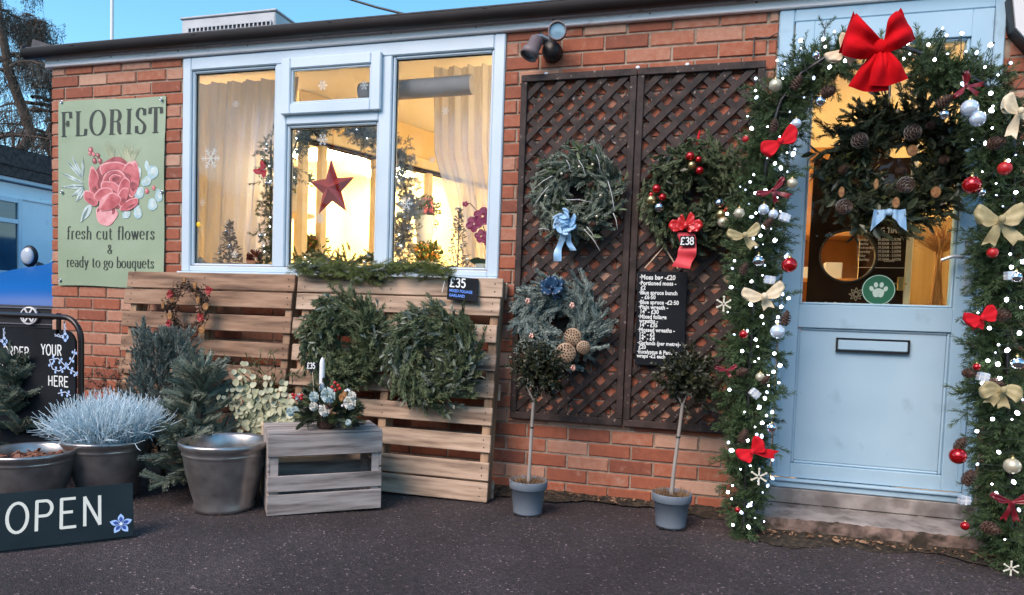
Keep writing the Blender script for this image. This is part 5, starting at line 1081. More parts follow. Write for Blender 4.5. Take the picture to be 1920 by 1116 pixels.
def fir_bush(name, label, base, h, wid, n_br, temps, m, seed, sc=1.0, group=None, lean=(0, 0), droop=.25, dens=1.0, up=.25, cat='fir'):
    t = empty(name, base, label=label, cat=cat, group=group); rg = np.random.default_rng(seed); tk = MB(); mb = MB(); P = []; D = []
    ax = lambda f: V(lean[0]*f, lean[1]*f, h*f)
    tk.tube([ax(0), ax(.35), ax(.7), ax(.97)], [.013, .011, .008, .004], 7)
    for k in range(n_br):
        f = .08+.88*(k/n_br); a = k*2.39996+rg.normal(0, .2); L = wid*(1.1-f)**.8*rg.uniform(.75, 1.1); d = V(cos(a), sin(a), up+.5*f); q = [ax(f)]; d = nrm(d); m_ = max(3, int(L/.05))
        for s in range(m_): d = nrm(d+V(0, 0, -droop*.12)+rg.normal(0, .05, 3)); q.append(q[-1]+d*L/m_)
        tk.tube(q, np.linspace(.005, .002, len(q)), 4, cap=False); side = nrm(np.cross(d, V(0, 0, 1)))
        for s in range(1, len(q)):
            P.append(q[s]-d*.03); D.append(d+rg.normal(0, .1, 3))
            for sg in (-1, 1):
                for _ in range(int(round(1*dens+rg.random()*.6))): P.append(q[s]-d*.02*rg.random()); D.append(d*.8+side*sg*rg.uniform(.6, 1.0)+V(0, 0, rg.normal(.1, .25)))
    for z in np.arange(.55, .98, .06): P.append(ax(z)); D.append(V(rg.normal(0, .3), rg.normal(0, .3), 1))
    P.append(ax(.95)); D.append(V(0, 0, 1)); scatter(mb, temps, P, D, sc*rg.uniform(.8, 1.15, len(P)), 0, .14, rg)
    tk.build('stems', TWIG, t); mb.build('foliage', m, t); return t
T_PLUMP = [sprig(.098*FR.uniform(.85, 1.1), 190, .0062, .0032, .62, FR, 1.0, .0085, .2, .0100) for _ in range(5)]
fir_bush('fir_bundle', 'dark blue green fir boughs crowding behind the left edge planter', (at(28, 800, -.88)[0], -.88, .10), .56, .24, 24, T_PLUMP, F_FIRG, 31, 1.35, 'bundles of cut fir', cat='fir boughs')
fir_bush('fir_bundle', 'upright plump fir boughs behind the empty planter', (-2.50, -.62, .12), .51, .23, 17, T_PLUMP, F_FIRG, 32, 1.35, 'bundles of cut fir', (.02, 0), up=.5, cat='fir boughs')
fir_bush('fir_bundle', 'low sprawling fir boughs on the ground between two planters', (-2.44, -.74, .02), .34, .19, 16, T_PLUMP, F_FIRG, 33, 1.2, 'bundles of cut fir', (0, -.02), up=.2, droop=.7, cat='fir boughs')
# soft grey cypress column
t = empty('grey_cypress', (-2.87, -.45, 0), label='soft grey green cypress in front of the brown pallet', cat='conifer'); rg = np.random.default_rng(9); mb = MB(); P = []; D = []
for k in range(1500):
    z = rg.uniform(.15, .82); a = rg.uniform(0, 2*pi); r = .19*(1-max(0, (z-.45))*1.15)**.8*sqrt(rg.random()); lob = .035*sin(a*3+z*9); P.append(V((r+lob)*cos(a), (r+lob)*sin(a), z-.04)); D.append(V(cos(a)*.5, sin(a)*.5, 1)+rg.normal(0, .35, 3))
for (x, y, z0, z1) in ((-.09, -.05, .62, .86), (.15, -.04, .56, .80), (.02, 0, .62, .80)):
    for k in range(60): f = rg.random(); P.append(V(x+rg.normal(0, .018*(1.3-f)), y+rg.normal(0, .018), z0+(z1-z0)*f-.04)); D.append(V(rg.normal(0, .3), rg.normal(0, .3), 1))
scatter(mb, T_SOFT, P, D, rg.uniform(.7, 1.1, len(P)), 0, .2, rg); mb.build('foliage', fol('grey_cypress_leaves', (.085, .100, .080), (.36, .41, .36)), t)
mb = MB(); mb.tube([(0, 0, 0), (.01, 0, .4), (0, 0, .7)], [.014, .01, .004], 6); mb.build('stem', TWIG, t)
t = empty('twiggy_shrub', (-3.28, -.22, 0), label='thin brown twiggy shrub against the brick left of the cypress', cat='shrub'); mb = MB(); rg = np.random.default_rng(12); P = []; D = []
for k in range(26):
    p = V(rg.normal(0, .03), rg.normal(0, .02), .1); d = nrm(V(rg.normal(0, .3), rg.normal(-.1, .15), 1)); q = [p]
    for s in range(7): d = nrm(d+rg.normal(0, .16, 3)); q.append(q[-1]+d*.075); P.append(q[-1]); D.append(rg.normal(0, 1, 3)); P.append(q[-1]); D.append(d+rg.normal(0, .4, 3))
    mb.tube(q, np.linspace(.003, .001, 8), 3, cap=False)
mb.build('stems', TWIG, t); mb = MB(); scatter(mb, T_BOX, P, D, .6, 0, .2, rg); mb.build('foliage', fol('brown_leaves', (.05, .035, .025), (.16, .11, .08)), t)
# dried grey branches drooping over the middle of the pallets
t = empty('dry_branches', tuple(at(505, 760, -.42)), label='sparse grey green dry branches behind the variegated leaves', cat='branches'); mb = MB(); P = []; D = []; rg = np.random.default_rng(14)
for k in range(20):
    p = V(rg.normal(0, .06), rg.normal(0, .02), 0); d = nrm(V(rg.normal(.0, .5), rg.normal(0, .1), 1)); q = [p]
    for s in range(6): d = nrm(d+rg.normal(0, .2, 3)+V(0, 0, -.05)); q.append(q[-1]+d*.048); P.append(q[-1]); D.append(d+rg.normal(0, .6, 3))
    mb.tube(q, .0012, 3, cap=False)
mb.build('stems', TWIG, t); mb = MB(); scatter(mb, T_SOFT, P, D, .6, 0, .2, rg); mb.build('foliage', F_OLIVE, t)
# variegated eucalyptus in the pine crate
t = empty('variegated_plant', tuple(at(505, 800, -.52)), label='pale variegated round leaved plant standing in the pine crate', cat='plant'); mb = MB(); st = MB(); rg = np.random.default_rng(15)
def rleaf(mb, c, n_, r, ti, mt=0):
    n_ = nrm(n_); u = nrm(np.cross(n_, V(.3, .2, 1))); v = np.cross(n_, u); mb.add([c+u*r*cos(a)*1.08+v*r*sin(a)+n_*r*.12*cos(2*a) for a in np.arange(10)*pi/5], [tuple(range(10))], mt, ti)
for (dx, dz, ln) in ((-.20, .20, 9), (-.16, .30, 12), (-.11, .34, 11), (-.02, .20, 7), (.06, .22, 8), (.12, .26, 10), (-.06, .18, 7), (.17, .20, 8), (.03, .28, 9), (-.24, .16, 7), (.20, .12, 6)):
    q = [V(dx*.25+dx*.75*(s/ln)**1.2, rg.normal(0, .004)-.05*(s/ln), -.06+(dz+.04)*s/ln) for s in range(ln+1)]; st.tube(q, .0022, 4, cap=False)
    for s in range(2, ln+1):
        for sg in (-1, 1):
            r = .013+.014*(1-s/ln)**.7+rg.normal(0, .0015); nv = V(rg.normal(0, .35), -1, rg.normal(.2, .35)); rleaf(mb, q[s]+V(sg*r*.95, rg.normal(-.01, .008), rg.normal(0, .004)), nv, r, float(np.clip(rg.normal(.6, .25), 0, 1)))
for k in range(160): p = V(rg.uniform(-.17, .22), rg.uniform(-.08, .06), rg.uniform(-.05, .09)); rleaf(mb, p, rg.normal(0, 1, 3)+V(0, -1, .3), rg.uniform(.006, .013), rg.random())
mb.build('foliage', F_EUC, t); st.build('stems', fol('pale_stems', (.25, .24, .12), (.4, .38, .22)), t)
# candle arrangement on the grey crate
ar = at(612, 795, -.70); ar[2] = .40
t = empty('candle_arrangement', tuple(ar), label='Christmas table arrangement with one white candle and cream roses on the grey crate', cat='flower arrangement'); mb = MB(); P = []; D = []; rg = np.random.default_rng(16)
for k in range(190):
    a = rg.uniform(0, 2*pi); e = rg.uniform(.2, 2.0); d = V(sin(e)*cos(a)*1.15, sin(e)*sin(a)*.8, cos(e)*.8); P.append(d*rg.uniform(.03, .115)+V(0, 0, .055)); D.append(d+rg.normal(0, .25, 3))
scatter(mb, T_NORD, P[:115], D[:115], .8, 0, .15, rg); scatter(mb, T_PINE, P[115:150], D[115:150], .85, 1, .15, rg); scatter(mb, T_BIG, P[150:], D[150:], .6, 2, .15, rg); mb.build('foliage', [F_DARK, F_MOSSG, F_GLEAF], t)
mb = MB(); mb.lathe([(.035, -.01), (.045, .0), (.045, .03), (.035, .05), (.0001, .05)], 18); mb.build('base', SOIL, t)
mb = MB(); mb.lathe([(.0125, .05), (.0125, .285), (.010, .30), (.004, .315), (.0002, .316)], 16, c=rel(t, 606, 795, -.70)*V(1, 1, 0)+V(0, -.02, .012)); mb.tube([rel(t, 606, 795, -.7)*V(1, 1, 0)+V(0, 0, .31), rel(t, 606, 795, -.7)*V(1, 1, 0)+V(.001, 0, .325)], .001, 4); mb.build('candle', mat('candle_wax', (.74, .76, .78), rough=.5), t)
WROSE = mat('cream_petals', (.50, .50, .44), (.66, .66, .60), .6, tint=True); SLEAF = mat('silver_grey_leaf', (.30, .42, .42), (.48, .58, .58), .6, tint=True)
def rose(cc, r, m, nm):
    mb = MB(); rg2 = np.random.default_rng(int(abs(cc[0])*1e5) % 9999)
    for ring, (k_, rr_, tl) in enumerate(((5, 1.0, .9), (5, .75, .5), (4, .5, .2), (3, .25, 0))):
        for j in range(k_):
            a = j*2*pi/k_+ring*.6; d = V(cos(a), -.25-.4*(3-ring)*.0, sin(a)); e = V(-sin(a), 0, cos(a)); b = cc+V(0, -.006*ring, 0); q = []
            for u in (0, .5, 1):
                row = []
                for v_ in (-1, -.4, .4, 1): row.append(b+d*V(1, 0, 1)*r*rr_*(.25+.75*u)+e*v_*r*rr_*.62*(.5+.6*u-.25*abs(v_)*u)+V(0, -1, 0)*r*(.15+.55*(1-tl)*u+.1*(1-abs(v_))*u))
                q.append(row)
            mb.grid(np.array(q), 0, float(rg2.random()))
    mb.build(nm, m, t)
for (px, py, r) in ((609, 770, .026), (589, 762, .021), (657, 755, .030), (661, 742, .020)): rose(rel(t, px, py, -.83), r, WROSE, 'cream_rose')
for (px, py, r) in ((617, 741, .036), (590, 744, .024), (546, 772, .022), (555, 768, .016), (654, 792, .014), (562, 745, .018)): rose(rel(t, px, py, -.82), r, SLEAF, 'silver_leaf_rosette')
mb = MB()
for (px, py) in ((628, 718), (634, 723), (623, 726), (637, 729), (629, 732), (549, 740), (555, 742), (561, 744), (552, 746), (565, 748), (558, 749), (566, 741)): mb.ball(rel(t, px, py, -.83), .0082, 8, 6)
mb.build('red_berries', B_REDM, t)
mb = MB()
for (px, py) in ((600, 762), (600, 770), (642, 761), (652, 731), (655, 733), (648, 733)): mb.ball(rel(t, px, py, -.83), .006, 8, 6)
mb.build('white_berries', WHITEP, t)
for (px, py) in ((640, 745), (646, 738)): mb = MB(); cc = rel(t, px, py, -.82); disc(mb, cc, .018, cc[1], 1, rx=.7); disc(mb, cc, .014, cc[1]-.001, 0, rx=.7); mb.build('orange_slice', [ORNG, RIND], t)
put(ME_CONE, 'pine_cone', rel(t, 616, 762, -.83), (1.2, .3, .2), .6, t)
ht = at(584, 687, -.74); t = empty('heart_price_tag', tuple(ht), label='small black heart £35 tag on a stick above the candle arrangement', cat='price tag', group='black price signs')
mb = MB(); hp = []
for a in np.linspace(0, 2*pi, 36, endpoint=False): hp.append((.0285*(16*sin(a)**3)/16*1.15, .0285*(13*cos(a)-5*cos(2*a)-2*cos(3*a)-cos(4*a))/15))
mb.prism(hp, lambda x, z, k: (x, .003*(2*k-1)*.6, z)); mb.build('heart', SLATE, t)
mb = MB(); text(mb, '£35', NG, V(0, -.0025, -.010), Rx, Uz, .026, pen(.17), 0, .9, .05, True, V(0, -.0006, 0)); mb.build('lettering', CHALK, t)
MB().tube([(.004, .003, -.025), (.012, .004, -.10), (.012, .006, -.22)], .002, 5).build('stick', PINEW, t)

# standard bay trees in grey pots
def standard(bx, by, cx, cz, R, label, seed, stem_pts, pr=.0875, ph=.165):
    t = empty('standard_tree', (bx, by, 0), label=label, cat='potted tree', group='standard bay trees in grey plastic pots'); rg = np.random.default_rng(seed)
    mb = MB(); mb.lathe([(pr*.76, .002), (pr*.78, .0), (pr*.80, .012), (pr*.93, ph*.74), (pr*1.0, ph*.75), (pr*1.04, ph*.78), (pr*1.07, ph*.98), (pr*1.05, ph), (pr*1.0, ph), (pr*.97, ph*.8)], 40)
    for i in range(4): a = -pi/2-.6+i*pi/2; mb.box((pr*.77*cos(a)-.012, pr*.77*sin(a)-.012, -.0015), (pr*.77*cos(a)+.012, pr*.77*sin(a)+.012, .008), 0, 1)
    pot = mb.build('pot', [POTG, BLACKM], t)
    mb = MB(); n = 18; rr = np.linspace(.0001, pr*.98, 6); mb.grid(np.array([[(r*cos(a), r*sin(a), ph*.90+rg.normal(0, .004)) for a in np.arange(n)*2*pi/n] for r in rr]), close_v=True)
    mb.build('soil', SOIL, t); mb = MB()
    for k in range(420):
        a = rg.uniform(0, 2*pi); r = pr*sqrt(rg.random())*1.02; p = V(r*cos(a), r*sin(a), ph*.92); d = nrm(V(rg.normal(cos(a)*.5, .4), rg.normal(sin(a)*.5, .4), 1.0))*rg.uniform(.012, .036); e = nrm(np.cross(d, rg.normal(0, 1, 3)))*.0011; mb.quads([[p-e, p+e, p+d+e*.4, p+d-e*.4]], 0, rg.random())
    mo = mb.build('dry_moss', STRAW, t); tag(mo, kind='stuff')
    o_ = V(bx, by, 0); S_ = [np.array(p) for p in stem_pts]; mb = MB(); mb.tube(S_, np.linspace(.0095, .0075, len(S_)), 8)
    mb.tube([S_[-1], S_[-1]+V(.03, 0, .08)], .005, 5); mb.tube([S_[-1], S_[-1]+V(-.04, .01, .07)], .005, 5); mb.build('stem', BARKP, t)
    tie = MB(); k_ = S_[len(S_)//2]; tie.ball(k_, .012, 8, 6, sc=(1, 1, .5)); tie.build('tie', BLACKM, t)
    C = V(cx-bx, 0, cz); P = []; D = []; br = MB()
    for k in range(40):
        a = rg.uniform(0, 2*pi); e = np.arccos(rg.uniform(-.75, 1)); d = V(sin(e)*cos(a), sin(e)*sin(a), cos(e)); s0 = S_[-1]+V(0, 0, .01); tip = C+d*V(R[0], R[0]*.85, R[1])*rg.uniform(.7, 1.25); q = [s0, s0*.5+C*.5, tip*.6+C*.4, tip]; br.tube(q, [.004, .003, .002, .001], 3, cap=False)
        for _ in range(8): f = rg.uniform(.35, 1.15); p = C+(tip-C)*f+rg.normal(0, .026, 3); P.append(p); D.append(nrm(p-C)+rg.normal(0, .6, 3)+V(0, 0, .3))
    br.build('branches', TWIG, t); mb = MB(); scatter(mb, T_BOX, P, D, rg.uniform(.75, 1.3, len(P)), 0, .25, rg); mb.build('crown', F_LEAF, t); return t
standard(-.79, -.39, -.762, .69, (.080, .082), 'left potted bay tree with short leafy ball, beside the pallet', 41, [(0, 0, .14), (.004, 0, .3), (.006, 0, .42), (.010, 0, .55)])
standard(-.115, -.34, -.068, .685, (.080, .082), 'right potted bay tree with leaning stem under the price list', 42, [(-.003, 0, .14), (.002, 0, .25), (.016, 0, .42), (.028, 0, .57)], .0865, .160)

# ------------------------------------------------------------------ OPEN board leaning on the planters
q0 = V(-2.562, -1.735, .003); q1 = V(-2.205, -1.360, .003); Ro = nrm(q1-q0); Wd = .74; base = q1-Ro*Wd
back = nrm(np.cross(V(0, 0, 1), Ro)); Uo = nrm(V(0, 0, 1)*.80+back*.42); Hh = .222; No = np.cross(Ro, Uo)
t = empty('open_sign', tuple(base), label='dark OPEN board with a painted blue flower leaning on the planters', cat='sign'); Mx = Matrix(((Ro[0], No[0], Uo[0], 0), (Ro[1], No[1], Uo[1], 0), (Ro[2], No[2], Uo[2], 0), (0, 0, 0, 1)))
MB().box((0, -.005, 0), (Wd, .005, Hh), .0015, M=Mx).build('board', mat('dark_teal_board', (0.007, 0.017, 0.022), (0.011, 0.023, 0.029), .8, scale=5, spec=.15), t)
mb = MB(); text(mb, 'OPEN', NG, No*.0056+Ro*(Wd-.432)+Uo*.064, Ro, Uo, .114, pen(.10), 0, .95, .13, False, No*.0006); mb.build('lettering', mat('cream_marker', (.62, .64, .56), rough=.7), t)
mb = MB(); fc = Ro*(Wd-.046)+Uo*.055+No*.0058
for k in range(5):
    a = pi/2+k*2*pi/5; d = Ro*cos(a)+Uo*sin(a); e = -Ro*sin(a)+Uo*cos(a); n = 10
    for sc_, mt in ((1.0, 0), (.60, 1)):
        v = [fc+No*.0006*mt+d*(.004+.038*sc_*u+(1-sc_)*.008)+e*.0115*sc_*sin(pi*u)*s for s in (1, -1) for u in (np.linspace(0, 1, n) if s > 0 else np.linspace(1, 0, n))]; mb.add(v, [tuple(range(len(v)))], mt)
mb.add([fc+No*.0014+(Ro*cos(a)+Uo*sin(a))*.006 for a in np.arange(12)*pi/6], [tuple(range(12))], 2)
mb.build('painted_flower', [CHALKL, mat('deep_blue_ink', (.02, .06, .28), rough=.7), CHALK], t); mb = MB()
fc2 = Ro*.262+Uo*.165+No*.006
for k in range(3): a = -.3+k*1.1; d = Ro*cos(a)+Uo*sin(a); bar_ = [fc2, fc2+d*.022-No*0, fc2+d*.026+Uo*.004, fc2+Uo*.005]; mb.add(bar_, [(0, 1, 2, 3)], 0)
mb.build('painted_petals', CHALKL, t)

# ------------------------------------------------------------------ swing A-board behind the fir boughs
ax_ = V(-3.36, -.90, 0); t = empty('pavement_sign', tuple(ax_), label='black framed chalkboard pavement sign reading ORDER YOUR HERE', cat='pavement sign')
mb = MB(); X0, X1, ZT_ = -.52, .395, .872; r = .11; P = [(X1, 0, .02), (X1, 0, ZT_-r)]+[(X1-r+r*cos(a), 0, ZT_-r+r*sin(a)) for a in np.linspace(0, pi/2, 8)][1:]+[(X0+r+r*cos(a), 0, ZT_-r+r*sin(a)) for a in np.linspace(pi/2, pi, 8)]+[(X0, 0, .02)]
mb.tube(P, .014, 10); mb.box((X0-.02, -.22, 0), (X0+.02, .22, .03), .006); mb.box((X1-.02, -.22, 0), (X1+.02, .22, .03), .006)
for x in (X1-.14, X0+.14): mb.box((x-.012, -.006, ZT_-.085), (x+.012, .006, ZT_+.018), .002)
mb.build('frame', mat('black_gloss_frame', (.012, .006, .005), rough=.3), t)
bw0, bw1, bz0_, bz1_ = X0+.035, X1-.030, .06, ZT_-.065; c_ = .07; ol = [(bw0, bz0_), (bw1, bz0_), (bw1, bz1_-c_)]+[(bw1-c_+c_*cos(a), bz1_-c_+c_*sin(a)) for a in np.linspace(0, pi/2, 7)]+[(bw0+c_+c_*cos(a), bz1_-c_+c_*sin(a)) for a in np.linspace(pi/2, pi, 7)]
MB().prism(ol, lambda x, z, k: (x, .006-.012*k, z)).build('board', SLATE, t)
def ab(px, py): q = at(px, py, -.909)-ax_; return V(q[0], -.0075, q[2])
mb = MB(); R_ = Rx; U_ = Uz
def abt(s, px, py, H, wx, tr, w_=.15): text(mb, s, NG, ab(px, py), R_, U_, H, pen(w_), 0, wx, tr, False, V(0, -.0004, 0))
abt('ORDER', 5, 668, .052, .98, .07, .13); abt('YOUR', 77, 665, .052, .92, .06, .13); abt('BLOOms', -6, 696, .052, .98, .06, .13); abt('HERE', 90, 723, .050, .98, .06, .13)
mb.build('lettering', CHALK, t); mb = MB(); rg = np.random.default_rng(3)
def vine(pts, mt=1):
    q = [ab(*p) for p in pts]
    for i in range(len(q)-1):
        d = q[i+1]-q[i]; d = nrm(d); e = V(-d[2], 0, d[0])*.0022; mb.quads([[q[i]-e, q[i+1]-e, q[i+1]+e, q[i]+e]], 2)
        for s in (-1, 1):
            c = (q[i]+q[i+1])/2+V(-d[2], 0, d[0])*.011*s+V(0, -.0003, 0); blobm(c, .0065)
def blobm(c, r): mb.add([c+V(r*cos(a), 0, r*1.15*sin(a)) for a in np.arange(9)*2*pi/9], [tuple(range(9))], 1)
vine([(92, 675), (98, 692), (110, 696), (120, 690), (130, 682), (138, 668), (140, 655)]); vine([(92, 675), (108, 672), (118, 682), (128, 692), (140, 698)]); vine([(140, 698), (144, 705)]); vine([(108, 738), (122, 735), (132, 742)]); vine([(0, 668), (10, 676)])
for (cx_, cy_) in ((122, 632), (8, 640)):
    for (dx, dz) in ((-.010, 0), (.010, 0), (0, .010), (0, -.012)): blobm(ab(cx_, cy_)+V(dx, -.0004, dz), .011)
    for a in (1.9, .5):
        lp = [V(0, 0, .012), V(.014, 0, .018), V(.012, 0, .030), V(.026, 0, .036), V(.020, 0, .048), V(.034, 0, .060)]; rt = lambda v: V(v[0]*cos(a)-v[2]*sin(a), -.0005, v[0]*sin(a)+v[2]*cos(a))
        c = ab(cx_, cy_); ll = [c+rt(v) for v in lp]; rl = [c+rt(V(-v[0]*.2+.006*i, 0, v[2]+.002)) for i, v in enumerate(lp)]
        for L in (ll, rl):
            for i in range(len(L)-1): d = nrm(L[i+1]-L[i]); e = V(-d[2], 0, d[0])*.0016; mb.quads([[L[i]-e, L[i+1]-e, L[i+1]+e, L[i]+e]], 2)
mb.build('painted_holly', [CHALK, CHALKL, mat('outline_chalk', (.55, .66, .85), rough=.8)], t)

# ------------------------------------------------------------------ twin flood light, alarm box
t = empty('twin_floodlight', tuple(at(1037, 100, 0)), label='twin spot security light on the brick under the fascia', cat='security light')
MAUV = mat('mauve_grey_metal', (.13, .10, .105), (.19, .155, .16), .5, scale=8)
cB = np.array(t.location)
mb = MB(); Mx = Matrix.Rotation(pi/2, 4, 'X'); mb.lathe([(.0001, .075), (.035, .073), (.048, .05), (.052, .02), (.052, .0)], 24, M=Mx); mb.box((-.05, -.06, .03), (.02, -.02, .075), .006); mb.build('mount', BLKP, t)
mb = MB(); mb.tube([(.0, -.05, .02), (.005, -.09, .07), (.012, -.10, .11)], .013, 10); mb.tube([(-.01, -.05, .05), (-.05, -.08, .06), (-.075, -.09, .055)], .013, 10); mb.build('arm', mat('arm_metal', (.4, .42, .45), rough=.35, metal=.8), t)
def lamp(c, d, L, r, nm):
    q = Vector(d).to_track_quat('Z', 'Y').to_matrix().to_4x4(); M_ = Matrix.Translation(c) @ q; mb = MB(); mb.lathe([(.0001, -L*.5), (r*.55, -L*.48), (r*.78, -L*.38), (r*.80, L*.15), (r, L*.2), (r, L*.5), (r*.86, L*.5), (r*.82, L*.34)], 26, M=M_); o = mb.build(nm, MAUV, t)
    mb = MB(); mb.lathe([(.0001, L*.36), (r*.82, L*.34)], 22, M=M_); mb.build('lens', mat('lamp_glass', (.20, .33, .42), rough=.1, spec=.9) if 'lamp_glass' not in bpy.data.materials else bpy.data.materials['lamp_glass'], o)
lamp(rel(t, 1000, 88, -.12), (-.35, -.30, -.88), .115, .046, 'lamp_head'); lamp(rel(t, 1046, 61, -.13), (.12, -.97, -.12), .08, .046, 'lamp_head')
al = at(1890, 30, -.05); t = empty('alarm_box', (1.33, -.0, 2.33), label='white alarm box with dark edge at the top right corner', cat='alarm box')
hexo = [(-.125, .075), (-.105, -.06), (-.02, -.165), (.12, -.165), (.20, -.06), (.20, .12), (.12, .17), (-.06, .17)]
MB().prism(hexo, lambda x, z, k: (x*1.06, -.070*k, z*1.06)).build('back_box', BLKP, t); MB().prism(hexo, lambda x, z, k: (x, -.071-.012*k, z)).build('cover', mat('alarm_white', (.66, .64, .62), rough=.4), t)
mb = MB(); text(mb, 'E', NG, V(-.072, -.0838, .065), Rx, Uz, .055, pen(.16), 0, 1, 0, False, V(0, -.0004, 0)); mb.build('lettering', mat('grey_print', (.28, .28, .30)), t)
# ------------------------------------------------------------------ the decorated arch round the door
YA = -.38
path = [(1392, 1005), (1395, 950), (1398, 880), (1400, 800), (1402, 720), (1408, 640), (1412, 560), (1418, 480), (1425, 400), (1432, 330), (1442, 260), (1462, 195), (1500, 145), (1550, 112), (1605, 95), (1650, 92), (1700, 100), (1745, 122), (1790, 140), (1835, 165), (1872, 205), (1890, 260), (1893, 330), (1890, 420), (1885, 520), (1880, 620), (1880, 720), (1882, 820), (1885, 920), (1888, 1020), (1890, 1068)]
PP = [at(x, y, YA) for x, y in path]; PP[0][2] = .03; PP[-1][2] = .02
seg = np.array([np.linalg.norm(PP[i+1]-PP[i]) for i in range(len(PP)-1)]); cum = np.concatenate([[0], np.cumsum(seg)]); TOT = cum[-1]
def pth(s):
    s = min(max(s, 0), TOT-1e-6); i = min(int(np.searchsorted(cum, s, 'right'))-1, len(seg)-1); f = (s-cum[i])/seg[i]; return PP[i]+(PP[i+1]-PP[i])*f, nrm(PP[i+1]-PP[i])
arch = empty('garland_arch', tuple(PP[0]*V(1, 1, 0)), label='artificial pine garland arch framing the pale blue door', cat='garland arch'); AO = np.array(arch.location)
mb = MB()
for dy in (-.05, .20): mb.tube([p+V(0, dy, 0)-AO for p in PP], .009, 8)
for s in np.arange(.1, TOT, .38): p, d = pth(s); mb.tube([p+V(0, -.05, 0)-AO, p+V(0, .20, 0)-AO], .005, 5)
mb.build('arch_frame', BLACKM, arch)
rg = np.random.default_rng(77); P = []; D = []; TI = []; st = MB()
def width(s):
    u = s/TOT
    if u < .05: return .085
    if u < .33: return .120
    if u < .455: return .125
    if u < .475: return .07
    if u < .53: return .030
    if u < .60: return .115
    return .135
s = 0.0
while s < TOT-.03:
    c, d = pth(s); wv = width(s); X = nrm(np.cross(d, V(0, 1, 0))); Yv = V(0, 1, 0)
    # clumps: side shoots that carry several tips, so that the outline is ragged
    a = rg.uniform(0, 2*pi); rad = X*cos(a)+Yv*sin(a)*.85; L = wv*rg.uniform(.45, 1.0)*(1.35 if rg.random() < .16 else 1)
    dr = nrm(rad+d*rg.normal(.1, .45)+V(0, 0, -.15)+rg.normal(0, .15, 3)); q = [c+rg.normal(0, .01, 3)]
    for k in range(3): dr = nrm(dr+rg.normal(0, .12, 3)+V(0, 0, -.04)); q.append(q[-1]+dr*L/3)
    st.tube(np.array(q)-AO, .0016, 3, cap=False); cl = rg.normal(0, .16)
    for k in range(1, 4):
        for _ in range(2 if k < 3 else 3):
            P.append(q[k]-dr*.03); D.append(dr*.9+rg.normal(0, .55, 3)+V(0, 0, -.05)); TI.append(cl)
    s += .0036 if wv > .1 else .0065 if wv > .05 else .02
P = np.array(P); D = np.array(D); mb = MB(); scatter(mb, T_ART, P-AO, D, rg.uniform(.65, 1.15, len(P)), 0, .20, rg); mb.build('foliage', F_ART, arch)
for dd in (.03,): st.tube([p-AO+V(.008*sin(i*2), .008*cos(i*2), 0) for i, p in enumerate(PP)], .007, 6)
st.build('stems', TWIG, arch)
# fairy lights: three strings
ME_BULB = MB().ball((0, 0, 0), 1, 10, 7, 0, sc=(.85, .85, 1.15)).tube([(0, 0, .9), (0, 0, 2.0)], [.45, .35], 6, 1).mesh('bulb', [BULB, CABLE])
ME_BULBS = MB().ball((0, 0, 0), 1, 8, 5, 0).mesh('small_bulb', [BULB])
ME_BULBD = MB().ball((0, 0, 0), 1, 10, 7, 0, sc=(.8, .8, 1.2)).mesh('dim_bulb', [BULBD])
def lights(s0, s1, n, label, seed, wmul=1.0):
    t = empty('string_lights', tuple(pth(s0)[0]*V(1, 1, 1)), label=label, cat='fairy lights', group='white fairy lights on the arch'); o_ = np.array(t.location); rg = np.random.default_rng(seed); pts = []
    for i in range(n):
        s = s0+(s1-s0)*(i+rg.uniform(-.4, .4))/n; c, d = pth(s); wv = max(width(s), .055)*wmul; X = nrm(np.cross(d, V(0, 1, 0))); sx_ = rg.uniform(-1.08, 1.08)*(.9 if rg.random() < .8 else 1.15); r = wv
        p = c+X*sx_*r+V(0, -1, 0)*r*(.55+.55*sqrt(max(0, 1-sx_**2)))+rg.normal(0, .008, 3); p[1] -= .02; p[2] = max(p[2], .03); pts.append(p)
        rr_ = rg.uniform(.0060, .0092) if rg.random() < .55 else rg.uniform(.0028, .005)
        put(ME_BULBD if rng.random() < .28 else ME_BULB if rr_ > .007 else ME_BULBS, 'bulb', p-o_, tuple(rg.normal(0, .7, 3)), rr_, t)
    mb = MB()
    for i in range(n-1):
        a, b = pts[i]-o_, pts[i+1]-o_; m_ = (a+b)/2+V(0, .03, -.02); mb.tube([a+V(0, .008, 0), m_, b+V(0, .008, 0)], .0016, 4, cap=False)
    mb.build('cable', CABLE, t)
lights(.04, TOT*.36, 98, 'white fairy lights on the left leg of the door arch', 5)
lights(TOT*.36, TOT*.60, 46, 'white fairy lights along the top of the door arch', 6, .95)
lights(TOT*.60, TOT-.03, 98, 'white fairy lights on the right leg of the door arch', 7, 1.05)
# bows
def arch_bow(px, py, s, m, label, grp, rot=0.0, Y=-.56, name='bow', **k):
    o = MB(); bow(o, s*.86, rot=rot, **k); ob = o.build(name, m); ob.location = tuple(at(px, py, Y)); return tag(ob, label, 'bow', grp)
GB = 'bows on the door arch'
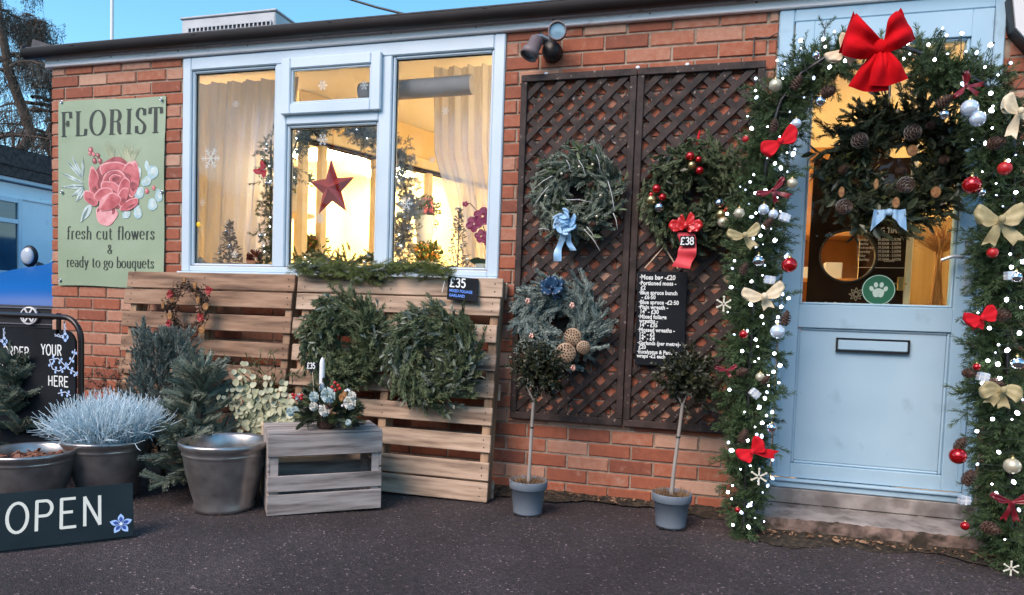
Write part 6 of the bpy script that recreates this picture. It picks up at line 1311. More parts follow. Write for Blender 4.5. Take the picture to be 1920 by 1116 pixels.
# the big red velvet one is built by hand
mb = MB()
def rib(pts, ws, n=14):
    pts = [at(*p[:2], p[2]) for p in pts]; k = len(pts)-1; C = []; W_ = []
    for i in range(n+1):
        t = i/n*k; j = min(k-1, int(t)); f = t-j; C.append(pts[j]*(1-f)+pts[j+1]*f); W_.append(np.array(ws[j])*(1-f)+np.array(ws[j+1])*f)
    C = np.array(C); W_ = np.array(W_); G = []; L_ = np.linalg.norm(C[-1]-C[0])
    for _ in range(3): C[1:-1] = (C[:-2]+C[2:]+2*C[1:-1])/4; W_[1:-1] = (W_[:-2]+W_[2:]+2*W_[1:-1])/4
    tt_ = np.linspace(0, 1, len(C))
    for v_ in np.linspace(-1, 1, 13):
        q = C+W_*v_; q[:, 1] += .016*np.sin(v_*5.2+tt_*1.6+.5)*np.sin(pi*np.clip(tt_*.8+.12, 0, 1))-.012*(1-v_*v_)*np.sin(pi*tt_); q += (C[0]-C[-1])/L_*(.014*v_*v_*tt_)[:, None]; G.append(q)
    mb.grid(np.transpose(np.array(G), (1, 0, 2)))
bc = at(1650, 88, -.60)
rib([(1648, 90, -.62), (1620, 78, -.68), (1590, 62, -.64), (1586, 60, -.60)], [V(.006, 0, .030), V(.006, 0, .062), V(.022, 0, .078), V(.022, 0, .078)])
rib([(1586, 60, -.60), (1605, 72, -.55), (1648, 90, -.57)], [V(.022, 0, .078), V(.008, 0, .055), V(.006, 0, .030)])
rib([(1652, 86, -.62), (1675, 62, -.68), (1698, 46, -.64), (1703, 44, -.60)], [V(.010, 0, .028), V(-.020, 0, .058), V(-.030, 0, .060), V(-.030, 0, .060)])
rib([(1703, 44, -.60), (1680, 56, -.55), (1652, 86, -.57)], [V(-.030, 0, .060), V(-.012, 0, .050), V(.010, 0, .028)])
rib([(1648, 95, -.62), (1640, 125, -.645), (1626, 172, -.63)], [V(.022, 0, .004), V(.052, 0, .006), V(.072, 0, -.012)])
rib([(1654, 95, -.63), (1664, 125, -.66), (1667, 160, -.65)], [V(.020, 0, .002), V(.052, 0, .0), V(.068, 0, .010)])
mb.ball(at(1650, 88, -.63), .026, 14, 10, sc=(1.15, .8, 1.1)); o = mb.build('bow', REDV); tag(o, 'big red velvet bow at the top of the door arch', 'bow', GB)
RB = dict(tails=(), lw=.62, lift=.05, depth=.45)
o = arch_bow(1462, 268, .092, REDR, 'bright red bow facing the door on the upper left leg of the arch', GB, .50, tails=(), lw=.42, wl=1.0, lift=.0, la=(.0, .15)); 
arch_bow(1410, 845, .082, REDR, 'bright red bow near the foot of the left arch leg', GB, .75, tails=((.9, .9),), lw=.48, wl=.9, lift=0, Y=-.54)
arch_bow(1838, 596, .075, REDR, 'bright red bow on the inner side of the right arch leg', GB, .38, tails=((-.6, .5),), lw=.46, wl=.9, lift=0, Y=-.56)
arch_bow(1578, 96, .070, CREAMR, 'tilted cream bow left of the big red bow', GB, .95, tails=((-.2, 1.0), (.75, 1.2)), lw=.50, Y=-.55)
arch_bow(1432, 556, .095, CREAMR, 'cream hessian bow half way up the left arch leg', GB, .22, tails=((.2, .55),), lw=.36, wl=1.05, Y=-.57)
arch_bow(1908, 212, .085, CREAMR, 'cream bow at the shoulder of the right arch leg', GB, -.5, tails=((.3, 1.1),), lw=.42, Y=-.58)
arch_bow(1396, 442, .080, GOLDR, 'olive gold bow where the arch meets the trellis', GB, .25, tails=((.45, .75),), lw=.34, Y=-.56)
arch_bow(1872, 413, .098, GOLDR, 'large olive gold bow on the upper right arch leg', GB, .05, tails=((-.35, 1.0), (.75, .95)), lw=.46, Y=-.57)
arch_bow(1876, 730, .085, GOLDR, 'olive gold bow on the lower right arch leg', GB, -.10, tails=((-.5, .75), (.3, .85)), lw=.40, Y=-.57, droop=.5)
BK = dict(lw=.20, tw=.14, knot=.10)
arch_bow(1448, 358, .075, BURG, 'thin burgundy bow above the gold bow on the left leg', GB, .55, tails=((-.2, .7), (.8, .8)), Y=-.56, **BK)
arch_bow(1808, 163, .065, BURG, 'thin burgundy bow on the top right curve of the arch', GB, 1.2, tails=((.5, .9), (-.2, .9)), Y=-.54, **BK)
arch_bow(1362, 694, .055, BURG, 'small burgundy bow poking out towards the right bay tree', GB, .15, tails=((.4, .6),), Y=-.50, **BK)
arch_bow(1895, 940, .085, BURG, 'burgundy bow near the foot of the right arch leg', GB, .05, tails=((-.35, .9), (.25, .95)), Y=-.56, **BK)
# baubles hanging on the arch
def bauble(px, py, r, m, label, Y=-.55, grp='baubles on the door arch', hang=None):
    o = link('bauble', ball_me(m)); o.location = tuple(at(px, py, Y)); o.scale = (r, r, r); tag(o, label, 'bauble', grp); c = link('cap', ME_CAP, o)
    if hang: MB().tube([(0, 0, 1.4), (hang[0]/r, .05/r, hang[1]/r)], .04, 4).build('thread', CABLE, o)
    return o
for a in ((1480, 497, .031, B_RED, 'large red bauble hanging over the door frame, left side'), (1822, 347, .033, B_RED, 'large red bauble beside the right edge of the door wreath'), (1884, 316, .025, B_REDM, 'matt red bauble on the upper right leg'), (1394, 627, .018, B_RED, 'small red bauble below the cream bow'),
          (1796, 855, .032, B_RED, 'large red bauble low on the inner side of the right leg'), (1485, 344, .021, B_CHAM, 'champagne bauble hanging over the door frame at mid height'), (1447, 802, .020, B_SIL, 'silver bauble hanging beside the door above the lowest red bow'), (1422, 489, .024, B_SIL, 'silver bauble under the olive gold bow on the left leg'),
          (1454, 160, .026, B_CHAM, 'champagne bauble at the top left curve of the arch'), (1493, 232, .020, B_GLS, 'clear glass bauble inside the top left curve'), (1398, 261, .013, B_REDM, 'tiny red bauble beside the trellis, left of the red bow'), (1383, 956, .012, B_RED, 'tiny red bauble at the foot of the left leg'),
          (1898, 874, .030, B_CHAM, 'champagne bauble low on the right leg'), (1809, 986, .017, B_RED, 'small red bauble beside the step'), (1907, 681, .026, B_SIL, 'silver bauble level with the letterbox on the right leg'), (1831, 688, .014, B_RED, 'small red bauble beside a pine cone on the right leg'),
          (1818, 203, .032, B_GLS, 'upper of two clear glass baubles at the right shoulder'), (1833, 223, .029, B_GLS, 'lower of two clear glass baubles at the right shoulder'), (1861, 474, .020, B_REDM, 'red bauble half hidden under the large gold bow'), (1841, 361, .014, B_SIL, 'tiny silver bauble next to the red bauble by the wreath'),
          (1538, 190, .020, B_SIL, 'silver bauble hanging inside the top left curve'), (1432, 393, .022, B_GLS, 'clear glass bauble left of the burgundy bow'), (1450, 402, .020, B_GLS, 'clear glass bauble above the olive gold bow'), (1386, 400, .022, B_CHAM, 'champagne bauble on the outer edge near the dark wreath'), (1458, 622, .030, B_GLS, 'large clear glass bauble beside the pine cone at mid leg'), (1425, 707, .018, B_CHAM, 'copper toned bauble at knee height on the left leg'), (1530, 105, .016, B_SIL, 'small silver bauble left of the cream bow'), (1770, 215, .018, B_SIL, 'silver bauble under the top right curve'), (1905, 520, .022, B_SIL, 'silver bauble right of the gift box')):
    bauble(*a)
# pine cones, wooden snowflakes, tiny parcels
GC = 'pine cones on the door arch'
for (px, py, lb, rx_, s_) in ((1494, 156, 'pine cone at the top left curve of the arch', .3, .9), (1451, 236, 'pine cone left of the upper red bow', .1, .8), (1395, 504, 'frosted pine cone under the left gold bow', .2, .8), (1553, 172, 'dark pine cone hanging below the cream bow', 1.2, 1.0), (1464, 345, 'reddish pine cone near the burgundy bow', .9, .7), (1441, 418, 'pine cone tucked above the silver bauble', .4, .8), (1473, 597, 'pine cone pointing at the door at mid height', .1, .9), (1392, 697, 'pine cone beside the small burgundy bow', .8, .8), (1435, 712, 'pine cone over the door frame at knee height', .5, .7), (1394, 818, 'pine cone above the lowest red bow', .2, .9),
                              (1868, 268, 'pine cone lying sideways under the right shoulder', 1.5, 1.1), (1879, 591, 'pine cone right of the inner red bow', 1.5, 1.1), (1817, 700, 'pine cone on the inner edge of the right leg', 1.3, .8), (1867, 719, 'round pine cone on the lower gold bow', 1.2, .9), (1801, 833, 'pine cone just above the low red bauble', .3, .9), (1816, 896, 'pine cone beside the door sill on the right', .2, 1.0), (1858, 991, 'tilted pine cone near the foot of the right leg', 1.3, 1.1), (1770, 190, 'dark pine cone under the top right curve', .6, .9)):
    o = put(ME_CONE, 'pine_cone', at(px, py, -.55), (rx_, rx_*1.3, .3), s_*.95); tag(o, lb, 'pine cone', GC)
def snow(px, py, s, label, Y=-.57):
    mb = MB()
    for k in range(3): a = k*pi/3+pi/2; d = V(cos(a), 0, sin(a)); e = V(-sin(a), 0, cos(a))*s*.10; mb.add([-d*s-e, d*s-e, d*s+e, -d*s+e, -d*s-e+V(0, .003, 0), d*s-e+V(0, .003, 0), d*s+e+V(0, .003, 0), -d*s+e+V(0, .003, 0)], [(0, 1, 2, 3), (7, 6, 5, 4), (0, 4, 5, 1), (1, 5, 6, 2), (2, 6, 7, 3), (3, 7, 4, 0)])
    for k in range(6): a = k*pi/3+pi/2; mb.ball(V(cos(a), 0, sin(a))*s, s*.17, 8, 5, sc=(1, .4, 1))
    o = mb.build('snowflake_ornament', CREAMP); o.location = tuple(at(px, py, Y)); return tag(o, label, 'ornament', 'wooden snowflakes on the arch')
snow(1357, 570, .030, 'cream wooden snowflake sticking out left of the cream bow', -.50); snow(1423, 894, .032, 'cream wooden snowflake under the lowest red bow'); snow(1896, 1066, .026, 'cream wooden snowflake at the foot of the right leg')
SPAP = mat('silver_paper', (.45, .55, .66), (.70, .74, .78), .3, metal=.4, scale=30)
for (px, py, lb, rz) in ((1443, 525, 'tiny silver parcel above the cream bow', .1), (1895, 517, 'tiny silver parcel right of the door handle', -.1), (1843, 707, 'tiny silver parcel beside the lower gold bow', .2), (1808, 938, 'tiny silver parcel at the end of the door sill', .0), (1471, 408, 'tiny blue silver parcel over the door frame, upper left leg', .3), (1415, 738, 'tiny silver parcel low on the left leg', .7)):
    mb = MB(); mb.box((-.020, -.012, -.016), (.020, .012, .016), .002); mb.box((-.003, -.0125, -.0165), (.003, .0125, .0165), 0, 1); mb.box((-.0205, -.0127, -.002), (.0205, .0127, .002), 0, 1); o = mb.build('gift_parcel', [SPAP, WHITEP]); o.location = tuple(at(px, py, -.55)); o.rotation_euler = (0, rz, .3); tag(o, lb, 'ornament', 'tiny parcels on the arch')

# ------------------------------------------------------------------ inside the window
def curtain(label, rows, folds, seed, alpha, amp=.018):
    """rows: (z, xleft, xright, y)"""
    t = empty('net_curtain', (rows[0][1], rows[0][3], 1.15), label=label, cat='curtain', group='net curtains inside the shop window'); o_ = np.array(t.location); n = 160; P = []; rg = np.random.default_rng(seed); ph = rg.uniform(0, 6, 4)
    zz = np.linspace(rows[0][0], rows[-1][0], 30); zr = [r[0] for r in rows][::-1]
    for z in zz:
        xl = np.interp(z, zr, [r[1] for r in rows][::-1]); xr = np.interp(z, zr, [r[2] for r in rows][::-1]); y = np.interp(z, zr, [r[3] for r in rows][::-1]); u = np.linspace(0, 1, n)
        P.append(np.stack([xl+(xr-xl)*u, y+amp*np.sin(u*folds*2*pi+ph[0]+.7*np.sin(u*5+ph[1]))+amp*.5*np.sin(u*folds*4.6*pi+ph[2]), z+0*u], -1)-o_)
    MB().grid(np.array(P)).build('cloth', sheer_mat('net_'+str(seed), (.60, .58, .63), alpha, 0, .08), t); return t
curtain('wide net curtain in the left pane', [(2.40, -3.50, -2.52, .30), (1.16, -3.50, -2.64, .30)], 8, 51, .90, .022)
curtain('net curtain drawn aside in the right pane', [(2.40, -1.62, -1.03, .30), (1.9, -1.60, -1.03, .30), (1.6, -1.50, -1.03, .30), (1.16, -1.36, -1.03, .30)], 6, 52, .72, .022)
o = MB().tube([(-2.02, .16, 2.235), (-1.33, .16, 2.245)], .055, 18).build('rolled_blind', mat('grey_blind', (.30, .27, .27), (.36, .33, .33), .8)); tag(o, 'grey rolled blind across the top of the right pane', 'blind')
# folded red paper star
t = empty('hanging_star', (-2.178, .12, 1.672), label='big red folded paper star hanging in the middle pane', cat='star'); mb = MB(); R1, R2 = .158, .066; pts = []
for k in range(10): a = pi/2+k*pi/5+.06; r = R1 if k % 2 == 0 else R2; pts.append(V(r*cos(a), 0, r*sin(a)*1.12))
for sgn in (-1, 1):
    for k in range(10): mb.add([V(0, sgn*.045, 0), pts[k], pts[(k+1) % 10]], [(0, 1, 2)])
mb.build('star', mat('red_star_paper', (.26, .012, .012), (.40, .03, .022), .35, scale=7), t); MB().tube([(0, 0, .165), (.0, 0, .40)], .0012, 4).build('thread', REDR, t)
def star(s): pass
# decorated garlands inside
def in_gar(name, label, pts, wid, n, mt, seed, tt, ball_n=6, sc=.9, grp=None):
    P3 = [np.array(p, float) for p in pts]; t = empty(name, tuple(P3[0]), label=label, cat='garland', group=grp); o_ = P3[0]; rg = np.random.default_rng(seed); P = []; D = []
    for k in range(n): u = rg.random()*(len(P3)-1); i = int(u); c = P3[i]+(P3[i+1]-P3[i])*(u-i); P.append(c+rg.normal(0, wid*.4, 3)-o_); D.append(rg.normal(0, 1, 3)+V(0, 0, -.2))
    mb = MB(); scatter(mb, tt, P, D, sc, 0, .2, rg); mb.build('foliage', mt, t); mb = MB(); mb.tube([p-o_ for p in P3], .006, 5); mb.build('stem', TWIG, t)
    for k in range(ball_n): u = rg.random()*(len(P3)-1); i = int(u); c = P3[i]+(P3[i+1]-P3[i])*(u-i); put(ball_me(B_SIL if rg.random() < .7 else B_CHAM), 'bauble', c+V(rg.normal(0, wid*.5), -wid*.8, rg.normal(0, .02))-o_, sc=rg.uniform(.012, .020), parent=t)
    for k in range(ball_n): u = rg.random()*(len(P3)-1); i = int(u); c = P3[i]+(P3[i+1]-P3[i])*(u-i); put(ME_BULBS, 'bulb', c+V(rg.normal(0, wid*.5), -wid*.75, rg.normal(0, .02))-o_, sc=rg.uniform(.0025, .0045), parent=t)
    return t
GI = 'decorated garlands inside the window'
g1 = in_gar('indoor_garland', 'dark green garland hanging at the right edge of the left pane', [at(508, y, .20) for y in (262, 320, 380, 440, 490)], .085, 170, F_DARK, 61, T_ART, 8, 1.0, GI)
mb = MB(); bow(mb, .045, tails=((-.3, 1.1), (.3, .9)), rot=.8, c=rel(g1, 490, 318, .10), lw=.5); mb.build('red_bow', REDR, g1)
in_gar('indoor_garland', 'dark green garland across the top left of the middle pane', [at(x, y, .32) for x, y in ((545, 330), (548, 290), (560, 255), (585, 240), (610, 238))], .07, 150, F_DARK, 62, T_ART, 5, 1.0, GI)
F_FROST = fol('frosted_blue_needles', (.05, .075, .10), (.26, .33, .38))
in_gar('indoor_garland', 'frosted blue garland across the top right of the middle pane', [at(x, y, .30) for x, y in ((650, 236), (685, 245), (712, 262), (735, 300))], .08, 220, F_FROST, 63, T_ART, 5, 1.0, GI)
in_gar('indoor_garland', 'frosted silver garland hanging down the left side of the right pane', [at(x, y, .20) for x, y in ((745, 280), (755, 330), (765, 380), (758, 430), (742, 470))], .085, 330, fol('silver_needles', (.13, .14, .15), (.52, .54, .55)), 64, T_ART, 9, 1.0, GI)
in_gar('indoor_garland', 'low garland with silver baubles along the window board', [at(x, y, .20) for x, y in ((545, 495), (590, 487), (640, 492), (690, 490), (725, 475))], .05, 130, F_FIR, 65, T_NORD, 6, .8, GI)
# things on the window board (top at z 1.152)
def twig_tree(px, h, w_, label, m, grp, Y=.17, balls=5, seed=1, stand=True):
    b = at(px, 495, Y); z0 = 1.153; t = empty('twig_tree', (b[0], Y, z0), label=label, cat='ornament tree', group=grp); rg = np.random.default_rng(seed); mb = MB(); z1 = .07 if stand else .0
    for k in range(230): f = rg.random()**1.3; r = w_*(1-f)*sqrt(rg.random()); a = rg.uniform(0, 2*pi); p = V(r*cos(a), r*sin(a), z1+h*f); d = nrm(V(cos(a), sin(a), .2)+rg.normal(0, .5, 3))*rg.uniform(.012, .03); mb.tube([p, p+d*.5+rg.normal(0, .003, 3), p+d], .0038, 3, 0, rg.random(), cap=False)
    mb.tube([(0, 0, 0), (0, 0, z1+h)], .005, 5); mb.build('twigs', m, t)
    if stand:
        mb = MB(); mb.box((-w_*.9, -.03, z1-.008), (w_*.9, .03, z1-.001)); [mb.tube([(s*w_*.8, 0, z1-.008), (s*w_, 0, .0)], .004, 5) for s in (-1, 1)]; mb.build('stand', TWIG, t)
    for k in range(balls): f = rg.random(); a = rg.uniform(pi, 2*pi); put(ball_me(B_SIL), 'bauble', V(w_*(1-f)*cos(a), w_*(1-f)*sin(a)*.8, z1+h*f), sc=rg.uniform(.008, .014), parent=t)
    return t
SILT = fol('silver_twigs', (.10, .095, .095), (.38, .37, .37))
twig_tree(430, .27, .085, 'small silver twig tree on a stand in the left pane', SILT, 'silver twig trees on the window board', seed=2); tt = twig_tree(858, .40, .085, 'tall grey twig cone tree in the right pane', SILT, 'silver twig trees on the window board', seed=3, Y=.14, stand=False)
for i, px in enumerate((431, 449)): o = put(ball_me(B_SIL), 'bauble', V(at(px, 500, .12)[0], .12, 1.153+.022), sc=.022); tag(o, ('left', 'right')[i]+' one of two silver baubles under the small silver tree', 'bauble', 'silver baubles on the window board')
mb = MB(); b = at(478, 495, .20); o_ = V(b[0], .20, 1.153); rg = np.random.default_rng(5)
for k in range(120): d = nrm(rg.normal(0, 1, 3)+V(0, -.2, .3)); mb.tube([d*.02+V(0, 0, .11), d*.055+V(0, 0, .11)], .003, 3, 0, rg.random(), cap=False)
t = empty('red_heather', tuple(o_), label='small pot of dark red foliage in the left pane', cat='plant'); mb.build('foliage', fol('dark_red_foliage', (.08, .015, .01), (.25, .06, .04)), t); MB().lathe([(.035, 0), (.05, .09), (.045, .09), (.0001, .08)], 20).build('pot', mat('terracotta', (.38, .17, .09), rough=.8), t)
# orchid
b = at(905, 500, .14); t = empty('orchid', (b[0], .14, 1.153), label='purple orchid in a clear pot at the right end of the window board', cat='orchid')
MB().lathe([(.030, 0), (.045, .085), (.042, .085), (.028, .004)], 22).build('pot', mat('cloudy_pot', (.35, .38, .36), rough=.15, spec=.8), t)
mb = MB(); sp_ = [rel(t, *q, .14) for q in ((912, 470), (908, 430), (897, 398), (882, 382), (872, 380))]; sp_ = [V(.01, 0, .05)]+sp_; mb.tube(sp_, .0028, 6); mb.build('stem', mat('dark_stem', (.05, .02, .03)), t)
mb = MB()
for (a, L) in ((2.3, .11), (.7, .10), (1.8, .09)):
    n = 8; C = [V(cos(a)*L*i/n, -.01, .075+sin(a)*L*i/n-.05*(i/n)**2) for i in range(n+1)]; strip(mb, C, [V(-sin(a), .1, cos(a))*.026*sin(pi*(.1+.85*i/n)) for i in range(n+1)])
mb.build('leaf', mat('orchid_leaf', (.02, .035, .018), rough=.4), t)
ORC = mat('orchid_petals', (.20, .012, .07), (.34, .045, .13), .5, scale=30); 
for (px, py, s_, r0) in ((905, 406, .060, .2), (889, 420, .054, 1.0), (903, 443, .045, .5), (873, 383, .020, 0), (914, 450, .038, .8)):
    mb = MB(); cc = rel(t, px, py, .11)
    for k in range(5): a = r0+k*2*pi/5; d = V(cos(a), 0, sin(a)); blob_ = [cc+d*s_*.5+V(s_*.42*cos(b_), -.003*sin(2*b_+k), s_*.40*sin(b_)) for b_ in np.arange(12)*pi/6]; mb.add([q+V(0, -.0015*k, 0) for q in blob_], [tuple(range(12))])
    mb.build('flower', ORC, t)
mb = MB(); b = at(367, 507, .07); mb.box((-.022, -.02, 0), (.022, .02, .075), .003); mb.add([(-.022, -.02, .075), (.022, -.02, .075), (.022, .02, .075), (-.022, .02, .075), (-.018, 0, .10), (.018, 0, .10)], [(0, 1, 5, 4), (2, 3, 4, 5), (1, 2, 5), (3, 0, 4)]); o = mb.build('ornament_house', WHITEP); o.location = (b[0]+.012, .09, 1.153); tag(o, 'tiny white house ornament in the left corner of the window', 'ornament')
# snowflakes and a dot stuck on the glass
def flake(px, py, s, par=None, Y=.0205, lab=None):
    p = at(px, py, Y); mb = MB()
    for k in range(6):
        a = k*pi/3; d = V(cos(a), 0, sin(a)); e = V(-sin(a), 0, cos(a)); w_ = s*.05; mb.quads([[V(0, 0, 0)-e*w_, d*s-e*w_, d*s+e*w_, e*w_]])
        for f in (.45, .72):
            for sg in (-1, 1): q = d*s*f; g_ = nrm(d*.6+e*sg)*s*.28; h_ = nrm(V(-g_[2], 0, g_[0]))*w_*.8; mb.quads([[q-h_, q+g_-h_, q+g_+h_, q+h_]])
    o = mb.build('snowflake_sticker', STK); o.location = tuple(p)
    return tag(o, lab, 'sticker', 'white snowflake stickers on the glass')
STK = mat('white_window_sticker', (.56, .66, .70), rough=.8)
for (px, py, s, lb) in ((395, 297, .068, 'large snowflake sticker on the left pane'), (605, 160, .030, 'left snowflake sticker on the small top window'), (683, 160, .026, 'right snowflake sticker on the small top window'), (380, 380, .022, 'small snowflake sticker low on the left pane'), (835, 208, .022, 'snowflake sticker high on the right pane'), (762, 382, .040, 'snowflake sticker over the silver garland'), (605, 262, .036, 'snowflake sticker at the top of the middle pane'), (815, 435, .034, 'snowflake sticker low on the right pane'), (440, 477, .022, 'snowflake sticker by the small silver tree'), (811, 300, .018, 'tiny snowflake sticker mid right pane'), (600, 410, .028, 'snowflake sticker below the red star'), (442, 195, .022, 'snowflake sticker top of the left pane')):
    flake(px, py, s, lab=lb, Y=(-.0125 if py < 170 else .0225))
o = MB().lathe([(.0001, .0012), (.015, .001), (.016, 0)], 20, M=Matrix.Rotation(pi/2, 4, 'X')).build('yellow_sticker', mat('yellow_dot', (.85, .55, .03), rough=.6)); o.location = tuple(at(372, 421, .0235)); tag(o, 'round yellow sticker at the left edge of the left pane', 'sticker')

# stock seen dimly through the panes
def bunch(px, py, Y, r, m, label, lm=None):
    c = at(px, py, Y); t = empty('flower_bunch', (c[0], Y, .02), label=label, cat='flowers', group='flower bunches inside the shop'); z = c[2]-.02; rg = np.random.default_rng(px); P = rg.normal(0, 1, (60, 3)); P = P/np.linalg.norm(P, axis=1, keepdims=True)*r*rg.uniform(.4, 1, (60, 1)); mb = MB(); scatter(mb, T_LEAF, P*.5+V(0, 0, z), P+V(0, 0, .03), .8, 0, .2, rg); mb.build('leaves', F_MOSSG, t); mb = MB()
    for p in P[::2]: mb.ball(p*1.05+V(0, 0, z+.03), .020, 7, 5, 0, rg.random())
    mb.build('blooms', m, t); MB().lathe([(.05, z-.22), (.075, z-.02), (.07, z-.02), (.045, z-.2)], 18).build('vase', WHITEP, t); MB().lathe([(.13, 0), (.13, .02), (.03, .04), (.03, z-.26), (.12, z-.24), (.12, z-.221)], 18).build('stand', WHITEWOOD, t)
PINKF = mat('pink_blooms', (.60, .10, .12), (.75, .25, .22), .6, tint=True); ORAF = mat('orange_blooms', (.70, .20, .03), (.80, .40, .08), .6, tint=True); WHF = mat('cream_blooms', (.70, .66, .50), (.80, .78, .66), .6, tint=True)
bunch(797, 400, .95, .075, PINKF, 'pink flowers seen through the right pane beside the silver garland'); bunch(800, 486, .85, .085, ORAF, 'orange flowers low in the right pane'); bunch(560, 345, .95, .08, WHF, 'cream and green flowers high at the left of the middle pane'); bunch(590, 470, .85, .07, PINKF, 'pink flowers low behind the red star')
# ------------------------------------------------------------------ inside the door
YD = .32
t = empty('inner_board', (at(1512, 578, YD)[0], YD, 0), label='dark brown board behind the door glass with opening times', cat='board'); o_ = V(t.location[0], YD, 0)
xr = at(1702, 500, YD)[0]; zt = at(1530, 300, YD)[2]; hc = at(1590, 480, YD)-o_; rr = .135; mb = MB(); W_b = xr-o_[0]
cr = [(0, .05), (W_b, .05), (W_b, zt), (0, zt)]; an_ = np.arange(48)*2*pi/48
def edge(a):                                  # ray from the hole centre to the board's rectangle
    dx, dz = cos(a), sin(a); t1 = ((W_b-hc[0])/dx if dx > 1e-9 else (-hc[0])/dx if dx < -1e-9 else 1e9); t2 = ((zt-hc[2])/dz if dz > 1e-9 else (.05-hc[2])/dz if dz < -1e-9 else 1e9); u = min(t1, t2); return hc[0]+dx*u, hc[2]+dz*u
for y_ in (0, .03):
    mb.grid(np.array([[(hc[0]+rr*cos(a), y_, hc[2]+rr*sin(a)) for a in an_], [(edge(a)[0], y_, edge(a)[1]) for a in an_]]), smooth=False, close_v=True)
    for (cx_, cz_) in cr:
        a0_ = math.atan2(cz_-hc[2], cx_-hc[0]) % (2*pi); i0 = int(a0_/(2*pi/48)); e0, e1 = edge(an_[i0]), edge(an_[(i0+1) % 48]); mb.add([(e0[0], y_, e0[1]), (cx_, y_, cz_), (e1[0], y_, e1[1])], [(0, 1, 2)])
mb.grid(np.array([[(hc[0]+rr*cos(a), y_, hc[2]+rr*sin(a)) for a in an_] for y_ in (0, .03)]), close_v=True); mb.build('board', DARKB, t)
def db(px, py, dy=0): return at(px, py, YD-.0005)-o_+V(0, -.0006-dy, 0)
CRP = mat('cream_lettering', (.62, .52, .42), rough=.7)
h = ['Monday     09:30AM - 5:00PM', 'Tuesday    09:30AM - 5:00PM', 'Wednesday  09:30AM - 5:00PM', 'Thursday   09:30AM - 5:00PM', 'Friday     09:30AM - 5:00PM', 'Saturday   09:30AM - 4:00PM']
btext('OPENING TIMES', .040, db(1608, 437), Rx, Uz, CRP, t, weight=.02, sx=.72)
for i in range(6):
    a, b = h[i].split(None, 1); py = 452+i*7.4; btext(a, .021, db(1606, py), Rx, Uz, CRP, t, weight=.02, sx=.8); btext(b, .021, db(1646, py), Rx, Uz, CRP, t, weight=.02, sx=.66)
btext('Closed', .022, db(1656, 491), Rx, Uz, CRP, t, weight=.02, sx=.8); mb = MB(); p = db(1601, 502); mb.box(tuple(p+V(0, -.0008, 0)), tuple(p+V(.235, 0, .003))); mb.build('rule', CRP, t)
mb = MB(); text(mb, 'LOCAL  AND', NG, db(1528, 584), Rx, Uz, .050, pen(.07), 0, .92, .22, False, V(0, -.0003, 0))
fc = db(1605, 552)
for k in range(8):
    a = k*pi/4; d = V(cos(a), 0, sin(a)); e = V(-sin(a), 0, cos(a)); q = [fc+d*.008, fc+d*.022+e*.006, fc+d*.034, fc+d*.022-e*.006, fc+d*.008]
    for i in range(4): g_ = nrm(q[i+1]-q[i]); h_ = V(-g_[2], 0, g_[0])*.0011; mb.quads([[q[i]-h_, q[i+1]-h_, q[i+1]+h_, q[i]+h_]])
mb.build('lettering', CRP, t)
mb = MB(); Mx = Matrix.Translation(tuple(hc)) @ Matrix.Rotation(pi/2, 4, 'X'); mb.lathe([(rr+.004, -.004), (rr+.004, .007), (rr-.006, .007), (rr-.007, -.034)], 48, M=Mx); mb.build('porthole_rim', BLACKM, t)
SHW = mat('orange_shelf_wood', (.42, .17, .045), (.58, .28, .09), .5, scale=4)
sh = empty('display_shelf', (o_[0]+hc[0]-.05, 1.0, .8), label='orange wooden shelf with white boxes seen through the round porthole', cat='shelf')
for z in (.15, .42, .70): MB().box((-.5, 0, z), (.28, .3, z+.025), .003).build('shelf_board', SHW, sh)
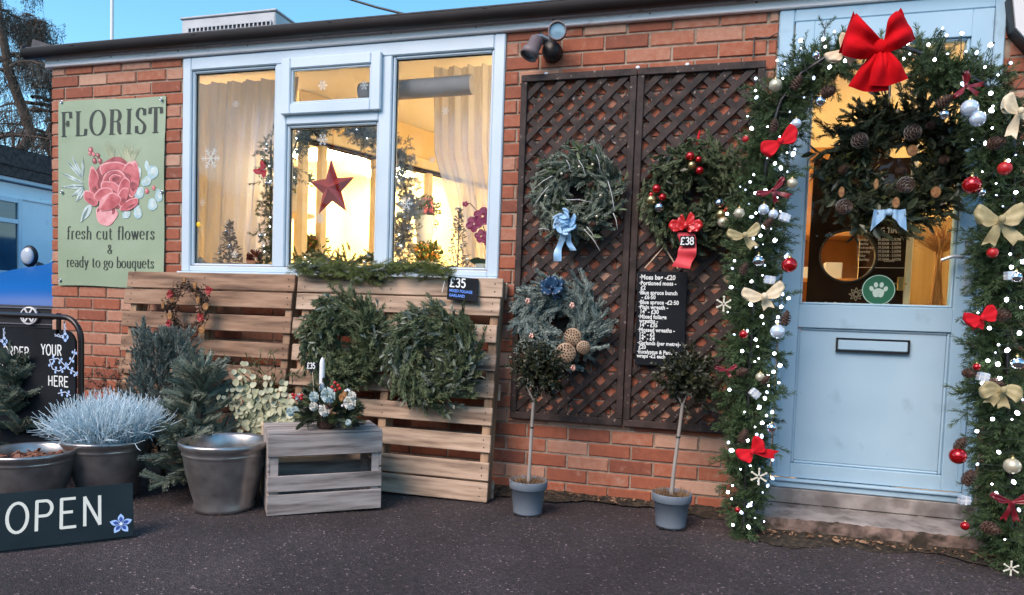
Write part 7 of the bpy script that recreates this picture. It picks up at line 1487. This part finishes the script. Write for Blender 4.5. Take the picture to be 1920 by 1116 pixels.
MB().box((-.5, .301, .0), (.28, .32, 1.3), .003).build('back', SHW, sh); MB().box((.285, -.1, -.7), (.32, .32, 1.5), .003).build('side', DARKB, sh)
for i, x in enumerate((-.35, -.2, -.02, .1)): bq = MB().box((-.05, -.04, 0), (.05, .04, .07+.03*(i % 2)), .004).build('box', WHITEP); bq.location = (sh.location[0]+x, 1.1, .8+.446); tag(bq, ('leftmost', 'second', 'third', 'rightmost')[i]+' white box on the shelf behind the round porthole', 'box', 'white boxes on the inner shelf')
mb = MB(); mb.box(tuple(db(1680, 545, .02)), tuple(db(1694, 520, .0)), .003); mb.tube([db(1672, 532, .012), db(1700, 533, .012)], .004, 6); mb.build('brass_latch', GOLDM, t)
mb = MB(); x0_ = at(1703, 400, YD)[0]; x1_ = at(1716, 400, YD)[0]; MB().box((x0_, YD-.01, .05), (x1_, YD+.04, 2.42), .004).build('inner_post', WHITEWOOD, rm)
x2_ = at(1508, 450, YD)[0]; MB().box((x2_-.06, YD-.01, .05), (x2_-.004, YD+.03, 2.42), .004).build('inner_post', WHITEWOOD, rm)
YW = mat('yellow_wood_panel', (.50, .33, .12), (.66, .47, .20), .6, scale=2, stretch=(10, 1, .6)); MB().box((x1_+.01, .95, .05), (1.9, 1.0, 1.60), .004).build('panel', YW, rm)
mb = MB(); b = at(1762, 470, .45); rg = np.random.default_rng(19); t = empty('dried_bouquet', tuple(b), label='orange dried grass bouquet behind the right of the door glass', cat='bouquet')
for k in range(170): a = rg.normal(0, .55); d = V(sin(a), rg.normal(0, .2), cos(a)*.8)*rg.uniform(.05, .17); mb.tube([V(0, 0, -.02), d*.6+rg.normal(0, .008, 3), d+V(0, 0, rg.normal(0, .01))], .0022, 3, 0, rg.random(), cap=False)
for k in range(50): mb.tube([V(rg.normal(0, .01), rg.normal(0, .01), 0), V(rg.normal(0, .012), 0, -.2), V(rg.normal(0, .05), rg.normal(0, .02), -.46)], .0025, 3, 0, rg.random(), cap=False)
mb.build('stems', mat('dried_orange_grass', (.36, .15, .04), (.70, .40, .16), .8, tint=True), t)
